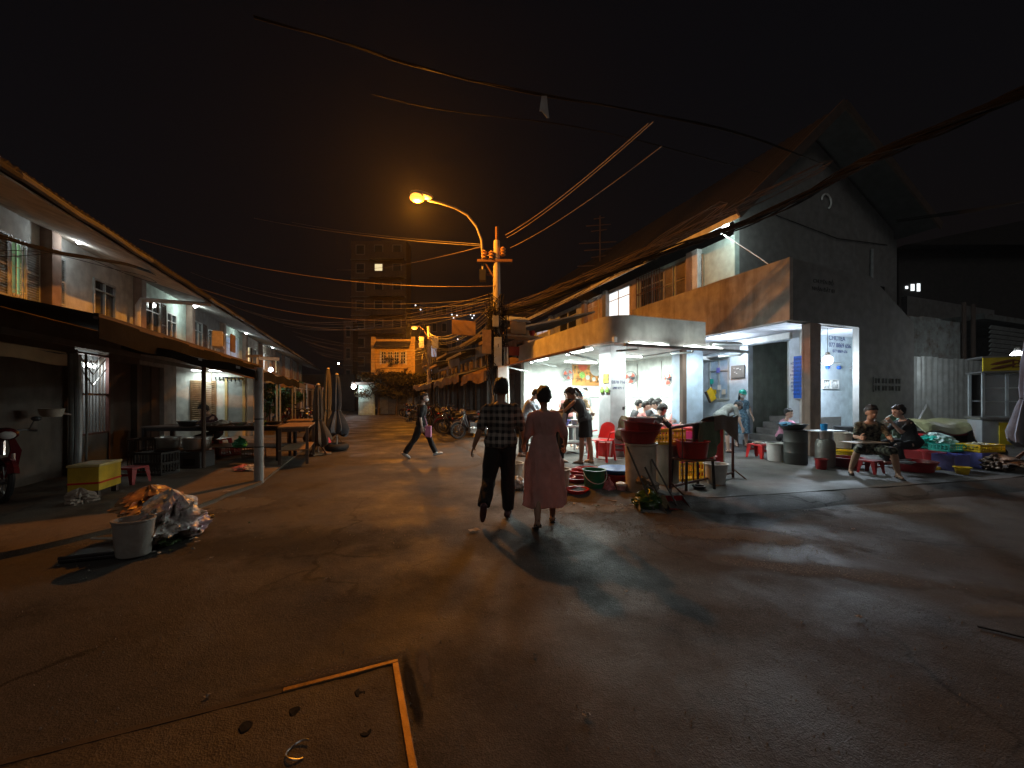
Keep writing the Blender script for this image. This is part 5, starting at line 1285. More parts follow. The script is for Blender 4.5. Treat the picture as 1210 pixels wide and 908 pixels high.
MB().tube([(0, 0, .62), (0, 0, .64)], .078, 14).tube([(0, 0, 1.1), (0, 0, 1.12)], .077, 14).build('band', black_plastic, o)
for k, (d0, s0, zz, m_, lb) in enumerate(((-3.3, 13.6, 2.35, stripe_tarp, 'grey striped awning over the plants'), (-3.2, 16.8, 2.3, orange_tarp, 'orange-lit awning beyond the plants'), (-3.2, 20.2, 2.4, stripe_tarp, 'dark awning beside the bright stall bulb'), (-3.3, 24, 2.45, orange_tarp, 'small far tan awning on the left side'), (-3.3, 28, 2.5, stripe_tarp, 'far grey awning on the left side'), (-3.3, 32, 2.5, orange_tarp, 'farthest tan awning on the left side'))):
    o = sthing('stall_awning', lb, 'awning', d0, s0, zz)
    MB().sheet(lambda u, v: (-5.35 + 2.3 * v, s0 + 2.8 * u, zz + .4 - .55 * v - .08 * math.sin(math.pi * v) * (1 + math.sin(u * 8 + k))), 16, 6, .012).build('canvas', m_, o)
    MB().sheet(lambda u, v: (-3.04, s0 + 2.8 * u, zz - .155 - .2 * v - .02 * math.sin(u * 20)), 20, 1, .008).build('valance', m_, o)
    for c in (s0 + .1, s0 + 2.7): MB().tube([(-3.06, c, .03), (-3.06, c, zz - .16)], .03, 7).build('post', galv, o, smooth=True)
# air conditioner and clutter on the lean-to roof
q = W(-5.0, 16.9, 3.22)
q = at(258, 411, on_D(258, -5.1)[0])
o = thing('air_conditioner', 'boxy beige air conditioner unit standing on the left lean-to roof', 'air conditioner', q, A + R(90) + R(12))
MB().box(-.42, .42, -.16, .16, 0, .56).build('casing', cream_plastic, o, bevel=.02)
gr = MB()
for r_ in (.08, .14, .2, .235): gr.tube([(-.1 + r_ * math.cos(R(t)), -.17, .28 + r_ * math.sin(R(t))) for t in range(0, 361, 24)], .008, 4)
gr.build('fan_grille', grey_plastic, o, kind='stuff')
for k, (px, py, w_, h_, m_, lb) in enumerate(((275, 406, .5, .7, timber, 'leaning wooden board beside the air conditioner'), (300, 421, .9, .12, orange_tarp, 'orange-lit planks on the left roof'), (318, 424, 1.0, .2, timber, 'second pile of boards further along the left roof'))):
    q = at(px, py, on_D(px, -5.0)[0]); o = thing('loose_board', lb, 'board', q, A + R(90) + k)
    MB().box(-w_ / 2, w_ / 2, -.03, .03, -h_ / 2, h_ / 2).build('board', m_, o, bevel=.008)

# ------------------------------------------------------------------ far right: shacks, fence sheets
FS = 6.6
def corr(parent, name, D0, D1, s, z0, z1, m_, pitch=.09, amp=.018, tilt=0):
    n = max(4, int((D1 - D0) / pitch * 4)); mb = MB()
    prof = [0, 1, 1, 0]
    mb.sheet(lambda u, v: (D0 + (D1 - D0) * u, s - amp * prof[int(round(u * n)) % 4] * 2 + tilt * v, z0 + (z1 - z0) * v + .012 * noise.noise(Vector((u * 9, v, D0)))), n, 2, .004)
    return mb.build(name, m_, parent)
fen = sthing('sheet_fence', 'corrugated metal fence, pale lower sheets and rusty upper sheets, behind the crates', 'fence', 14.2, FS, .1)
a = on_s(1068, FS)[1]; b_ = on_s(1162, FS)[1]; Ym = on_s(1115, FS)[0]
zt1 = zpy(424, Ym); zt2 = zpy(378, Ym)
n = 5
for k in range(n):
    c0_ = a + (b_ - a) * k / n; c1_ = a + (b_ - a) * (k + 1) / n
    corr(fen, 'pale_sheet', c0_, c1_ + .02, FS + .012 * (k % 2), .1, zt1 + .03 * (k % 2), galv, pitch=.34, amp=.02)
b2_ = on_s(1138, FS)[1]
for k in range(3):
    c0_ = a + (b2_ - a) * k / 3; c1_ = a + (b2_ - a) * (k + 1) / 3
    corr(fen, 'rusty_sheet', c0_, c1_ + .02, FS + .10 + .012 * (k % 2), zt1 - .2, zt2 + .05 * (k % 2), rust_sheet)
for px in (1070, 1139, 1150):
    c = on_s(px, FS + .2)[1]; MB().tube([(c, FS + .2, 0), (c, FS + .2, zpy(350 if px > 1100 else 380, Ym))], .06, 8).build('fence_post', timber_dark, fen, smooth=True)
o = sthing('grey_wall', 'pale grey wall of a low house behind the rusty fence', 'wall', 16, 9.5, 0)
a = on_s(1072, 9.5)[1]; b_ = on_s(1175, 9.5)[1]
MB().box(a, b_, 9.5, 9.7, 0, zpy(356, on_s(1110, 9.5)[0])).build('wall', plaster_grey, o)
o = sthing('shack', 'dark shack with louvred metal upper wall behind the bread cart', 'shack', 18, 7.6, 0)
a = on_s(1166, 7.2)[1]
MB().box(a, a + 9, 7.2, 7.35, 0, 2.6).build('dark_front', dark_board, o)
for k in range(7): MB().bar((a + .1, 7.15, 3.15 + k * .17), (a + 8, 7.15, 3.15 + k * .17), .03, .13, up=(0, -.5, .86)).build('slat', galv, o)
MB().box(a, a + 9, 7.25, 12, 4.5, 4.7).build('roof', rust_sheet, o)
o = thing('dark_block', 'big unlit building behind the right-hand shacks with three small lit openings', 'building', (xs_at(1062, 30), 30, 0))
box_part('wall', dark_board, o, 0, 40, .01, 6, 0, zpy(262, 30) - 2.2)
MB().prism([(-.5, zpy(262, 30) - 2.2), (20, zpy(262, 30) + 2.0), (41, zpy(262, 30) - 2.2)], 1, -1, 7).build('roof', tile_roof, o)
for px, w_, h_ in ((1071, .18, .2), (1078, .25, .5), (1085, .22, .6)):
    q = xs_at(px, 30) - xs_at(1062, 30); z = zpy(340, 30)
    box_part('lit_opening', emis('cool slit light', (0.9, 0.97, 1), 1.5), o, q - w_ / 2, q + w_ / 2, -.05, 0, z - h_ / 2, z + h_ / 2)
# television aerial on the ridge, seen above the corner house's far end
q = at(709, 315, 22)
o = thing('tv_aerial', 'dark branching television aerial against the night sky', 'aerial', q)
mb = MB().bar((0, 0, -1.4), (0, 0, 2.9), .06)
for z, w_ in ((2.7, .35), (2.3, .8), (2.0, .5), (1.3, 1.2), (.9, .9), (.5, .5), (0, 1.3), (-.4, 1.0)):
    mb.bar((-w_, 0, z), (w_ * .8, .1, z + .15), .045)
mb.build('antenna', timber_dark, o)
# ------------------------------------------------------------------ motorbikes
def paint(name, c): return mat(name, c, 0.25, coat=0.6, var=0.05, bump=0)
bike_blue = paint('dark blue bike paint', (0.02, 0.03, 0.07)); bike_red = paint('maroon bike paint', (0.10, 0.008, 0.014)); bike_black = paint('black bike paint', (0.012, 0.012, 0.013)); bike_silver = paint('silver bike paint', (0.09, 0.09, 0.095))
tail_red = mat('tail light red', (0.5, 0.01, 0.01), 0.2, bump=0); amber = mat('amber indicator', (0.7, 0.22, 0.02), 0.25, bump=0)
def make_bike(loc, rz, label, body_m=bike_black, group=None, basket=False):
    """Underbone motorbike along +Y (front), wheelbase 1.22 m, leaning slightly on its stand."""
    o = thing('motorbike', label, 'motorbike', loc, rz, group)
    o.rotation_euler.x = 0; o.rotation_euler.y = R(-5)
    for yc, nm in ((-0.61, 'wheel'), (0.61, 'wheel')):
        ty = MB()
        rings = []
        for k in range(24):
            t = 2 * math.pi * k / 24
            ring = []
            for j in range(8):
                a = 2 * math.pi * j / 8; r_ = .255 + .035 * math.cos(a)
                ring.append((.034 * math.sin(a), yc + r_ * math.cos(t), .29 + r_ * math.sin(t)))
            rings.append(ring)
        rings.append(rings[0]); ty.loft(rings, cap=False)
        w_ = ty.build(nm, black_rubber, o, smooth=True)
        rm = MB(); rm.loft([[(x_, yc + r_ * math.cos(2 * math.pi * k / 24), .29 + r_ * math.sin(2 * math.pi * k / 24)) for x_, r_ in ((-.018, .222), (.018, .222), (.018, .208), (-.018, .208))] for k in range(25)], cap=False)
        rm.tube([(-.05, yc, .29), (.05, yc, .29)], .035, 10)
        for k in range(10):
            t = 2 * math.pi * k / 10; rm.bar((.01 * (-1) ** k, yc, .29), (0, yc + .215 * math.cos(t), .29 + .215 * math.sin(t)), .008)
        rm.build('rim', mat('dull rim', (.16, .16, .16), .45, .7), w_)
    fd = MB()
    fd.loft([[(x_, .61 + r_ * math.cos(R(t)), .29 + r_ * math.sin(R(t))) for x_, r_ in ((-.055, .31), (0, .335), (.055, .31), (.05, .295), (0, .315), (-.05, .295))] for t in range(25, 160, 12)])
    fd.build('front_mudguard', body_m, o, smooth=True)
    fk = MB()
    for x_ in (-.085, .085): fk.tube([(x_, .61, .29), (x_, .50, .66)], .022, 7)
    fk.tube([(0, .47, .64), (0, .40, .92)], .03, 8); fk.build('front_fork', chrome, o, smooth=True)
    bd = MB()
    bd.loft([[(wx * sx_, y, z) for wx, sx_, z in ((w_, -1, zt), (w_ * 1.0, 1, zt), (w_ * .9, 1, zb), (w_ * .9, -1, zb))] for y, w_, zb, zt in ((-.80, .05, .72, .80), (-.62, .10, .56, .78), (-.25, .125, .42, .72), (0.02, .09, .34, .55), (.22, .07, .36, .58))])
    bd.build('rear_fairing', body_m, o, bevel=.02)
    ls = MB()
    for s_ in (-1, 1):
        ls.loft([[(s_ * x_, y, z) for x_, y, z in pts] for pts in (((.05, .40, .90), (.10, .42, .88), (.10, .39, .87), (.05, .37, .89)), ((.09, .40, .70), (.19, .40, .70), (.19, .375, .70), (.09, .37, .70)), ((.08, .33, .45), (.20, .32, .45), (.20, .295, .45), (.08, .30, .45)), ((.06, .20, .28), (.12, .20, .28), (.12, .18, .28), (.06, .18, .28)))])
    ls.build('leg_shield', body_m, o, smooth=True)
    MB().loft([[(x_ * w_, y, z + dz) for x_, dz in ((-1, 0), (-.7, .035), (.7, .035), (1, 0), (.8, -.04), (-.8, -.04))] for y, w_, z in ((-.72, .07, .83), (-.45, .12, .80), (-.15, .12, .77), (.08, .08, .74))]).build('seat', black_plastic, o, smooth=True)
    MB().box(-.09, .09, -.12, .22, .20, .40).ell((0, .1, .36), .11, .14, .11, 10, 6).build('engine', steel, o, bevel=.015)
    MB().tube([(.09, .08, .24), (.11, -.15, .20), (.13, -.35, .26), (.14, -.75, .34)], [.018, .022, .045, .045], 10).build('exhaust', chrome, o, smooth=True)
    MB().ell((0, .47, .93), .13, .10, .09, 12, 8).build('headlight_cowl', body_m, o, smooth=True)
    MB().ell((0, .53, .92), .085, .05, .06, 12, 8).build('headlight', mat('headlight glass', (.75, .75, .72), .08, bump=0), o, smooth=True)
    hb = MB().tube([(-.33, .30, .98), (-.2, .36, .99), (0, .41, .96), (.2, .36, .99), (.33, .30, .98)], .013, 7); hb.tube([(-.33, .30, .98), (-.24, .34, .99)], .02, 8).tube([(.33, .30, .98), (.24, .34, .99)], .02, 8); hb.build('handlebar', black_plastic, o, smooth=True)
    for s_ in (-1, 1):
        mr = MB().tube([(s_ * .24, .36, .99), (s_ * .28, .35, 1.12)], .006, 5).ell((s_ * .30, .35, 1.15), .055, .015, .035, 10, 6); mr.build('mirror', black_plastic, o, smooth=True)
        MB().ell((s_ * .12, -.80, .70), .035, .03, .022, 8, 6).build('indicator', amber, o, smooth=True)
    MB().ell((0, -.83, .76), .08, .035, .04, 10, 6).build('tail_light', tail_red, o, smooth=True)
    MB().loft([[(x_, -.61 - r_ * math.cos(R(t)), .29 + r_ * math.sin(R(t))) for x_, r_ in ((-.06, .32), (.06, .32), (.055, .305), (-.055, .305))] for t in range(0, 110, 15)]).build('rear_mudguard', black_plastic, o)
    MB().box(-.09, .09, -.985, -.975, .46, .58).build('number_plate', mat('white plate', (.7, .7, .68), .4, bump=0), o)
    MB().tube([(-.12, -.74, .84), (-.12, -.86, .85), (.12, -.86, .85), (.12, -.74, .84)], .012, 6).build('grab_rail', chrome, o, smooth=True)
    MB().bar((-.06, .05, .25), (-.22, .0, .02), .018).build('side_stand', steel, o)
    if basket: pass
    return o
def bike_copy(src, loc, rz, label, body_m=None, group=None):
    c = copy_tree(src); c.location = loc; c.rotation_euler = (0, R(-5), rz); c['label'] = label
    if group: c['group'] = group
    elif 'group' in c: del c['group']
    if body_m:
        for ch in c.children:
            if ch.name.split('.')[0] in ('rear_fairing', 'leg_shield', 'front_mudguard', 'headlight_cowl'):
                ch.material_slots[0].link = 'OBJECT'; ch.material_slots[0].material = body_m
    return c
G_R = 'motorbikes parked along the right stalls'
q = gp(531, 514)
bike0 = make_bike(q, R(12), 'dark motorbike seen from behind with a white number plate, nearest of the parked row', bike_black, G_R)
rb = random.Random(44)
row = []
labs = ['silver motorbike parked side-on with its wheel at the kerb beside the plaid-shirt man', 'dark blue motorbike tucked behind the side-on silver one', 'black motorbike third along the right-hand parked row']
s_ = 12.9; k = 0
while s_ < 33:
    D_ = 3.55 + rb.uniform(-.25, .3); ang_ = rb.uniform(50, 105) if k else 95
    p = W(D_, s_, .1)
    bike_copy(bike0, p, A + R(ang_), labs[k] if k < 3 else ('motorbike parked deep in the right-hand row, before the second pole' if s_ < 24 else 'tiny dark motorbike at the far end of the right-hand row'), [bike_silver, bike_blue, bike_black, bike_red, bike_black][k % 5], G_R)
    s_ += rb.uniform(.62, .95) if s_ < 22 else rb.uniform(1.0, 1.6); k += 1
for px, py, a, lb in ((484, 497, 15, 'motorbike standing alone on the road behind the walking woman'), (492, 497, 40, 'second motorbike on the road behind the walking woman'), (515, 506, 25, 'dark motorbike parked on the road just beyond the one with the white plate')):
    bike_copy(bike0, gp(px, py), R(a), lb, bike_blue, G_R)
p = gp(448, 489.6); bike_copy(bike0, p, R(200), 'motorbike parked by the pale green gateway at the street end', bike_silver, 'motorbikes at the end of the street')
p = gp(455, 488.8); bike_copy(bike0, p, R(190), 'motorbike with two glowing orange reflections under the far trees', bike_black, 'motorbikes at the end of the street')
p = gp(436, 489); bike_copy(bike0, p, R(160), 'dark motorbike right in front of the lit gateway', bike_black, 'motorbikes at the end of the street')
p = at(-22, 596, 5.4); p.z = .045; bike_copy(bike0, p, R(-112), 'maroon motorbike at the left picture edge with only its front wheel showing', bike_red)
for px, py, a, bm_, lb in ((357, 510, 200, bike_black, 'motorbike behind the wooden market table on the left'), (349, 505, 160, bike_red, 'red motorbike parked among the left awnings'), (341, 502, 150, bike_silver, 'silver motorbike furthest left behind the plants'), (366, 502, 190, bike_blue, 'motorbike behind the closed brown umbrella')):
    bike_copy(bike0, gp(px, py, .04), R(a), lb, bm_, 'motorbikes parked on the left side')

# ------------------------------------------------------------------ closed umbrellas
def closed_umbrella(loc, top, zlow, rmax, m_, label, tilt=(0, 0), base='tyre', trim=None, seed=0):
    o = thing('closed_umbrella', label, 'umbrella', loc, seed)
    o.rotation_euler.x = tilt[0]; o.rotation_euler.y = tilt[1]
    n = 48; rings = []
    prof = [(0, .02), (.03, .055), (.10, .075), (.3, .095), (.5, .10), (.6, .085), (.66, .12), (.8, .8 * rmax), (.93, rmax), (1.0, rmax * .92)]
    for t, r_ in prof:
        z = top - (top - zlow) * t
        ring = []
        for k in range(n):
            a = 2 * math.pi * k / n
            fold = 1 + (.30 * min(1, t * 3 + .1)) * math.sin(a * 8 + .6 * math.sin(t * 5 + seed)) + .08 * math.sin(a * 3 + seed)
            ring.append((r_ * fold * math.cos(a), r_ * fold * math.sin(a), z + (.05 * math.sin(a * 8) if t > .9 else 0) + (.06 * math.sin(a * 2 + seed) if t > .9 else 0)))
        rings.append(ring)
    MB().loft(rings, cap=True).build('canopy', m_, o, smooth=True)
    if trim:
        MB().sheet(lambda u, v: ((rmax * 1.02 - .05 * v) * math.cos(-1.2 + .5 * u), (rmax * 1.02 - .05 * v) * math.sin(-1.8 + .5 * u), zlow + .02 + .13 * v), 5, 3, .01).build('printed_hem', trim, o)
    MB().lathe([(.03, top - .02), (.05, top), (.035, top + .03), (.01, top + .045)], n=12).build('tip', cream_plastic, o, smooth=True)
    MB().tube([(0, 0, .05), (0, 0, top - .05)], .02, 8).build('pole', steel, o, smooth=True)
    z = top - (top - zlow) * .6
    MB().lathe([(.1, z - .012), (.115, z), (.1, z + .012)], n=16).build('tie_strap', black_plastic, o, smooth=True)
    if base == 'tyre':
        rings = []
        for k in range(29):
            t = 2 * math.pi * k / 28
            rings.append([((.24 + .085 * math.cos(2 * math.pi * j / 10)) * math.cos(t), (.24 + .085 * math.cos(2 * math.pi * j / 10)) * math.sin(t), .10 + .10 * math.sin(2 * math.pi * j / 10)) for j in range(10)])
        MB().loft(rings, cap=False).build('tyre_base', black_rubber, o, smooth=True)
        MB().lathe([(.22, .02), (.22, .12), (.05, .14)], n=20).build('concrete_fill', concrete, o)
        for k in range(4):
            t = k * 1.57 + .5; MB().bar((.2 * math.cos(t), .2 * math.sin(t), .13), (.02 * math.cos(t), .02 * math.sin(t), .38), .018).build('brace', rust, o)
    else:
        for k in range(4):
            t = k * 1.57 + .3; MB().bar((.02 * math.cos(t), .02 * math.sin(t), .3), (.26 * math.cos(t), .26 * math.sin(t), .02), .03).build('stand_leg', rust, o)
        MB().box(-.25, .25, -.2, .2, .0, .04).build('wood_base', timber, o)
    return o
um_brown = mat('faded brown canvas', (.10, .085, .065), .85, bump=.5, bs=14, dirt=.3); um_olive = mat('olive brown canvas', (.15, .125, .075), .85, bump=.5, bs=14); um_blue = mat('blue grey canvas', (.065, .08, .10), .8, bump=.5, bs=14)
p = gp(376, 537); closed_umbrella(p, zpy(455, p.y), zpy(524, p.y), .27, um_brown, 'closed brown market umbrella on a wooden stand, nearest of the three', base='stand', trim=red_plastic, seed=1)
p = gp(386, 526); closed_umbrella(p, zpy(436, p.y), zpy(517, p.y), .17, um_olive, 'tallest closed umbrella, olive brown, standing between the other two', tilt=(R(1), R(2)), base='stand', seed=2)
p = gp(398, 532); closed_umbrella(p, zpy(443, p.y), zpy(513, p.y), .27, um_blue, 'closed blue-grey umbrella standing in an old tyre', base='tyre', trim=cream_plastic, seed=3)
p = Vector((xs_at(1211, 7.7), 7.7, .1)); closed_umbrella(p, zpy(396, 7.7), zpy(530, 7.7), .22, mat('slate blue canvas', (.20, .22, .27), .8, bump=.5, bs=14), 'closed slate blue umbrella leaning in front of the bread cart', tilt=(0, R(7)), base='stand', seed=4)

# ------------------------------------------------------------------ tubs, buckets, basins
def tub(name, label, cat, loc, r0, r1, h, m_, rim=.02, n=28, handle=None, group=None, open_=True, sy=1.0, lid=None, rz=0.0, foot=False):
    o = thing(name, label, cat, loc, rz, group)
    pr = [(r0 * .9, 0), (r0, .01), (r1 * .55 + r0 * .45, h * .5), (r1, h - .02), (r1 + rim, h - .015), (r1 + rim, h), (r1 - .008, h), (r0 * .95, .02), (.01, .015)]
    MB().lathe(pr, n=n, cap=True, sy=sy).build('tub' if name != 'bucket' else 'pail', m_, o, smooth=True)
    if handle:
        pts = [((r1 + .01) * math.cos(t), -(.02 + .09 * math.sin(t)) * 1.0 - .04, h - .03 - .14 * math.sin(t)) for t in [math.pi * k / 10 for k in range(11)]]
        MB().tube([(x, y - abs(r1) * .75 * math.sin(math.pi * k / 10), z) for k, (x, y, z) in enumerate(pts)], .006, 5).build('handle', handle, o, smooth=True)
    if lid:
        MB().lathe([(r1 + rim, h + .002), (r1 + rim, h + .03), (r1 * .8, h + .045), (.01, h + .04)], n=n, sy=sy).build('lid', lid, o, smooth=True)
    return o
def onp(px, py, z=.1):      # point on the pavement
    return gp(px, py, z)
tub('bucket', 'pale cream bucket half hidden behind the pink dress', 'bucket', gp(663, 581, .0), .11, .14, .36, cream_plastic)
tub('basin', 'dark red basin on top of the stack beside the green bucket', 'basin', gp(680, 576, .0), .14, .19, .17, dark_red_plastic)
tub('basin', 'bright red small basin on the ground in front of the red basins', 'basin', gp(682, 586, .0), .11, .16, .11, red_plastic)
tub('basin', 'red basin at the back between the skirted woman and the green bucket', 'basin', gp(686, 566, .02), .13, .2, .16, red_plastic)
tub('bucket', 'dark green plastic bucket with a white handle', 'bucket', gp(702, 583, .0), .14, .165, .37, green_plastic, handle=white_plastic)
o = tub('basin', 'blue basin stacked inside a wide red basin', 'basin', gp(729, 578, .0), .22, .27, .27, dark_red_plastic)
MB().lathe([(.2, .24), (.26, .30), (.30, .33), (.30, .345), (.25, .33), (.02, .25)], n=28).build('blue_insert', blue_plastic, o, smooth=True)
tub('barrel', 'tall scuffed cream barrel carrying the red tubs', 'barrel', gp(757, 587, .0), .215, .225, .80, cream_plastic, n=32)
tub('barrel', 'tall grimy cream barrel carrying the yellow crate', 'barrel', gp(786, 576, .02), .205, .215, .71, mat('grimy white plastic', (.5, .5, .42), .5, dirt=.5, dirtcol=(.25, .25, .16)), n=32)
b1 = gp(757, 587)
tub('tub', 'wide deep red tub sitting on the cream barrel', 'tub', b1 + Vector((-.03, 0, .80)), .22, .275, .20, dark_red_plastic, rim=.035)
tub('tub', 'second deep red tub nested tilted above the first', 'tub', b1 + Vector((.02, .02, .93)), .23, .27, .18, dark_red_plastic, rim=.03).rotation_euler.y = R(6)
o = tub('basin', 'milky white basin with coloured rim on top of the red tubs', 'basin', b1 + Vector((.02, 0, 1.10)), .16, .2, .085, mat('milky plastic', (.62, .60, .68), .35), rim=.015)
o = thing('enamel_mug', 'white mug lying beside the milky basin on the red tubs', 'mug', b1 + Vector((.25, -.02, 1.12)))
MB().lathe([(.04, -.04), (.05, .04), (.043, .04), (.035, -.03)], n=16).build('cup', white_plastic, o, smooth=True).rotation_euler.x = R(60)
MB().tube([(.04, 0, .02), (.075, 0, .01), (.04, 0, -.03)], .006, 5).build('handle', white_plastic, o)
# yellow crate
def crate(name, label, loc, w_, d_, h_, m_, rz=0, bars=True, group=None, cat='crate'):
    o = thing(name, label, cat, loc, rz, group)
    MB().box(-w_ / 2, w_ / 2, -d_ / 2, d_ / 2, 0, .015).build('floor', m_, o)
    for (x0, x1, y0, y1) in ((-w_ / 2, w_ / 2, -d_ / 2, -d_ / 2 + .012), (-w_ / 2, w_ / 2, d_ / 2 - .012, d_ / 2), (-w_ / 2, -w_ / 2 + .012, -d_ / 2 + .013, d_ / 2 - .013), (w_ / 2 - .012, w_ / 2, -d_ / 2 + .013, d_ / 2 - .013)):
        s = MB()
        if bars:
            s.box(x0, x1, y0, y1, h_ - .035, h_).box(x0, x1, y0, y1, .016, .04).box(x0, x1, y0, y1, h_ * .45, h_ * .55)
            lx = x1 - x0; ly = y1 - y0; nn = max(2, int(max(lx, ly) / .055))
            for k in range(nn + 1):
                if lx > ly: c = x0 + (lx - .014) * k / nn; s.box(c, c + .014, y0 + .001, y1 - .001, .04, h_ - .035)
                else: c = y0 + (ly - .014) * k / nn; s.box(x0 + .001, x1 - .001, c, c + .014, .04, h_ - .035)
        else: s.box(x0, x1, y0, y1, .016, h_)
        s.build('side', m_, o)
    return o
b2 = gp(786, 576, .02)
crate('crate', 'yellow slotted plastic crate on the second barrel', b2 + Vector((0, 0, .715)), .50, .36, .23, yellow_plastic, R(5))
# pink carrier bags
def bag(name, label, loc, rx, ry, h, m_, seed=0, knot=True, cat='bag', tilt=0, res=18, amp=.25):
    o = thing(name, label, cat, loc, seed)
    prof = [(.5, 0), (.9, .04), (1.05, .25), (1.0, .5), (.75, .75), (.35, .9), (.12, .95)] + ([(.2, 1.08), (.1, 1.12)] if knot else [(.05, .97)])
    rings = []; p2_ = []
    for (ra_, za_), (rb2, zb2) in zip(prof, prof[1:]):
        nn = max(1, int(round(abs(zb2 - za_) * 40)))
        for q in range(nn): p2_.append((ra_ + (rb2 - ra_) * q / nn, za_ + (zb2 - za_) * q / nn))
    p2_.append(prof[-1]); res = int(res * 2.2)
    for r_, z in p2_:
        ring = []
        for k in range(res):
            a = 2 * math.pi * k / res
            cr_ = abs(noise.noise(Vector((math.cos(a) * 3.4 + seed, math.sin(a) * 3.4, z * 4)))) + .6 * abs(noise.noise(Vector((math.cos(a) * 9, math.sin(a) * 9 + seed, z * 11)))) + .35 * abs(noise.noise(Vector((math.cos(a) * 20, math.sin(a) * 20 + seed, z * 24))))
            r_ = r_ if True else 0
            d = 1 + .12 - cr_ * .42 * (.4 + amp) + amp * noise.noise(Vector((math.cos(a) * 1.6 + seed, math.sin(a) * 1.6, z * 3 + seed))) + amp * .6 * noise.noise(Vector((math.cos(a) * 5 + seed, math.sin(a) * 5, z * 7)))
            ring.append((rx * r_ * d * math.cos(a) + tilt * z * h, ry * r_ * d * math.sin(a), z * h * (1 + .08 * math.sin(a * 3 + seed))))
        rings.append(ring)
    MB().loft(rings).build('sack', m_, o, smooth=True)
    if knot: MB().ell((tilt * h, 0, h * 1.0), .02, .02, .02, 8, 6).build('knot', m_, o, smooth=True)
    return o
pinkbag = mat('pink plastic bag', (.62, .20, .22), .3, bump=.6, bs=14, alpha=.9); clearbag = mat('clear crinkled bag', (.62, .58, .50), .25, bump=1.0, bs=9, var=.5, vs=5, alpha=.82)
bag('plastic_bag', 'pink knotted plastic bag in front of the blue basin', gp(720, 586), .085, .08, .24, pinkbag, 3)
tub('jar', 'small pinkish jar with a pale lid beside the cream barrel', 'jar', gp(734, 587), .055, .06, .17, mat('pink jar', (.6, .3, .3), .4), lid=white_plastic, n=18)
o = thing('plank', 'flat wooden board lying in front of the buckets', 'board', gp(707, 591) + Vector((0, 0, .02)), R(-35)); MB().box(-.28, .28, -.05, .05, -.012, .012).jitter(.006, 9).build('board', timber, o)
o = thing('foam_scraps', 'crumbled white foam scraps near the barrel base', 'scraps', gp(745, 597)); mb = MB(); rf = random.Random(5)
for k in range(60):
    x, y = rf.gauss(0, .14), rf.gauss(0, .05); s_ = rf.uniform(.006, .02); mb.ell((x, y, s_ * .4), s_, s_ * rf.uniform(.5, 1), s_ * .5, 5, 3)
mb.build('scraps', white_plastic, o, kind='stuff')
for px, py, lb, r_, h_, m_ in ((668, 572, 'orange red basin between the pink dress and the green bucket', .15, .13, mat('orange red plastic', (.70, .08, .02), .35, bump=0)), (694, 562, 'wide red basin at the feet of the skirted woman', .21, .14, red_plastic), (712, 571, 'small white bucket behind the green bucket', .1, .2, white_plastic), (741, 566, 'red colander basin beside the cream barrel', .17, .16, red_plastic), (641, 574, 'white basin glimpsed left of the pink dress', .16, .12, white_plastic)):
    tub('basin', lb, 'basin', gp(px, py, .03), r_ * .8, r_, h_, m_, n=24)
crate('crate', 'second yellow slotted crate leaning behind the red pot', gp(812, 566, .1), .5, .34, .3, yellow_plastic, R(12))
tub('tub', 'bright red tub behind the rack bars', 'tub', gp(826, 560, .1), .22, .27, .34, red_plastic)
# metal rack with cloths
ra, rb_ = gp(792, 590), gp(866, 571)
d = (rb_ - ra); L0 = d.length; an = math.atan2(d.y, d.x)
rk = thing('barrier_rack', 'dark red metal railing rack draped with olive cloths', 'rack', (ra.x, ra.y, 0), an)
hR = zpy(494, ra.y) if False else 1.13
MB().tube([(0, 0, 0), (0, 0, hR - .10)], .022, 8).tube([(L0, 0, 0), (L0, 0, hR)], .022, 8).tube([(0, 0, hR - .10), (L0 * .45, 0, hR - .05), (L0, 0, hR)], .022, 8).tube([(0, 0, .18), (L0, 0, .18)], .02, 8).build('frame', rack_paint, rk, smooth=True)
for k in range(1, 6):
    x_ = L0 * k / 6; MB().tube([(x_, 0, .18), (x_, 0, hR - .10 + .10 * k / 6)], .011, 6).build('bar', steel if k > 2 else rack_paint, rk, smooth=True)
for x_ in (0.0, L0): MB().bar((x_, -.32, .02), (x_, .32, .02), .035).bar((x_, -.3, .04), (x_, 0, .25), .02).build('foot', rust, rk)
cl = MB()
cl.sheet(lambda u, v: (L0 * .36 + L0 * .36 * u + .02 * math.sin(v * 9), (.035 + .03 * math.sin(u * 12) * v + .015) * -1, hR - .05 + .02 * u - (.42 + .16 * math.sin(u * 3.3 + .2)) * v), 18, 12, .008)
cl.sheet(lambda u, v: (L0 * .36 + L0 * .36 * u, .05 + .03 * math.sin(u * 9) * v, hR - .05 + .02 * u - .35 * v), 12, 8, .008)
o = thing('draped_cloth', 'olive green cloth hanging over the front half of the rack', 'cloth', (ra.x, ra.y, 0), an); cl.build('cloth', mat('olive cloth', (.11, .14, .08), .9, bump=.6, bs=25), o, smooth=True)
cl = MB(); cl.sheet(lambda u, v: (L0 * .60 + L0 * .42 * u + .06 * v * u, -.055 - .16 * v * math.sin(math.pi * u) * .3 - .03 * math.sin(u * 10) * v, hR + .03 + .02 * u - (.22 + .34 * u * u) * v + .03 * math.sin(u * 6)), 18, 12, .01)
cl.sheet(lambda u, v: (L0 * .5 + L0 * .52 * u, -.05 + .22 * v, hR + .035 - .25 * v * v + .02 * math.sin(u * 8)), 14, 8, .01)
o = thing('draped_cloth', 'brown cloth thrown over the far top corner of the rack', 'cloth', (ra.x, ra.y, 0), an); cl.build('cloth', mat('brown cloth', (.17, .12, .09), .9, bump=.6, bs=25), o, smooth=True)
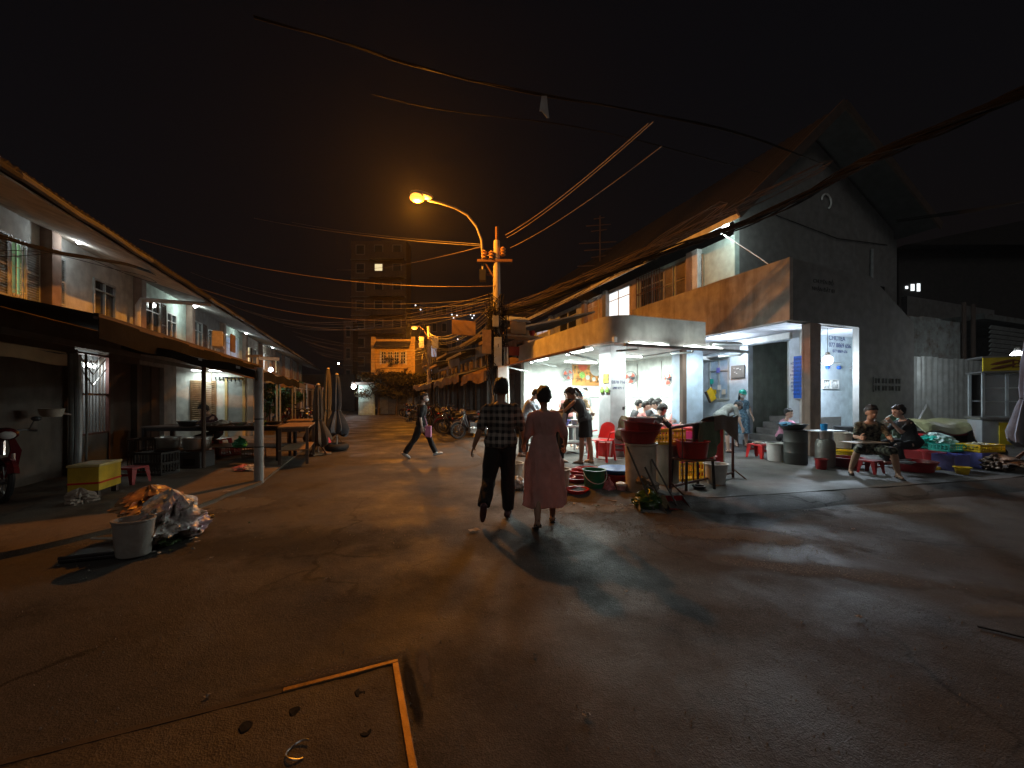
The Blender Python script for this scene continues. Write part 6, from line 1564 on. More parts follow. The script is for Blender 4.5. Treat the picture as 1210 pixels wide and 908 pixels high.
# stool stand with red pot
c = gp(818, 582, .02)
o = thing('metal_stand', 'black metal trestle stand under the red pot', 'stand', c, .2)
MB().box(-.26, .26, -.2, .2, .50, .525).build('top', rust, o)
for x_, y_ in ((-.22, -.17), (.22, -.17), (.22, .17), (-.22, .17)): MB().bar((x_, y_, .5), (x_ * 1.1, y_ * 1.1, 0), .028).build('leg', black_plastic, o)
MB().lathe([(.14, .04), (.2, .05), (.2, .07), (.13, .07), (.13, .045)], n=20).build('burner_ring', black_plastic, o)
tub('tub', 'rounded deep red pot with a white lid rim on the metal stand', 'tub', c + Vector((0, 0, .527)), .2, .23, .27, mat('warm red plastic', (.42, .02, .015), .3, bump=0), lid=None, rim=.02)
tub('bucket', 'translucent white tapered bin behind the rack bars', 'bin', gp(846, 577, .02), .12, .17, .40, mat('translucent white plastic', (.6, .6, .58), .35, alpha=.9))
tub('bucket', 'small dark pail hanging low behind the rack', 'bucket', gp(826, 584, .02), .05, .08, .13, black_plastic)
# brooms, dustpans, green rubbish bag
c = gp(779, 603)
def broom(name, label, p, q, head_m, cat):
    o = thing(name, label, cat, p); q = Vector(q) - Vector(p)
    MB().tube([(0, 0, .03), q], .013, 7).build('handle', mat('dark pole', (.08, .07, .06), .5), o, smooth=True)
    return o
o = broom('dustpan', 'long-handled grey dustpan leaning on the barrel', gp(772, 604), at(741, 528, 5.45), steel, 'dustpan')
MB().add([(-.18, -.05, 0), (.12, -.12, 0), (.10, .12, 0), (-.16, .14, 0), (-.18, -.05, .04), (.12, -.12, .02), (.1, .12, .14), (-.16, .14, .15)], [(0, 1, 2, 3), (0, 3, 7, 4), (3, 2, 6, 7), (2, 1, 5, 6)]).build('pan', mat('dull grey pan', (.35, .38, .38), .5), o)
o = broom('dustpan', 'long-handled red dustpan on the ground by the green bag', gp(800, 600), at(770, 543, 5.5), steel, 'dustpan')
MB().add([(-.14, -.10, 0), (.14, -.08, 0), (.12, .12, 0), (-.12, .12, 0), (-.14, -.1, .02), (.14, -.08, .02), (.12, .12, .13), (-.12, .12, .13)], [(0, 1, 2, 3), (0, 3, 7, 4), (3, 2, 6, 7), (2, 1, 5, 6)]).build('pan', dark_red_plastic, o)
o = broom('broom', 'broom standing upright behind the green bag', gp(784, 600), at(762, 552, 5.3), steel, 'broom'); MB().lathe([(.02, .16), (.05, .1), (.10, .0), (.09, -.0)], n=14, sy=.4).build('bristles', mat('straw bristles', (.22, .17, .09), .9, bump=1, bs=60), o, kind='stuff')
bag('rubbish_bag', 'bulging dark green rubbish sack beside the dustpans', gp(766, 599), .2, .17, .24, mat('green garbage bag', (.035, .09, .015), .3, bump=1.0, bs=10), 7, knot=False, amp=.2)
bag('rubbish_bag', 'brown and clear plastic bag sitting on the green sack', gp(765, 594) + Vector((0.05, .03, .17)), .13, .1, .17, clearbag, 8, knot=True, amp=.5)
bag('rubbish_bag', 'small brown paper bag on top of the green sack', gp(759, 594) + Vector((0.0, .03, .25)), .07, .07, .12, mat('brown paper', (.30, .19, .09), .8, bump=.8, bs=14), 9, knot=False, amp=.5)

# rubbish heap on the left
c = gp(158, 656)
o = tub('waste_bin', 'battered pale plastic bin in front of the rubbish bags', 'bin', c, .13, .16, .34, mat('scuffed pale grey plastic', (.34, .32, .29), .5, dirt=.6, dirtcol=(.16, .13, .1), ds=5, bs=12, bump=.4), sy=.85, n=26, rim=.008)
cm = mat('crinkled clear and pink plastic', (.56, .54, .50), .18, var=.7, vs=7, bump=1.0, bs=16, dirt=.8, dirtcol=(.45, .12, .26), ds=3.0, spec=.8)
bag('rubbish_bag', 'large crinkled clear rubbish bag with pink and green waste inside', gp(205, 634), .34, .26, .50, cm, 2, knot=False, amp=.45, tilt=-.15, res=40)
bag('rubbish_bag', 'orange and tan plastic bag slumped over the pale bin', gp(172, 634) + Vector((0, .05, .22)), .34, .22, .30, mat('orange tan bag', (.52, .24, .10), .28, var=.5, vs=5, bump=1.0, bs=9, dirt=.8, dirtcol=(.36, .30, .17), ds=3), 5, knot=False, amp=.4, res=36)
bag('rubbish_bag', 'black rubbish bag behind the clear one', gp(228, 622), .16, .15, .18, mat('black garbage bag', (.012, .012, .013), .22, bump=1.0, bs=10), 6, knot=True, amp=.4, res=24)
bag('rubbish_bag', 'green vegetable waste bag at the foot of the clear bag', gp(196, 641), .16, .12, .14, mat('green waste', (.07, .13, .04), .5, var=.6, vs=20, bump=1, bs=20), 12, knot=False, amp=.5, res=24)
o = thing('tray', 'dark flat tray lying beside the pale bin', 'tray', gp(122, 655), R(20)); MB().box(-.24, .2, -.14, .14, .0, .03).box(-.24, .2, -.145, -.13, .03, .06).build('tray', black_plastic, o, bevel=.01)
o = thing('stick', 'pale stick lying against the dark tray', 'stick', gp(108, 645) + Vector((0, 0, .05))); MB().tube([(0, 0, .02), (.32, -.02, .03)], .012, 6).build('stick', cream_plastic, o)
bag('sack', 'pale folded sack slumped beside the yellow box', gp(95, 598), .15, .13, .24, mat('pale cloth sack', (.36, .29, .23), .9, bump=.5, bs=14), 15, knot=False, amp=.5, cat='sack')
# yellow cart box
q0 = gp(117, 592); q1 = gp(141, 583); dd = q1 - q0; an = math.atan2(dd.y, dd.x)
o = thing('food_box', 'yellow wooden box cart with a red stripe beside the gate', 'box', (q0.x, q0.y, .045), an)
ym = mat('mustard yellow paint', (.62, .42, .03), .5, dirt=.4, dirtcol=(.3, .2, .04)); w_ = .52
MB().box(0, w_, 0, .34, .10, .44).build('body', ym, o, bevel=.006)
MB().box(-.01, w_ + .01, -.012, .35, .441, .475).build('rim_board', mat('pale yellow trim', (.62, .52, .22), .5), o, bevel=.006)
MB().box(.003, w_ - .003, -.006, -.001, .20, .225).box(-.006, -.001, .0, .34, .20, .225).build('stripe', red_plastic, o)
for x_, y_ in ((.05, .05), (w_ - .05, .05), (w_ - .05, .29), (.05, .29)): MB().box(x_ - .03, x_ + .03, y_ - .03, y_ + .03, 0, .099).build('leg', timber_dark, o)

# market tables on the left
def mtable(name, label, c, w_, d_, h_, top_m, leg_m, rz, shelf=True):
    o = thing(name, label, 'table', c, rz)
    n = max(2, int(d_ / .2))
    for k in range(n): MB().box(-w_ / 2, w_ / 2, -d_ / 2 + d_ * k / n, -d_ / 2 + d_ * (k + 1) / n - .006, h_ - .035 + .003 * (k % 2), h_ + .003 * (k % 2)).build('plank', top_m, o)
    for x_ in (-w_ / 2 + .04, w_ / 2 - .04):
        for y_ in (-d_ / 2 + .04, d_ / 2 - .04): MB().box(x_ - .03, x_ + .03, y_ - .03, y_ + .03, 0, h_ - .036).build('leg', leg_m, o)
    MB().box(-w_ / 2 + .08, w_ / 2 - .08, -d_ / 2 + .02, -d_ / 2 + .05, h_ - .11, h_ - .037).build('apron', leg_m, o)
    if shelf:
        for k in range(n): MB().box(-w_ / 2 + .02, w_ / 2 - .02, -d_ / 2 + d_ * k / n, -d_ / 2 + d_ * (k + 1) / n - .006, .30, .325).build('shelf_plank', top_m, o)
    return o
c = gp(262, 548); t1 = mtable('market_table', 'long dark market table under the tan awning with bowls on it', c + Vector((-.3, .45, .04)), 3.0, .85, .80, timber_dark, black_plastic, A * .15)
c2 = gp(322, 550, .04) ; t2 = mtable('market_table', 'orange-lit wooden trestle with a lower shelf beside the dark table', c2 + Vector((.10, .8, 0)), .6, 1.6, .82, timber, timber_dark, A + R(2))
c3 = gp(336, 531, .04); t3 = mtable('market_table', 'small wooden table end sticking out towards the umbrellas', c3 + Vector((.1, .7, 0)), .6, 1.1, .80, timber, timber_dark, A)
def pot(name, label, loc, r_, h_, m_=alu, group=None):
    o = thing(name, label, 'pot', loc, 0, group)
    MB().lathe([(r_ * .86, 0), (r_ * .95, .03), (r_, h_ - .02), (r_ * 1.1, h_ - .012), (r_ * 1.1, h_), (r_ * .97, h_), (r_ * .9, h_ - .1), (.02, h_ - .1)], n=30).build('vessel', m_, o, smooth=True)
    for s_ in (-1, 1): MB().tube([(s_ * r_ * .98, -.05, h_ * .7), (s_ * (r_ + .05), 0, h_ * .75), (s_ * r_ * .98, .05, h_ * .7)], .008, 5).build('handle', m_, o)
    return o
def stove(label, loc):
    o = thing('charcoal_stove', label, 'stove', loc)
    MB().box(-.22, .22, -.2, .2, 0, .34).build('body', mat('sooty stove', (.06, .06, .06), .7, dirt=.6), o, bevel=.02)
    MB().box(-.12, .12, -.205, -.2, .06, .2).build('vent', mat('black pit', (.004, .004, .004), .95, bump=0), o)
    MB().lathe([(.19, .341), (.2, .38), (.15, .38)], n=20).build('ring', rust, o)
    return o
for px, py, lb, lb2 in ((233, 552, 'sooty stove under the large aluminium pot', 'large shiny aluminium pot on the stove under the dark table'), (199, 551, 'sooty stove deeper in the shade at the left', 'second aluminium pot in the dark left of the large one')):
    p = gp(px, py, .045); stove(lb, p); pot('cooking_pot', lb2, p + Vector((0, 0, .385)), .245 if px > 220 else .2, .23)
bag('plastic_bag', 'bright green plastic bag on the lower shelf left of the post', gp(272, 549, .04) + Vector((0, .3, .33)), .16, .12, .22, mat('bright green bag', (.01, .30, .10), .35, bump=.8, bs=14), 31)
for px, z_, r_, lb, m_ in ((243, .85, .17, 'round steel tray at the left of the dark market table', steel), (283, .86, .15, 'shallow steel bowl in the middle of the dark market table', alu), (323, .88, .19, 'dark wok near the awning post', black_plastic), (300, .86, .12, 'small glass-like bowl beside the wok', white_plastic)):
    p = at(px, 500, 8.6); p.z = z_; o = thing('bowl', lb, 'bowl', p); MB().lathe([(r_ * .5, 0), (r_ * .9, .05), (r_ * 1.02, .07), (r_ * .95, .065), (r_ * .5, .015)], n=24).build('dish', m_, o, smooth=True)
for px, py, lb, m_ in ((160, 580, 'red plastic stool in the dark beside the yellow box', dark_red_plastic),):
    p = gp(145, 572, .045); 
for k, (px, py, r_, lb) in enumerate(((288, 556, .2, 'crumpled pinkish bag under the market table'), (322, 556, .22, 'clear crumpled bag beside the awning post'))):
    bag('plastic_bag', lb, gp(px - 26 * k, py, .04), r_, r_ * .7, .12, [pinkbag, clearbag][k], 40 + k, knot=False, amp=.5)
def stool(label, loc, m_, s=1.0, rz=0, group=None, name='plastic_stool'):
    o = thing(name, label, 'stool', loc, rz, group)
    t = MB(); h = .28 * s; w_ = .15 * s
    t.loft([[(x_ * f_, y_ * f_, z) for x_, y_ in ((-w_, -w_), (w_, -w_), (w_, w_), (-w_, w_))] for f_, z in ((1.0, h - .035), (1.0, h - .008), (.93, h), (.3, h - .004))])
    t.build('seat', m_, o, bevel=.012)
    for sx_ in (-1, 1):
        for sy_ in (-1, 1):
            MB().loft([[(sx_ * (w_ * f_ - a), sy_ * (w_ * f_ - b_), z) for a, b_ in ((0, 0), (.07 * s * g, 0), (.012, .012), (0, .07 * s * g))] for f_, z, g in ((1.0, h - .036, 1.2), (1.12, .0, .6))]).build('leg', m_, o)
    MB().box(-w_ * .95, w_ * .95, -w_ * 1.0, -w_ * .96, h * .5, h * .62).box(-w_ * .95, w_ * .95, w_ * .96, w_, h * .5, h * .62).build('cross_rail', m_, o)
    return o
for k, (px, py, w_, d_, h_, m_, lb) in enumerate(((186, 560, .5, .4, .42, dark_board, 'black wooden crate in the gloom left of the stoves'), (172, 552, .42, .36, .6, timber_dark, 'tall dark crate deepest in the gloom'), (300, 540, .5, .36, .3, timber, 'wooden crate under the market table near the post'), (270, 538, .44, .34, .26, dark_red_plastic, 'dark red crate under the back of the market table'))):
    crate('crate', lb, gp(px, py, .045), w_, d_, h_, m_, .3 * k)
for k, (px, z_, m_, lb) in enumerate(((222, .85, black_plastic, 'dark basin at the left end of the market table'), (262, .86, clearbag, 'clear bag of noodles on the market table'), (308, .86, leaf_green, 'heap of green herbs near the awning post'))):
    p = at(px, 500, 8.5); p.z = z_
    if k == 0: tub('basin', lb, 'basin', p, .14, .18, .12, m_, n=20)
    else: bag('heap' if k == 2 else 'plastic_bag', lb, p, .17, .12, .14, m_, 50 + k, knot=False, amp=.5)
stool('dark red plastic stool in the gloom beside the yellow box', gp(156, 571, .045), dark_red_plastic)
# plants on the left
for k, (px, py, rr_, zz) in enumerate(((318, 505, .75, 1.25), (334, 505, .7, 1.2), (346, 503, .8, 1.7), (326, 500, .7, 1.9), (300, 503, .5, 1.0))):
    p = gp(px, py, .04)
    lb_ = ['leafy potted plant behind the awning post', 'bushy potted plant between post and motorbikes', 'tall potted shrub near the left motorbikes', 'tall green shrub under the bright stall bulb', 'low potted plant behind the market table'][k]
    o = thing('potted_plant', lb_, 'plant', p)
    leaf_mass('foliage', None, None, 0, 0, zz, rr_, rr_, .65, 520, .12, leaf_green, parent=o, seed=60 + k, clumps=8)
    MB().tube([(0, 0, .2), (.05, 0, zz * .6), (0, .05, zz)], .025, 6).build('stem', bark, o)
    MB().lathe([(.14, 0), (.2, .3), (.22, .31), (.19, .3), (.02, .27)], n=16).build('pot', timber, o, smooth=True)

# ------------------------------------------------------------------ porch and alcove objects
def drum(label, loc, r_, h_, m_, lid=None, cat='drum', name='drum'):
    o = thing(name, label, cat, loc)
    MB().lathe([(r_ * .95, 0), (r_, .02), (r_, h_ * .33), (r_ * 1.03, h_ * .35), (r_, h_ * .37), (r_, h_ * .66), (r_ * 1.03, h_ * .68), (r_, h_ * .7), (r_, h_ - .02), (r_ * 1.04, h_), (r_ * .95, h_), (.02, h_ - .03)], n=26).build('shell', m_, o, smooth=True)
    if lid: MB().lathe([(r_ * 1.06, h_ + .002), (r_ * 1.06, h_ + .03), (.02, h_ + .04)], n=26).build('lid', lid, o, smooth=True)
    return o
drum('dark grey drum beside the squatting woman in pink', onp(940, 548), .21, .68, mat('dark drum', (.07, .075, .07), .5, dirt=.3), lid=black_plastic)
tub('bucket', 'white round bucket in front of the squatting woman', 'bucket', onp(918, 545), .17, .2, .40, white_plastic, n=28)
o = tub('basin', 'dark basin with washed dishes on top of the grey drum', 'basin', onp(938, 548) + Vector((0, .05, .72)), .2, .26, .11, black_plastic)
o = bag('plastic_bag', 'blue plastic bag spilling from the dark basin', onp(928, 548) + Vector((.02, .0, .79)), .15, .1, .09, mat('sky blue bag', (.10, .35, .60), .35, bump=.8, bs=14), 33, knot=False, amp=.5)
stool('red plastic stool holding a plate of scraps in front of the porch steps', onp(897, 541), red_plastic, 1.15, R(25))
p = onp(897, 541); o = thing('plate', 'white plate of food scraps on the red stool', 'plate', p + Vector((0, 0, .325))); MB().lathe([(.08, 0), (.14, .02), (.13, .02), (.02, .008)], n=20).build('dish', white_plastic, o, smooth=True)
mb = MB(); rf = random.Random(9)
for k in range(24): mb.ell((rf.gauss(0, .05), rf.gauss(0, .05), .03), .02, .015, .012, 6, 4)
mb.build('food', mat('cooked food', (.45, .3, .18), .6), o, kind='stuff')
# gas cylinder with plate and cup
p = onp(975, 552)
o = thing('gas_cylinder', 'dull silver gas cylinder just right of the brown column', 'gas cylinder', p)
MB().lathe([(.15, 0), (.16, .03), (.165, .06), (.165, .46), (.14, .54), (.06, .58), (.06, .62)], n=24).build('tank', mat('dull silver paint', (.32, .33, .31), .45, .3, dirt=.3), o, smooth=True)
MB().lathe([(.11, .56), (.12, .70), (.105, .70), (.1, .58)], n=18).build('collar', steel, o)
o = thing('plank', 'pale board laid across the gas cylinder', 'board', p + Vector((0.02, 0, .705)), R(10)); MB().box(-.27, .32, -.16, .16, 0, .025).build('board', mat('pale laminate', (.55, .58, .62), .5), o, bevel=.005)
o = thing('cup', 'bright blue plastic cup on the pale board', 'cup', p + Vector((-.04, -.02, .731))); MB().lathe([(.05, 0), (.06, .13), (.054, .13), (.045, .01)], n=18).build('cup', mat('bright blue cup', (.02, .33, .75), .35, bump=0), o, smooth=True)
tub('bucket', 'small deep red bucket at the foot of the gas cylinder', 'bucket', onp(968, 554) + Vector((0, -.05, 0)), .085, .095, .2, dark_red_plastic, n=18)
tub('bucket', 'cream bucket standing on a yellow lid in the alcove', 'bucket', onp(996, 541) + Vector((0, 0, .22)), .15, .17, .36, cream_plastic)
tub('basin', 'flat yellow basin under the cream bucket', 'basin', onp(999, 541) + Vector((0, 0, .05)), .17, .2, .12, yellow_plastic)
tub('basin', 'deep red basin behind the seated man', 'basin', onp(1001, 552), .2, .26, .2, dark_red_plastic)
drum('black water vat at the back of the alcove', onp(1003, 535), .3, .66, black_plastic, name='water_vat', cat='vat')
tub('basin', 'steel basin on the vat edge in the alcove', 'basin', onp(992, 536) + Vector((0, 0, .45)), .15, .2, .1, steel)
# red tables, chairs, crates in the eatery
def ptable(label, loc, w_, d_, h_, m_, rz=0):
    o = thing('plastic_table', label, 'table', loc, rz)
    MB().box(-w_ / 2, w_ / 2, -d_ / 2, d_ / 2, h_ - .03, h_).build('tabletop', m_, o, bevel=.008)
    for x_ in (-1, 1):
        for y_ in (-1, 1): MB().bar((x_ * (w_ / 2 - .05), y_ * (d_ / 2 - .05), h_ - .031), (x_ * (w_ / 2 - .02), y_ * (d_ / 2 - .02), 0), .045).build('leg', m_, o)
    return o
p = at(817, 500, 8.4); ptable('red plastic table in front of the blue pillar', Vector((p.x, 8.4, .1)), .8, .7, .78, red_plastic, A)
o = thing('red_cabinet', 'large glossy red cabinet with pink side beside the diners', 'cabinet', (xs_at(826, 8.0), 8.0, .1), A); MB().box(-.38, .35, -.3, .3, .0, .74).build('body', red_plastic, o, bevel=.015); MB().box(-.39, .36, -.31, .31, .741, .78).build('top', mat('bright red top', (.7, .04, .03), .3), o, bevel=.01)
MB().box(-.42, -.381, -.28, .28, .05, .7).build('side_panel', mat('magenta plastic', (.62, .03, .16), .35), o)
for k, (x_, m_) in enumerate(((-.50, violet_plastic), (-.44, white_plastic))):
    b_ = thing('bottle', ['violet bottle beside the red cabinet', 'white bottle beside the red cabinet'][k], 'bottle', Vector((xs_at(826, 8.0) + x_, 7.75, .55))); MB().lathe([(.03, 0), (.032, .16), (.015, .2), (.015, .24), (.003, .245)], n=12).build('bottle', m_, b_, smooth=True)
p = at(770, 520, 8.9); ptable('red folding table between the diners', Vector((p.x + .15, 9.0, .1)), .9, .6, .66, red_plastic, A)
p = at(792, 500, 10.6); ptable('second red table deeper inside the eatery', Vector((p.x, 10.7, .1)), .9, .6, .68, red_plastic, A)
for k, (px, Y, z) in enumerate(((779, 8.9, .77), (787, 8.95, .77), (772, 8.9, .77), (800, 10.6, .79), (790, 10.6, .79))):
    o = thing('bowl', 'small white bowl on a red table of the eatery', 'bowl', (xs_at(px, Y), Y, z), 0, 'bowls on the eatery tables'); MB().lathe([(.04, 0), (.075, .06), (.07, .06), (.035, .01)], n=14).build('dish', white_plastic, o, smooth=True)
def pchair(label, loc, rz, m_=red_plastic):
    o = thing('plastic_chair', label, 'chair', loc, rz)
    MB().loft([[(x_ * w_, y, z) for x_, y, z in ((-1, -.2, .43), (1, -.2, .43), (1, .2, .44), (-1, .2, .44))] for w_ in (.21,)] + [[(x_ * .21, y, .46) for x_, y in ((-1, -.2), (1, -.2), (1, .2), (-1, .2))]]).build('seat', m_, o, bevel=.012)
    rings = []
    bk_ = MB()
    bk_.sheet(lambda u, v: (.22 * math.sin((u - .5) * 2.3) * (1 - .18 * v), -.2 - .09 * v - .05 * math.cos((u - .5) * 2.3), .47 + .36 * v * (1 - .25 * abs(u - .5) ** 2 * 4)), 12, 6, .012)
    bk_.build('backrest', m_, o, smooth=True)
    for s_ in (-1, 1): MB().tube([(s_ * .22, -.2, .64), (s_ * .25, .1, .63), (s_ * .23, .18, .46)], .018, 6).build('armrest', m_, o, smooth=True)
    for x_ in (-1, 1):
        for y_ in (-1, 1): MB().bar((x_ * .19, y_ * .17, .43), (x_ * .22, y_ * .21, 0), .04).build('leg', m_, o)
    return o
pchair('red plastic armchair left of the white pillar, facing the street', Vector((xs_at(711, 8.5), 8.5, .1)), R(140))
tub('tub', 'glossy red tub on the floor behind the red armchair', 'tub', Vector((xs_at(716, 9.2), 9.2, .1)), .22, .26, .34, red_plastic)
# serving counter on the street side with pots and white tubs
c = Vector((xs_at(655, 9.6), 9.6, .1)); o = thing('serving_counter', 'low steel serving counter crowded with bowls behind the customers', 'counter', c, A)
MB().box(-.8, .8, -.35, .35, .66, .70).build('top', steel, o, bevel=.006); MB().box(-.78, .78, -.32, .32, .25, .28).build('shelf', steel, o)
for x_ in (-.75, .75):
    for y_ in (-.3, .3): MB().box(x_ - .02, x_ + .02, y_ - .02, y_ + .02, 0, .659).build('leg', steel, o)
for k, (x_, r_, m_, lb) in enumerate(((-.55, .17, white_plastic, 'white basin at the left end of the serving counter'), (-.15, .14, alu, 'steel pot in the middle of the serving counter'), (.25, .15, violet_plastic, 'violet basin on the serving counter'), (.6, .13, white_plastic, 'white tub at the right end of the serving counter'))):
    tub('basin', lb, 'basin', c + Vector((x_ * CA, x_ * SA - .1, .702)), r_ * .8, r_, .14, m_, n=20)
tub('bucket', 'blue and white bucket under the serving counter', 'bucket', c + Vector((.1, -.1, 0)), .12, .15, .3, blue_plastic)
tub('bucket', 'white tub at the feet of the capped seller', 'bucket', Vector((xs_at(607, 7.0), 7.0, .0)), .14, .17, .3, cream_plastic)
bag('plastic_bag', 'white plastic bag on the ground between the couple', Vector((xs_at(612, 6.3), 6.3, .0)), .14, .1, .2, white_plastic, 71, knot=False)
# potted things by the boundary on the far right
p = at(1115, 540, 7.6)
tb = thing('display_bench', 'low dark red bench carrying the teal baskets', 'bench', Vector((xs_at(1108, 8.2), 8.2, .1)), A * .5)
MB().box(-.75, .75, -.25, .25, .24, .29).build('top', dark_red_plastic, tb)
for x_ in (-.68, .68): MB().box(x_ - .04, x_ + .04, -.22, .22, 0, .239).build('leg', dark_red_plastic, tb)
o = thing('covered_table', 'long table covered with an olive tarpaulin in front of the metal fence', 'covered table', Vector((xs_at(1115, 9.4), 9.4, .1)), A * .4)
MB().sheet(lambda u, v: (-1.25 + 2.5 * u, -.5 + 1.0 * v, .86 - (.5 * abs(v - .5) ** 3 * 8) * .5 + .05 * noise.noise(Vector((u * 6, v * 4, 2))) + .05 * math.sin(u * 14) * abs(v - .5) * 2 - (.55 * max(0, u - .72) / .28) ** 2 * 1.6), 26, 14, .015).jitter(.03, 3).build('tarpaulin', olive_tarp, o)
MB().box(-1.15, .9, -.38, .38, .5, .55).build('tabletop', dark_red_plastic, o)
for x_ in (-1.1, .85): MB().box(x_ - .03, x_ + .03, -.34, .34, 0, .499).build('leg', timber_dark, o)
o = thing('propped_board', 'triangular pale board propped behind the olive tarpaulin', 'board', Vector((xs_at(1095, 9.9), 9.9, .1)), A); MB().prism([(-.45, .75), (.45, .75), (.0, 1.22)], 1, -.02, .02).build('board', white_plastic, o)
bag('bundle', 'green and brown bundle of bags behind the seated pair', Vector((xs_at(1060, 8.7), 8.7, .1)), .42, .3, 1.0, mat('mixed green bundle', (.10, .20, .13), .6, var=.6, vs=4, bump=.8, bs=10, dirt=.7, dirtcol=(.3, .14, .1), ds=3), 91, knot=False, amp=.45, cat='bundle', res=30)
def basket(name, label, px, py, Y, w_, d_, h_, m_, rz=.2, cat='basket', base=None):
    z = zpy(py, Y) if base is None else base
    return crate(name, label, Vector((xs_at(px, Y), Y, z)), w_, d_, h_, m_, rz, bars=(cat == 'basket'), cat=cat)
basket('basket', 'teal basket of greens on the low red bench', 1119, 545, 7.9, .46, .34, .15, teal_plastic, base=.395)
basket('basket', 'teal basket heaped with bags at the left of the bench', 1101, 545, 8.3, .42, .34, .16, teal_plastic, base=.395)
bag('plastic_bag', 'pale clear bag bulging over the teal baskets', Vector((xs_at(1112, 8.1), 8.2, .50)), .28, .18, .24, mat('pale cloudy bag', (.45, .60, .55), .3, bump=1, bs=9, var=.3), 93, knot=False, amp=.5, res=26)
bag('plastic_bag', 'crumpled teal bag in the left basket', Vector((xs_at(1100, 8.2), 8.2, .50)), .2, .15, .18, teal_plastic, 94, knot=False, amp=.5, res=26)
for px, Y, lb, w_ in ((1123, 7.4, 'violet blue plastic crate on the ground below the teal basket', .42), (1155, 7.7, 'darker blue crate beside the violet one', .46)):
    crate('crate', lb, Vector((xs_at(px, Y), Y, .1)), w_, .34, .30, violet_plastic, .25, bars=False)
crate('basket', 'yellow basket of pale vegetables on the blue crate', Vector((xs_at(1158, 7.75), 7.75, .405)), .62, .38, .15, yellow_plastic, .15, cat='basket')
mb = MB(); rf = random.Random(19)
for k in range(50): mb.ell((rf.uniform(-.26, .26), rf.uniform(-.14, .14), rf.uniform(.02, .10)), .045, .04, .035, 6, 4)
o = thing('vegetables', 'heap of pale vegetables in the yellow basket', 'vegetables', Vector((xs_at(1158, 7.75), 7.75, .45)), .15); mb.build('heap', mat('pale vegetable', (.55, .52, .38), .6, var=.3), o, kind='stuff')
tub('bucket', 'small yellow tub on the kerb in front of the crates', 'tub', Vector((xs_at(1137, 6.95), 6.95, .1)), .08, .1, .13, yellow_plastic)
tub('bucket', 'dark red bucket between the bench and the violet crate', 'bucket', Vector((xs_at(1103, 7.7), 7.7, .1)), .13, .16, .3, dark_red_plastic)
bag('bundle', 'brown scrap heap at the far right edge of the pavement', Vector((xs_at(1178, 7.4), 7.4, .1)), .35, .25, .3, mat('brown scraps', (.22, .15, .1), .8, var=.7, vs=10, bump=1, bs=20), 95, knot=False, amp=.7, cat='heap', res=30)
o = thing('board_strip', 'yellow strip of board on the ground beside the red tub', 'board', Vector((xs_at(1095, 7.3), 7.3, .12)), .3); MB().box(-.45, .45, -.03, .03, -.02, .03).build('strip', yellow_plastic, o)
# bread cart
cs = Vector((xs_at(1160, 8.6), 8.6, .1))
o = thing('bread_cart', 'glass-sided bread cart with a yellow sign at the right edge', 'food cart', cs, -.48)
wC = 1.9; yel = mat('yellow sign vinyl', (.62, .47, .02), .5, bump=0)
MB().box(0, wC, 0, .55, .30, .90).build('lower_cabinet', grey_plastic, o, bevel=.01)
MB().box(-.04, wC + .04, -.05, .6, .901, .95).build('worktop', steel, o)
gf = MB()
for x_ in (.03, .62, 1.25, wC - .03):
    for y_ in (.02, .53): gf.box(x_ - .022, x_ + .022, y_ - .022, y_ + .022, .951, 1.93)
for z_ in (.97, 1.3, 1.6, 1.92):
    gf.box(.052, wC - .052, .012, .03, z_ - .012, z_ + .012)
gf.build('glass_frame', galv, o)
MB().box(.05, wC - .05, .005, .01, .96, 1.92).build('glass_front', glass_clear, o); MB().box(.05, wC - .05, .54, .545, .96, 1.92).build('back_panel', dark_board, o)
MB().box(.06, wC - .06, .05, .5, 1.3, 1.315).build('glass_shelf', glass_clear, o)
MB().box(-.02, wC + .02, -.06, .58, 1.94, 1.97).box(-.02, wC + .02, -.06, .58, 2.27, 2.30).build('sign_rail', steel, o)
sg = MB().box(0, wC, -.05, -.02, 1.971, 2.269).build('sign_panel', yel, o)
text('lettering', 'BÁNH MÌ', .24, (1.02, -.052, 2.11), (R(90), 0, 0), mat('brown sign print', (.16, .05, .01), .5, bump=0), o, sx=1.25)
bg_ = MB()
for k in range(2): bg_.ell((.30, -.053, 2.06 + k * .10), .2, .006, .035, 12, 6, Matrix.Rotation(R(-14), 3, 'Y'))
bg_.build('loaf_emblem', mat('brown sign print', (.16, .05, .01), .5, bump=0), o)
MB().box(.26, wC - .1, -.02, -.003, .36, .84).build('sign_panel', yel, o)
MB().lathe([(.2, -.004), (.2, .004)], n=24).build('sign_disc', white_plastic, o, raw=True).rotation_euler.x = R(90)
bpy.context.view_layer.update()
for ch in o.children:
    if ch.name.startswith('sign_disc'): ch.location = (.72, -.026, .62)
text('lettering', 'BÁ', .26, (.62, -.035, .72), (R(90), 0, 0), ink_black, o); text('lettering', 'KG', .26, (.62, -.035, .5), (R(90), 0, 0), ink_black, o); text('lettering', 'BÁNH', .16, (1.2, -.025, .42), (R(90), 0, 0), ink_black, o)
for x_ in (.3, 1.6): MB().lathe([(.14, -.02), (.15, 0), (.14, .02)], n=20).build('wheel', black_rubber, o, raw=True)
for k, ch in enumerate([c for c in o.children if c.name.startswith('wheel')]): ch.rotation_euler.x = R(90); ch.location = (.3 + 1.3 * k, .1, .15)
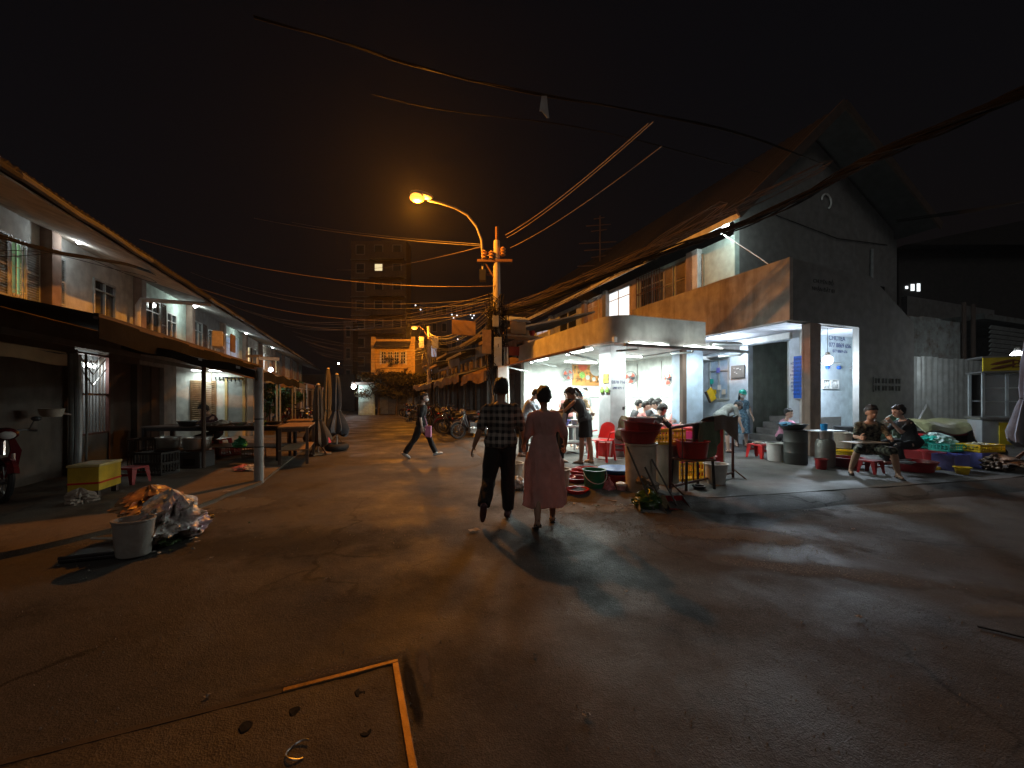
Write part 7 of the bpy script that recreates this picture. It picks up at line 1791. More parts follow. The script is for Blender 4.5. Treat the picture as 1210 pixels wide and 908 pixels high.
# peelings and scraps trodden round the rubbish and the buckets
rl = random.Random(78)
for k in range(34):
    if k < 18: p = gp(rl.gauss(205, 50), rl.gauss(636, 14), .012)
    else: p = gp(rl.gauss(745, 60), rl.gauss(600, 7), .008)
    o = thing('food_scrap', 'trodden peelings and scraps round the left rubbish bags' if k < 18 else 'trodden leaves and scraps in front of the buckets', 'litter', p, rl.random() * 6, 'scraps round the rubbish' if k < 18 else 'scraps by the buckets')
    s_ = rl.uniform(.012, .035)
    MB().sheet(lambda u, v: ((u - .5) * 2 * s_, (v - .5) * s_ * (1.4 - u), .02 * noise.noise(Vector((u * 3, v * 3, k))) + .008), 4, 3, .003).build('scrap', [mat('dirty paper', (.34, .31, .27), .8), mat('dirty leaf', (.07, .11, .03), .6), timber, cream_plastic][k % 4], o)
# litter
rl = random.Random(77)
lit = [(385, 685), (181, 653), (268, 581), (240, 617), (631, 775), (1015, 730), (694, 847), (245, 824), (677, 606), (590, 628), (560, 627), (770, 606), (848, 590), (250, 660), (300, 560), (1008, 626), (925, 572), (690, 845), (740, 700)]
for k, (px, py) in enumerate(lit):
    p = gp(px, py, .05 if (k == 2 or k == 14) else .0)
    o = thing('paper_scrap', 'small pale scrap of paper litter on the ground', 'litter', p + Vector((0, 0, .006)), rl.random() * 6, 'scraps of litter on the road')
    s_ = rl.uniform(.010, .022) * (3 if k in (2, 10) else 1) * (.7 if py > 760 else 1)
    MB().sheet(lambda u, v: ((u - .5) * 2 * s_, (v - .5) * s_ * 1.2, .012 * noise.noise(Vector((u * 3, v * 3, k))) + .004), 4, 3, .002).build('scrap', mat('dirty paper', (.34, .31, .27), .8), o)
# ------------------------------------------------------------------ people
def vox(mb, size):
    me = bpy.data.meshes.new('v'); me.from_pydata([tuple(p) for p in mb.v], [], mb.f)
    o = bpy.data.objects.new('v', me); COL.objects.link(o)
    import bmesh
    b = bmesh.new(); b.from_mesh(me); bmesh.ops.recalc_face_normals(b, faces=b.faces); b.to_mesh(me); b.free()
    md = o.modifiers.new('r', 'REMESH'); md.mode = 'VOXEL'; md.voxel_size = size
    sm = o.modifiers.new('s', 'SMOOTH'); sm.iterations = 3; sm.factor = 0.5
    dg = bpy.context.evaluated_depsgraph_get()
    m2 = bpy.data.meshes.new_from_object(o.evaluated_get(dg))
    out = MB(); out.v = [v.co.copy() for v in m2.vertices]; out.f = [tuple(p.vertices) for p in m2.polygons]
    bpy.data.objects.remove(o); bpy.data.meshes.remove(m2); bpy.data.meshes.remove(me)
    return out
def cap(mb, p, q, r0, r1, n=10):
    p, q = Vector(p), Vector(q); d = q - p; L = max(d.length, 1e-4); d.normalize()
    pts = [p - d * r0 * .95, p - d * r0 * .6, p, p + d * L * .5, q, q + d * r1 * .6, q + d * r1 * .95]
    return mb.tube(pts, [r0 * .3, r0 * .8, r0, (r0 + r1) / 2, r1, r1 * .8, r1 * .3], n)
def limb(mb, p, q, rs, n=12, bulge=Vector((0, 0, 0))):
    p, q = Vector(p), Vector(q); d = (q - p).normalized(); m_ = len(rs)
    pts = [p + (q - p) * k / (m_ - 1) + bulge * math.sin(math.pi * k / (m_ - 1)) for k in range(m_)]
    return mb.tube([p - d * rs[0] * .9] + pts + [q + d * rs[-1] * .9], [rs[0] * .4] + list(rs) + [rs[-1] * .4], n)
HANDS = {}
def hand_mesh(curl):
    if curl in HANDS: return HANDS[curl]
    mb = MB()
    mb.loft([[(x_ * w_, y, z_ * t) for x_, z_ in ((-1, -.5), (-.5, -1), (.5, -1), (1, -.5), (1, .5), (.5, 1), (-.5, 1), (-1, .5))] for y, w_, t in ((-.03, .020, .016), (0, .024, .015), (.03, .035, .013), (.07, .040, .0125), (.09, .038, .011))])
    for x0, L, fx in ((.030, .066, .10), (.010, .075, .02), (-.011, .070, -.05), (-.030, .054, -.14)):
        p = Vector((x0, .085, 0)); a = R(curl * .5)
        for j, f in enumerate((.45, .32, .23)):
            d = Vector((math.sin(fx), math.cos(a), -math.sin(a))).normalized(); q = p + d * L * f
            cap(mb, p, q, .0092 - .001 * j, .0085 - .001 * j, 8); p = q; a += R(curl * (1.0 if j == 0 else .8))
    p = Vector((.026, .012, -.003)); 
    for d, L, r_ in ((Vector((.75, .62, -.22)), .042, .0125), (Vector((.45, .85, -.35)), .032, .0105), (Vector((.25, .9, -.4)), .024, .009)):
        q = p + d.normalized() * L; cap(mb, p, q, r_, r_ * .9, 8); p = q
    HANDS[curl] = vox(mb, .0048); return HANDS[curl]
def V(*a): return Vector(a)
def dirv(fwd, out, sx): return V(math.sin(R(out)) * sx, math.sin(R(fwd)) * math.cos(R(out)), -math.cos(R(fwd)) * math.cos(R(out)))
def person(label, loc, rz, h=1.62, lean=(2, 4), side=0.0, head=(5, 0), arms=None, legs=None, fem=False, skin=None, top=None, bottom=None, dress=None, hem=.28, sleeve=.5, hair='short', hair_m=None,
           shoes=None, barefoot=False, hat=None, mask=False, vx=.013, build_=1.0, shorts=False, apron=None, group=None, z0=None, legs_vis=True, base='feet'):
    k = h / 1.68
    skin = skin or skin_m
    arms = arms or {}; legs = legs or {}
    la = {'L': (4, 8, 12, 0), 'R': (4, 8, 12, 0)}; la.update(arms)
    ll = {'L': (3, 4, 4, 0), 'R': (-3, 4, 2, 0)}; ll.update(legs)
    sgn = {'L': -1, 'R': 1}
    spine = []
    P = V(0, 0, 0); c = P.copy(); N_ = 22; Lsp = .57
    for i in range(N_ + 1):
        t = i / N_; a = lean[0] + (lean[1] - lean[0]) * t
        d = V(math.sin(R(side)) * .9, math.sin(R(a)), math.cos(R(a))).normalized()
        spine.append((c.copy(), d)); c = c + d * (Lsp / N_)
    def sp(t):      # t in metres from hip level
        if t < 0: return spine[0][0] + spine[0][1] * t, spine[0][1]
        i = min(N_, t / Lsp * N_); a = int(i); 
        if a >= N_: return spine[N_][0] + spine[N_][1] * (t - Lsp), spine[N_][1]
        return spine[a][0].lerp(spine[a + 1][0], i - a), spine[a][1]
    J = {}
    for s, sx in sgn.items():
        fwd, out, el, inw = la[s]
        c, d = sp(.455); sh = c + V(sx * (.150 if fem else .172), 0, 0) * build_; J['sh' + s] = sh
        e = sh + dirv(fwd, out, sx) * .285; J['el' + s] = e
        fd = dirv(fwd + el, out, sx); fd = (fd + V(-sx * inw, 0, 0)).normalized(); w_ = e + fd * .25; J['wr' + s] = w_; J['fd' + s] = fd
        fwd, out, kn, fp = ll[s]
        hp = V(sx * .088, 0, -.02); J['hp' + s] = hp
        k1 = hp + dirv(fwd, out, sx) * .42; J['kn' + s] = k1
        an = k1 + dirv(fwd - kn, out * .5, sx) * .40; J['an' + s] = an
        td = V(sx * .12, math.cos(R(fp)), math.sin(R(fp))).normalized(); J['td' + s] = td; J['toe' + s] = an + td * .16 + V(0, 0, -.05) * math.cos(R(fp))
    low = min(min(J['an' + s].z - .085, J['toe' + s].z - .02) for s in 'LR')
    if base == 'seat': low = -.10 - 0.0
    if z0 is not None: low = z0
    root = thing('person', label, 'person', loc, rz, group)
    T = lambda mb: mb
    def fin(name, mb, m_, **kw):
        if name in ('hair', 'hat', 'eyes', 'eyebrows', 'mouth', 'face_mask'): mb.v = [Hc + (p - Hc) * 1.09 for p in mb.v]
        for p in mb.v: p.z -= low
        for p in mb.v: p *= k
        o = mb.build(name, m_, root, smooth=True, **kw)
        try: o.data.set_sharp_from_angle(angle=R(180))
        except Exception: pass
        return o
    W_ = build_
    trs = [(-.07, .11, .085), (-.02, .155, .11), (.05, .17, .118), (.12, .155, .108), (.2, .138, .10), (.28, .145, .105), (.36, .162, .112), (.43, .170, .105), (.475, .150, .092), (.51, .105, .075), (.535, .062, .06), (.57, .054, .056)] if not fem else \
          [(-.07, .11, .085), (-.02, .16, .112), (.04, .172, .12), (.12, .145, .105), (.2, .118, .088), (.28, .128, .095), (.36, .142, .105), (.43, .146, .095), (.475, .128, .084), (.51, .088, .066), (.535, .05, .052), (.57, .045, .048)]
    def torso(mb, inf, t0=-.07, t1=.56, n=20, flare=0):
        rings = []
        for t, w_, d_ in trs:
            if t < t0 - 1e-6 or t > t1 + 1e-6: continue
            c, d = sp(t); ax = V(1, 0, 0); ay = d.cross(ax).normalized()
            w2 = w_ * W_ + inf + flare * max(0, .2 - t); d2 = d_ * W_ + inf + flare * max(0, .2 - t)
            rings.append([c + ax * w2 * math.cos(a) + ay * d2 * math.sin(a) for a in [2 * math.pi * q / n for q in range(n)]])
        mb.loft(rings)
    # skin body
    mb = MB(); torso(mb, -.012)
    Nk, nd = sp(.54)
    hpit, hyaw = head
    Mh = Matrix.Rotation(R(hyaw), 3, 'Z') @ Matrix.Rotation(R(-hpit), 3, 'X')
    Hc = Nk + (nd * .045) + Mh @ V(0, .02, .108)
    cap(mb, Nk - nd * .05, Hc + Mh @ V(0, -.02, -.06), .052 if not fem else .045, .05 if not fem else .043)
    mb.ell(Hc + Mh @ V(0, -.005, .015), .074, .092, .10, 16, 12, Mh)
    mb.ell(Hc + Mh @ V(0, .025, -.05), .054, .062, .062, 14, 10, Mh)
    cap(mb, Hc + Mh @ V(0, .085, .008), Hc + Mh @ V(0, .104, -.022), .010, .0145, 8)
    mb.ell(Hc + Mh @ V(0, .082, -.058), .022, .014, .012, 10, 6, Mh)
    for sx in (-1, 1): mb.ell(Hc + Mh @ V(sx * .074, -.01, -.01), .012, .024, .034, 10, 6, Mh)
    for s, sx in sgn.items():
        limb(mb, J['sh' + s], J['el' + s], [.045 * W_, .048 * W_, .042, .038] if not fem else [.038, .041, .037, .034])
        limb(mb, J['el' + s], J['wr' + s], [.037, .039, .033, .026] if not fem else [.033, .034, .028, .022])
        limb(mb, J['hp' + s], J['kn' + s], [.088, .082, .068, .055])
        limb(mb, J['kn' + s], J['an' + s], [.053, .058, .048, .036], bulge=V(0, -.012, 0))
        if not shoes:
            a_ = J['an' + s]; td = J['td' + s]; dn = V(0, -math.sin(R(ll[s][3])), math.cos(R(ll[s][3]))) * -1
            cap(mb, a_ + dn * .045 - td * .035, a_ + dn * .05 + td * .10, .034, .030, 10); cap(mb, a_, a_ + dn * .045 + td * .05, .036, .034); cap(mb, a_ + dn * .055 + td * .10, a_ + dn * .06 + td * .155, .030, .022)
    for p in mb.v:
        if (p - Hc).length < .145 and (p - Nk).dot(nd) > .05: p += (p - Hc) * .09
    body = vox(mb, vx)
    for s, sx in sgn.items():
        fd = J['fd' + s]; hm = hand_mesh(60 if la[s][2] > 50 else 28)
        nrm = V(-sx, .0, .0) - fd * (V(-sx, 0, 0).dot(fd)); nrm.normalize()     # back of hand faces out: palm inwards
        zax = -nrm; xax = fd.cross(zax).normalized()
        M3 = Matrix((xax, fd, zax)).transposed()
        if (M3 @ V(1, 0, 0)).dot(V(0, 1, .3)) < 0: flip = -1
        else: flip = 1
        body.add([J['wr' + s] + M3 @ V(p.x * flip, p.y, p.z) for p in hm.v], hm.f)
    b = fin('body', body, skin)
    # face
    ey = MB(); 
    for sx in (-1, 1): ey.ell(Hc + Mh @ V(sx * .030, .083, .012), .012, .007, .0065, 8, 6, Mh)
    fin('eyes', ey, MATS.get('dark eye') or mat('dark eye', (.015, .01, .01), .15, bump=0))
    br = MB()
    for sx in (-1, 1): br.ell(Hc + Mh @ V(sx * .031, .086, .032), .018, .005, .004, 8, 4, Mh)
    fin('eyebrows', br, hair_m or MATS['black hair'])
    if mask:
        mk = MB(); mk.ell(Hc + Mh @ V(0, .035, -.045), .062, .075, .055, 14, 10, Mh); fin('face_mask', mk, MATS.get('white mask') or mat('white mask', (.75, .75, .78), .9))
    else:
        mo = MB(); mo.ell(Hc + Mh @ V(0, .094, -.056), .021, .006, .007, 10, 6, Mh); fin('mouth', mo, MATS.get('lips') or mat('lips', (.42, .12, .10), .4, bump=0))
    # hair
    hb = MB(); st = len(hb.v)
    hb.ell(V(0, 0, 0), .090, .110, .118, 26, 18)
    for p in hb.v:
        if p.y > .02 and p.z < .055 - .02 * abs(p.x) / .08: p *= .78
        elif p.z < -.085: p *= .8
        elif p.z < -.05 and p.y < .0: p *= 1.03
    hb.jitter(.016, 24, h * 7)
    for p in hb.v: p += V(0, -.014, .022)
    if hair == 'bun': hb.ell(V(0, -.085, .085), .045, .04, .04, 12, 8)
    if hair == 'topbun': hb.ell(V(0, -.03, .14), .042, .04, .035, 12, 8)
    if hair == 'long':
        hb.loft([[V(w_ * math.cos(a), y - .0 + d_ * math.sin(a), z) for a in [2 * math.pi * q / 14 for q in range(14)]] for z, y, w_, d_ in ((.06, -.04, .07, .06), (-.02, -.06, .085, .055), (-.12, -.075, .085, .045), (-.22, -.08, .07, .03), (-.30, -.08, .03, .015))])
    if hair == 'pony':
        hb.tube([V(0, -.10, .04), V(0, -.15, .0), V(0, -.155, -.1), V(0, -.14, -.2)], [.02, .032, .028, .01], 10)
    hb.v = [Hc + Mh @ p for p in hb.v]
    if hat != 'turban': fin('hair', hb, hair_m or MATS['black hair'])
    if hat:
        hm_ = {'cap_black': black_plastic, 'cap_green': teal_plastic, 'hat_blue': MATS.get('pale blue cloth hat') or mat('pale blue cloth hat', (.45, .62, .70), .9)}[hat]
        ht = MB(); ht.ell(V(0, -.008, .055), .098, .116, .085, 20, 12)
        for p in ht.v:
            if p.z < .03: p.z = .03
        if hat != 'hat_blue': ht.sheet(lambda u, v: ((u - .5) * .14, .09 + .075 * v * (1 - (u - .5) ** 2 * 2), .042 - .012 * v), 8, 4, .005)
        else: ht.lathe([(.10, .045), (.16, .02), (.155, .012), (.10, .03)], n=22)
        ht.v = [Hc + Mh @ p for p in ht.v]; fin('hat', ht, hm_)
    def fold(mb, a, fr=9.0):
        for p in mb.v: p += noise.noise_vector(V(p.x * fr, p.y * fr, p.z * fr * .45 + h * 3)) * a + noise.noise_vector(V(p.x * fr * 3, p.y * fr * 3, p.z * fr * 1.1 + h)) * a * .35
        return mb
    # clothes
    sl = sleeve
    up = MB()
    def sleeves(mb):
        for s, sx in sgn.items():
            if sl <= 0: continue
            e = J['sh' + s].lerp(J['el' + s], min(1, sl * 2)) if sl < .5 else J['el' + s]
            cap(mb, J['sh' + s] - V(sx * .012, 0, .012), e, .060 * W_, .054 * W_, 14)
            if sl > .5: mb.tube([J['el' + s] - J['fd' + s] * .02, J['el' + s].lerp(J['wr' + s], (sl - .5) * 2)], [.055, .045], 14)
    if dress:
        torso(up, .014, t0=-.02, t1=.53); sleeves(up); up = vox(up, max(vx, .012))
        skr = MB(); rings = []
        legc = lambda z: ((J['knL'] + J['knR']) / 2 if False else V(0, 0, 0))
        hz = low + hem
        c0_, d0_ = sp(.20)
        for q in range(9):
            t = q / 8; z = c0_.z * (1 - t) + hz * t
            cy = (J['anL'].y + J['anR'].y) / 2 * t * .5
            w_ = (.135 + .075 * min(1, t * 2.6) + .04 * t) * W_; d_ = (.105 + .05 * min(1, t * 2.6) + .06 * t) * W_
            rings.append([V(w_ * math.cos(a) * (1 + t * (.075 * math.sin(a * 9 + 1 + t) + .03 * math.sin(a * 4))), cy + d_ * math.sin(a) * (1 + t * (.075 * math.sin(a * 9 + 1 + t) + .04 * math.sin(a * 5))), z + .01 * math.sin(a * 3) * t) for a in [2 * math.pi * j / 56 for j in range(56)]])
        skr.loft(rings); skr.add(up.v, up.f); up = vox(skr, max(vx, .012)); fin('dress', fold(up, .024), dress)
    elif top:
        torso(up, .014, t0=-.02, t1=.53, flare=.06); sleeves(up); fin('shirt', fold(vox(up, max(vx, .012)), .022, 8), top)
    if bottom == 'skirt_black' or (bottom and shorts == 'skirt'):
        skr = MB(); rings = []
        for q in range(7):
            t = q / 6; c = V(0, 0, 0)
            z = .03 - t * .38
            w_ = .175 + .03 * t
            rings.append([V(w_ * math.cos(a), c.y + .12 * math.sin(a) * (1 + .2 * t), z) for a in [2 * math.pi * j / 20 for j in range(20)]])
        skr.loft(rings); torso(skr, .020, t0=-.07, t1=.14); fin('skirt', fold(vox(skr, .014), .010), black_cloth)
    elif bottom:
        tr = MB(); torso(tr, .008, t0=-.07, t1=.12)
        for s in 'LR':
            limb(tr, J['hp' + s], J['kn' + s], [.104 * W_, .098 * W_, .084 * W_, .074 * W_])
            if shorts is True: pass
            else: tr.tube([J['kn' + s] + (J['kn' + s] - J['an' + s]).normalized() * .02, J['kn' + s].lerp(J['an' + s], .5) + V(0, -.006, 0), J['kn' + s].lerp(J['an' + s], .98)], [.074 * W_, .072 * W_, .064 * W_], 14)
        if shorts is True:
            pass
        fin('trousers' if not shorts else 'shorts', fold(vox(tr, max(vx, .012)), .020, 8), bottom)
    if shoes:
        for s in 'LR':
            sm = MB(); a_ = J['an' + s]; td = J['td' + s]; fp = R(ll[s][3]); dn = V(0, math.sin(fp), -math.cos(fp))
            cap(sm, a_ + dn * .045 - td * .045, a_ + dn * .05 + td * .12, .042, .040, 12); cap(sm, a_ + dn * -.01, a_ + dn * .04 + td * .03, .046, .042, 12); cap(sm, a_ + dn * .055 + td * .1, a_ + dn * .058 + td * .16, .038, .030, 12)
            fin('shoe', vox(sm, .010), shoes)
    elif not barefoot:
        for s in 'LR':
            a_ = J['an' + s]; td = J['td' + s]; fp = R(ll[s][3]); dn = V(0, math.sin(fp), -math.cos(fp))
            sm = MB(); side_ = V(1, 0, 0)
            sm.loft([[a_ + dn * zz + td * y + side_ * (x_ * w_) for x_, zz in ((-1, .088), (1, .088), (1, .075), (-1, .075))] for y, w_ in ((-.075, .025), (-.04, .036), (.05, .038), (.12, .044), (.17, .038), (.19, .015))])
            sm.tube([a_ + dn * .07 + td * .04 + side_ * .038, a_ + dn * .02 + td * .075, a_ + dn * .07 + td * .04 - side_ * .038], .009, 6); sm.tube([a_ + dn * .07 - td * .05 + side_ * .03, a_ + dn * .0 - td * .045 , a_ + dn * .07 - td * .05 - side_ * .03], .007, 6)
            fin('sandal', sm, black_plastic)
    return root, J, low, k
def cloth(name, c, **kw): return mat(name, c, .9, var=.12, vs=8, bump=.35, bs=120, **kw)
black_cloth = cloth('black cloth', (.014, .014, .016)); grey_cloth = cloth('grey cotton', (.26, .28, .28)); pink_cloth = mat('dusty pink linen', (.82, .47, .42), .9, var=.12, vs=8, bump=.35, bs=120, transl=.35); dress_blue = mat('blue patterned cotton', (.16, .30, .42), .9, var=.5, vs=26, bump=.2)
brown_cloth = cloth('olive brown cotton', (.19, .13, .07)); pinkT = cloth('pink cotton', (.66, .30, .42)); denim = cloth('dark denim', (.04, .05, .07)); white_cloth = cloth('white blue cotton', (.55, .62, .7)); floral = mat('dark floral cotton', (.10, .10, .07), .9, var=.9, vs=22, bump=.2); salmon = cloth('salmon cotton', (.62, .28, .26)); charcoal = cloth('charcoal cotton', (.07, .07, .075))
# plaid shirt
pm = bpy.data.materials.new('plaid cotton'); pm.use_nodes = True
t_ = pm.node_tree; bb = t_.nodes['Principled BSDF']; bb.inputs['Roughness'].default_value = .9
tc = t_.nodes.new('ShaderNodeTexCoord'); sx_ = t_.nodes.new('ShaderNodeSeparateXYZ')
nz_ = t_.nodes.new('ShaderNodeTexNoise'); nz_.inputs['Scale'].default_value = 7; t_.links.new(tc.outputs['Object'], nz_.inputs['Vector'])
wz_ = t_.nodes.new('ShaderNodeMixRGB'); wz_.blend_type = 'ADD'; wz_.inputs[0].default_value = .035; t_.links.new(tc.outputs['Object'], wz_.inputs[1]); t_.links.new(nz_.outputs['Color'], wz_.inputs[2]); t_.links.new(wz_.outputs[0], sx_.inputs[0])
def band(out, fr, ph):
    a = t_.nodes.new('ShaderNodeMath'); a.operation = 'MULTIPLY'; t_.links.new(out, a.inputs[0]); a.inputs[1].default_value = fr
    b_ = t_.nodes.new('ShaderNodeMath'); b_.operation = 'ADD'; t_.links.new(a.outputs[0], b_.inputs[0]); b_.inputs[1].default_value = ph
    s_ = t_.nodes.new('ShaderNodeMath'); s_.operation = 'SINE'; t_.links.new(b_.outputs[0], s_.inputs[0])
    r_ = t_.nodes.new('ShaderNodeMapRange'); t_.links.new(s_.outputs[0], r_.inputs[0]); r_.inputs[1].default_value = -.15; r_.inputs[2].default_value = .15; return r_.outputs[0]
vx_ = band(sx_.outputs[0], 88, .3); vz_ = band(sx_.outputs[2], 80, 0)
ad = t_.nodes.new('ShaderNodeMath'); ad.operation = 'ADD'; t_.links.new(vx_, ad.inputs[0]); t_.links.new(vz_, ad.inputs[1])
rp = t_.nodes.new('ShaderNodeMapRange'); t_.links.new(ad.outputs[0], rp.inputs[0]); rp.inputs[2].default_value = 2.0
v2_ = band(sx_.outputs[0], 29, 1.0); z2_ = band(sx_.outputs[2], 26, .5)
a2 = t_.nodes.new('ShaderNodeMath'); a2.operation = 'MULTIPLY_ADD'; t_.links.new(v2_, a2.inputs[0]); a2.inputs[1].default_value = .5; t_.links.new(z2_, a2.inputs[2])
a3 = t_.nodes.new('ShaderNodeMath'); a3.operation = 'MULTIPLY_ADD'; t_.links.new(a2.outputs[0], a3.inputs[0]); a3.inputs[1].default_value = .45; a3.inputs[2].default_value = .4
a4 = t_.nodes.new('ShaderNodeMath'); a4.operation = 'MULTIPLY'; t_.links.new(rp.outputs[0], a4.inputs[0]); t_.links.new(a3.outputs[0], a4.inputs[1])
mx = t_.nodes.new('ShaderNodeMixRGB'); t_.links.new(a4.outputs[0], mx.inputs[0]); mx.inputs[1].default_value = (.018, .018, .022, 1); mx.inputs[2].default_value = (.40, .35, .30, 1); t_.links.new(mx.outputs[0], bb.inputs['Base Color'])
MATS['plaid cotton'] = pm

# the couple walking away
p = Vector((xs_at(592, 4.68), 4.68, 0))
man = person('man in a dark plaid short-sleeved shirt and black trousers walking away', p, R(-3), 1.64, lean=(0, 4), head=(2, -2), arms={'L': (-4, 15, 26, -.1), 'R': (4, 16, 38, .2)}, legs={'L': (0, 8, 52, -62), 'R': (10, -1, 8, 3)},
       top=pm, bottom=black_cloth, shoes=mat('dark maroon shoe', (.07, .025, .035), .5), sleeve=.42, build_=1.12, vx=.010)
p = Vector((xs_at(643, 4.5), 4.5, 0))
wom = person('woman in a long dusty pink dress walking away with her hair pinned up', p, R(2), 1.54, lean=(2, 6), head=(-2, 4), arms={'L': (10, 12, 48, .1), 'R': (-10, 22, 62, .25)}, legs={'L': (-14, 2, 10, -20), 'R': (8, 3, 3, 0)},
       dress=pink_cloth, hem=.26, fem=True, skin=skin_m, hair='bun', sleeve=.46, build_=1.08, vx=.010)
# woman walking to the right across the street
p = Vector((xs_at(498, 9.6), 9.6, 0))
person('woman in black with pale mask striding across the street', p, R(-86), 1.60, lean=(3, 6), head=(6, 0), fem=True, skin=skin_pale, hair='bun', top=black_cloth, bottom=black_cloth, shoes=mat('white sneaker', (.6, .6, .58), .6), mask=True,
       arms={'L': (-12, 5, 14, 0), 'R': (-6, 7, 16, 0)}, legs={'L': (28, 2, 6, 14), 'R': (-24, 2, 10, -28)}, sleeve=.40, vx=.012, build_=1.05)
o = thing('shoulder_bag', 'pink bag held in front of the walking woman', 'bag', Vector((xs_at(505.5, 9.55), 9.5, zpy(509, 9.5))), R(4))
MB().box(-.06, .10, -.05, .05, -.16, .12).jitter(.02, 9).build('bag', mat('pink bag', (.62, .22, .38), .5), o, bevel=.02)
MB().tube([(0, 0, .1), (-.06, .02, .3), (-.10, .05, .42)], .01, 5).build('strap', mat('pink bag', (.62, .22, .38), .5), o)
# seller in black cap
p = Vector((xs_at(619, 9.2), 9.2, .1))
person('seller in a black cap and pale patterned shirt bending over the counter behind the couple', p, R(-105), 1.60, lean=(18, 32), head=(35, 0), top=white_cloth, bottom=charcoal, hat='cap_black', arms={'L': (45, 8, 40, 0), 'R': (38, 8, 45, 0)}, skin=skin_pale, sleeve=.4, vx=.015)
p = Vector((xs_at(662, 8.3), 8.3, .1))
person('woman in black leaning over the counter next to the woman in the pink dress', p, R(-70), 1.60, lean=(22, 42), head=(48, 0), fem=True, top=black_cloth, bottom=black_cloth, hair='long', arms={'L': (50, 6, 30, 0), 'R': (40, 6, 45, 0)}, skin=skin_pale, sleeve=.3, vx=.014)
p = Vector((xs_at(692, 8.1), 8.1, .1))
person('woman in a charcoal top and short black skirt bending towards the counter', p, R(55), 1.64, lean=(18, 36), head=(40, 10), fem=True, top=charcoal, bottom='skirt_black', hair='pony', hair_m=mat('dark brown hair', (.05, .018, .01), .5), arms={'L': (48, 6, 30, 0), 'R': (42, 6, 35, 0)}, skin=skin_m, sleeve=.0, vx=.013, legs={'L': (6, 3, 4, 0), 'R': (-4, 4, 2, 0)})
o = thing('handbag', 'white tote bag on the arm of the bending customer in black', 'bag', Vector((xs_at(664, 8.2), 8.2, 1.05)), R(20)); MB().box(-.05, .05, -.14, .14, -.22, .12).jitter(.02, 6).build('bag', white_cloth, o, bevel=.02); MB().tube([(0, -.1, .1), (0, 0, .34), (0, .1, .1)], .01, 5).build('strap', white_cloth, o)
p = Vector((xs_at(688, 10.4), 10.4, .1))
person('vendor in a pale blue hat facing the street behind the food counter', p, R(160), 1.58, lean=(6, 12), head=(30, 0), top=brown_cloth, bottom=charcoal, hat='hat_blue', skin=skin_pale, arms={'L': (35, 8, 60, .2), 'R': (35, 8, 60, .2)}, sleeve=.4, vx=.016)
p = Vector((xs_at(670, 11.0), 11.0, .1))
person('vendor with short dark hair behind the bending customers', p, R(170), 1.58, lean=(6, 14), head=(25, 0), top=salmon, bottom=charcoal, skin=skin_pale, arms={'L': (35, 8, 50, .2), 'R': (35, 8, 50, .2)}, sleeve=.4, vx=.018)
p = Vector((xs_at(690, 12.2), 12.2, .1))
person('helper standing beneath the orange food banner', p, R(190), 1.66, lean=(2, 4), head=(10, 0), top=grey_cloth, bottom=charcoal, skin=skin_pale, sleeve=.4, vx=.018)
# seated diners
SITL = {'L': (84, 8, 84, 0), 'R': (84, 8, 84, 0)}
def sit(label, px, Y, rz, seat_h, stool_m=dark_red_plastic, sl=None, lean=(8, 20), head=(18, 0), arms=None, legs=None, rzs=0, **kw):
    p = Vector((xs_at(px, Y), Y, .1))
    r_ = person(label, p, rz, lean=lean, head=head, arms=arms or {'L': (30, 8, 62, .3), 'R': (30, 8, 62, .3)}, legs=legs or {'L': (78, 9, 78 + 10, 0), 'R': (82, 8, 92, 0)}, **kw)
    if sl: stool(sl, p + Vector((0, 0, 0)), stool_m, seat_h, rz)
    return r_
def sitp(h_, knee_z):      # leg angles for a low seat of height h_
    return h_
SG = 'diners seated inside the eatery'
sit('seated woman with a topknot and olive brown top in front of the white pillar', 733, 9.0, R(-25), 1.15, sl='dark red stool under the woman with the bun', lean=(10, 16), head=(8, -25), fem=True, hair='topbun', top=brown_cloth, bottom=brown_cloth, skin=skin_m, sleeve=.45, vx=.013, legs={'L': (70, 10, 120, 0), 'R': (72, 8, 118, 0)}, base='feet', h=1.58)
sit('diner in a black tee leaning over the red table', 766, 8.55, R(-70), 1.2, sl='dark red stool under the diner in the black tee', lean=(22, 42), head=(40, 0), top=black_cloth, bottom=denim, skin=skin_pale, sleeve=.42, vx=.013, h=1.68, arms={'L': (45, 10, 50, .3), 'R': (40, 15, 55, .3)}, legs={'L': (75, 8, 110, 0), 'R': (78, 8, 106, 0)})
sit('diner in a salmon top between the pillar and the man in black', 755, 10.0, R(-110), 1.2, top=salmon, bottom=denim, fem=True, skin=skin_pale, hair='short', vx=.016, h=1.58, group=SG)
sit('diner with grey-green cap of hair at the back of the eatery', 770, 11.4, R(-120), 1.2, top=white_cloth, bottom=denim, skin=skin_pale, vx=.018, h=1.66, group=SG)
sit('long-haired diner in black facing left at the second table', 784, 10.2, R(80), 1.2, top=black_cloth, bottom=denim, fem=True, hair='long', skin=skin_pale, vx=.016, h=1.60, head=(25, 0), group=SG)
sit('diner facing the street with a white top by the side wall', 796, 11.3, R(170), 1.2, top=white_cloth, bottom=denim, skin=skin_pale, vx=.018, h=1.64, head=(5, 0), group=SG)
sit('diner half hidden by the dark door post', 806, 10.4, R(120), 1.2, top=salmon, bottom=denim, skin=skin_pale, vx=.018, h=1.64, group=SG)
sit('diner whose dark head shows just right of the white pillar', 747, 10.8, R(-100), 1.2, top=charcoal, bottom=denim, skin=skin_pale, vx=.018, h=1.62, group=SG)
sit('diner with dark hair behind the salmon top', 762, 10.7, R(-90), 1.2, top=charcoal, bottom=denim, skin=skin_pale, vx=.018, h=1.66, group=SG)
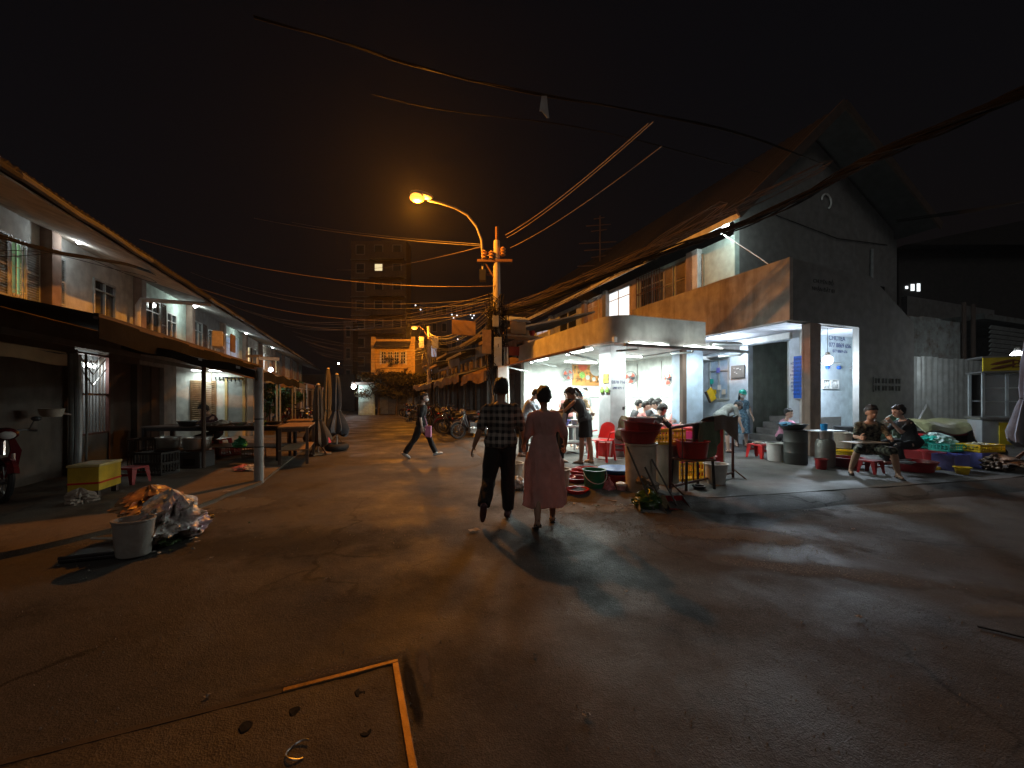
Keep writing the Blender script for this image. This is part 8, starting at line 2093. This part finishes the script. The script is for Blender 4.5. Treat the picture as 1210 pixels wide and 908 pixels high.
# bending woman, masked woman, squatting woman on the porch
p = Vector((xs_at(850, 9.7), 9.7, .1))
person('woman in a grey tee and shorts bending down beside the rack', p, R(-72), 1.64, lean=(40, 84), head=(80, 0), fem=True, top=grey_cloth, bottom=grey_cloth, shorts=True, skin=skin_pale, hair='bun', arms={'L': (22, 6, 8, 0), 'R': (14, 6, 6, 0)}, legs={'L': (8, 4, 14, 0), 'R': (20, 4, 18, 0)}, sleeve=.38, vx=.013)
p = Vector((xs_at(876, 11.0), 11.0, .1))
person('woman in a blue patterned dress with a green cap and white mask by the wall', p, R(170), 1.56, lean=(3, 8), head=(12, 0), fem=True, dress=dress_blue, hem=.42, skin=skin_pale, hair='long', hat='cap_green', mask=True, arms={'L': (8, 14, 30, .2), 'R': (14, 10, 40, .2)}, sleeve=.35, vx=.014)
SQ = {'L': (112, 14, 128, 0), 'R': (108, 16, 126, 0)}
p = Vector((xs_at(924, 10.0), 10.0, .1))
person('woman in a pink top squatting behind the white bucket', p, R(190), 1.56, lean=(14, 22), head=(8, 8), fem=True, top=pinkT, bottom=black_cloth, skin=skin_pale, hair='bun', arms={'L': (52, 12, 30, .5), 'R': (50, 18, 40, .5)}, legs={'L': (100, 16, 128, 0), 'R': (98, 18, 126, 0)}, sleeve=.38, vx=.011)
stool('low red stool under the squatting woman in pink', Vector((xs_at(924, 10.05), 10.05, .1)), dark_red_plastic, .75)
# squatting pair at the right
p = Vector((xs_at(1026, 7.0), 7.0, .1))
person('man in floral shorts sitting low with a tray across his knees, in shadow', p, R(150), 1.62, lean=(10, 18), head=(10, 12), top=floral, bottom=floral, shorts=True, skin=skin_m, hair='short', arms={'L': (40, 10, 50, .3), 'R': (36, 14, 56, .3)}, legs={'L': (92, 22, 100, 0), 'R': (90, 20, 112, 0)}, sleeve=.4, vx=.011)
stool('red plastic stool under the seated man in floral shorts', Vector((xs_at(1029, 7.06), 7.06, .1)), dark_red_plastic, .85, R(20))
o = thing('serving_tray', 'thin pale tray resting on the seated man\'s knees', 'tray', Vector((xs_at(1022, 6.62), 6.62, .1 + .60)), R(8)); MB().box(-.32, .30, -.16, .16, 0, .018).build('tray', mat('dull tray', (.30, .28, .24), .5), o, bevel=.006)
p = Vector((xs_at(1078, 7.5), 7.5, .1))
person('woman in a black tee squatting sideways with her hand at her mouth', p, R(84), 1.60, lean=(14, 30), head=(16, 0), fem=True, top=black_cloth, bottom=black_cloth, skin=skin_pale, hair='bun', arms={'L': (46, 8, 96, .25), 'R': (42, 8, 88, .25)}, legs={'L': (86, 10, 100, 0), 'R': (90, 12, 108, 0)}, sleeve=.36, vx=.011)
tub('tub', 'wide low red tub under the squatting woman in black', 'tub', Vector((xs_at(1080, 7.25), 7.25, .1)), .26, .31, .20, dark_red_plastic)
o = thing('knife_tray', 'metal strainer and tools lying on the low red tub', 'tools', Vector((xs_at(1070, 7.0), 7.0, .28))); MB().lathe([(.08, 0), (.14, .04), (.13, .045), (.02, .01)], n=18).bar((-.2, 0, .05), (.15, .05, .07), .02).build('tools', steel, o)
# dark seated figure behind the left market table
p = Vector((xs_at(256, 9.6), 9.6, .05))
person('vendor sitting hunched in the dark behind the left market table', p, R(150), 1.60, lean=(14, 30), head=(30, 0), top=cloth('dark maroon cotton', (.05, .015, .02)), bottom=black_cloth, skin=skin_m, hair='short', arms={'L': (40, 12, 60, .4), 'R': (40, 12, 60, .4)}, legs={'L': (80, 8, 84, 0), 'R': (80, 8, 84, 0)}, sleeve=.9, vx=.014)
stool('stool under the hunched vendor', Vector((xs_at(256, 9.6), 9.6, .05)), dark_red_plastic, 1.5)

# ------------------------------------------------------------------ thin haze box added to give the lamps a halo
hz = MB().box(-420, 420, -420, 420, -1.1, 32).build('haze', mat('unused haze', (1, 1, 1)))
hz.data.materials.clear()
hm = bpy.data.materials.new('lamp halo haze'); hm.use_nodes = True; ht_ = hm.node_tree
for n_ in list(ht_.nodes):
    if n_.type == 'BSDF_PRINCIPLED': ht_.nodes.remove(n_)
pv = ht_.nodes.new('ShaderNodeVolumePrincipled'); pv.inputs['Density'].default_value = 0.00055; pv.inputs['Color'].default_value = (.95, .95, .95, 1); pv.inputs['Anisotropy'].default_value = .75
ht_.links.new(pv.outputs[0], ht_.nodes['Material Output'].inputs['Volume'])
hz.data.materials.append(hm); hz['kind'] = 'stuff'; hz['label'] = 'thin haze added to give the lamps a halo'
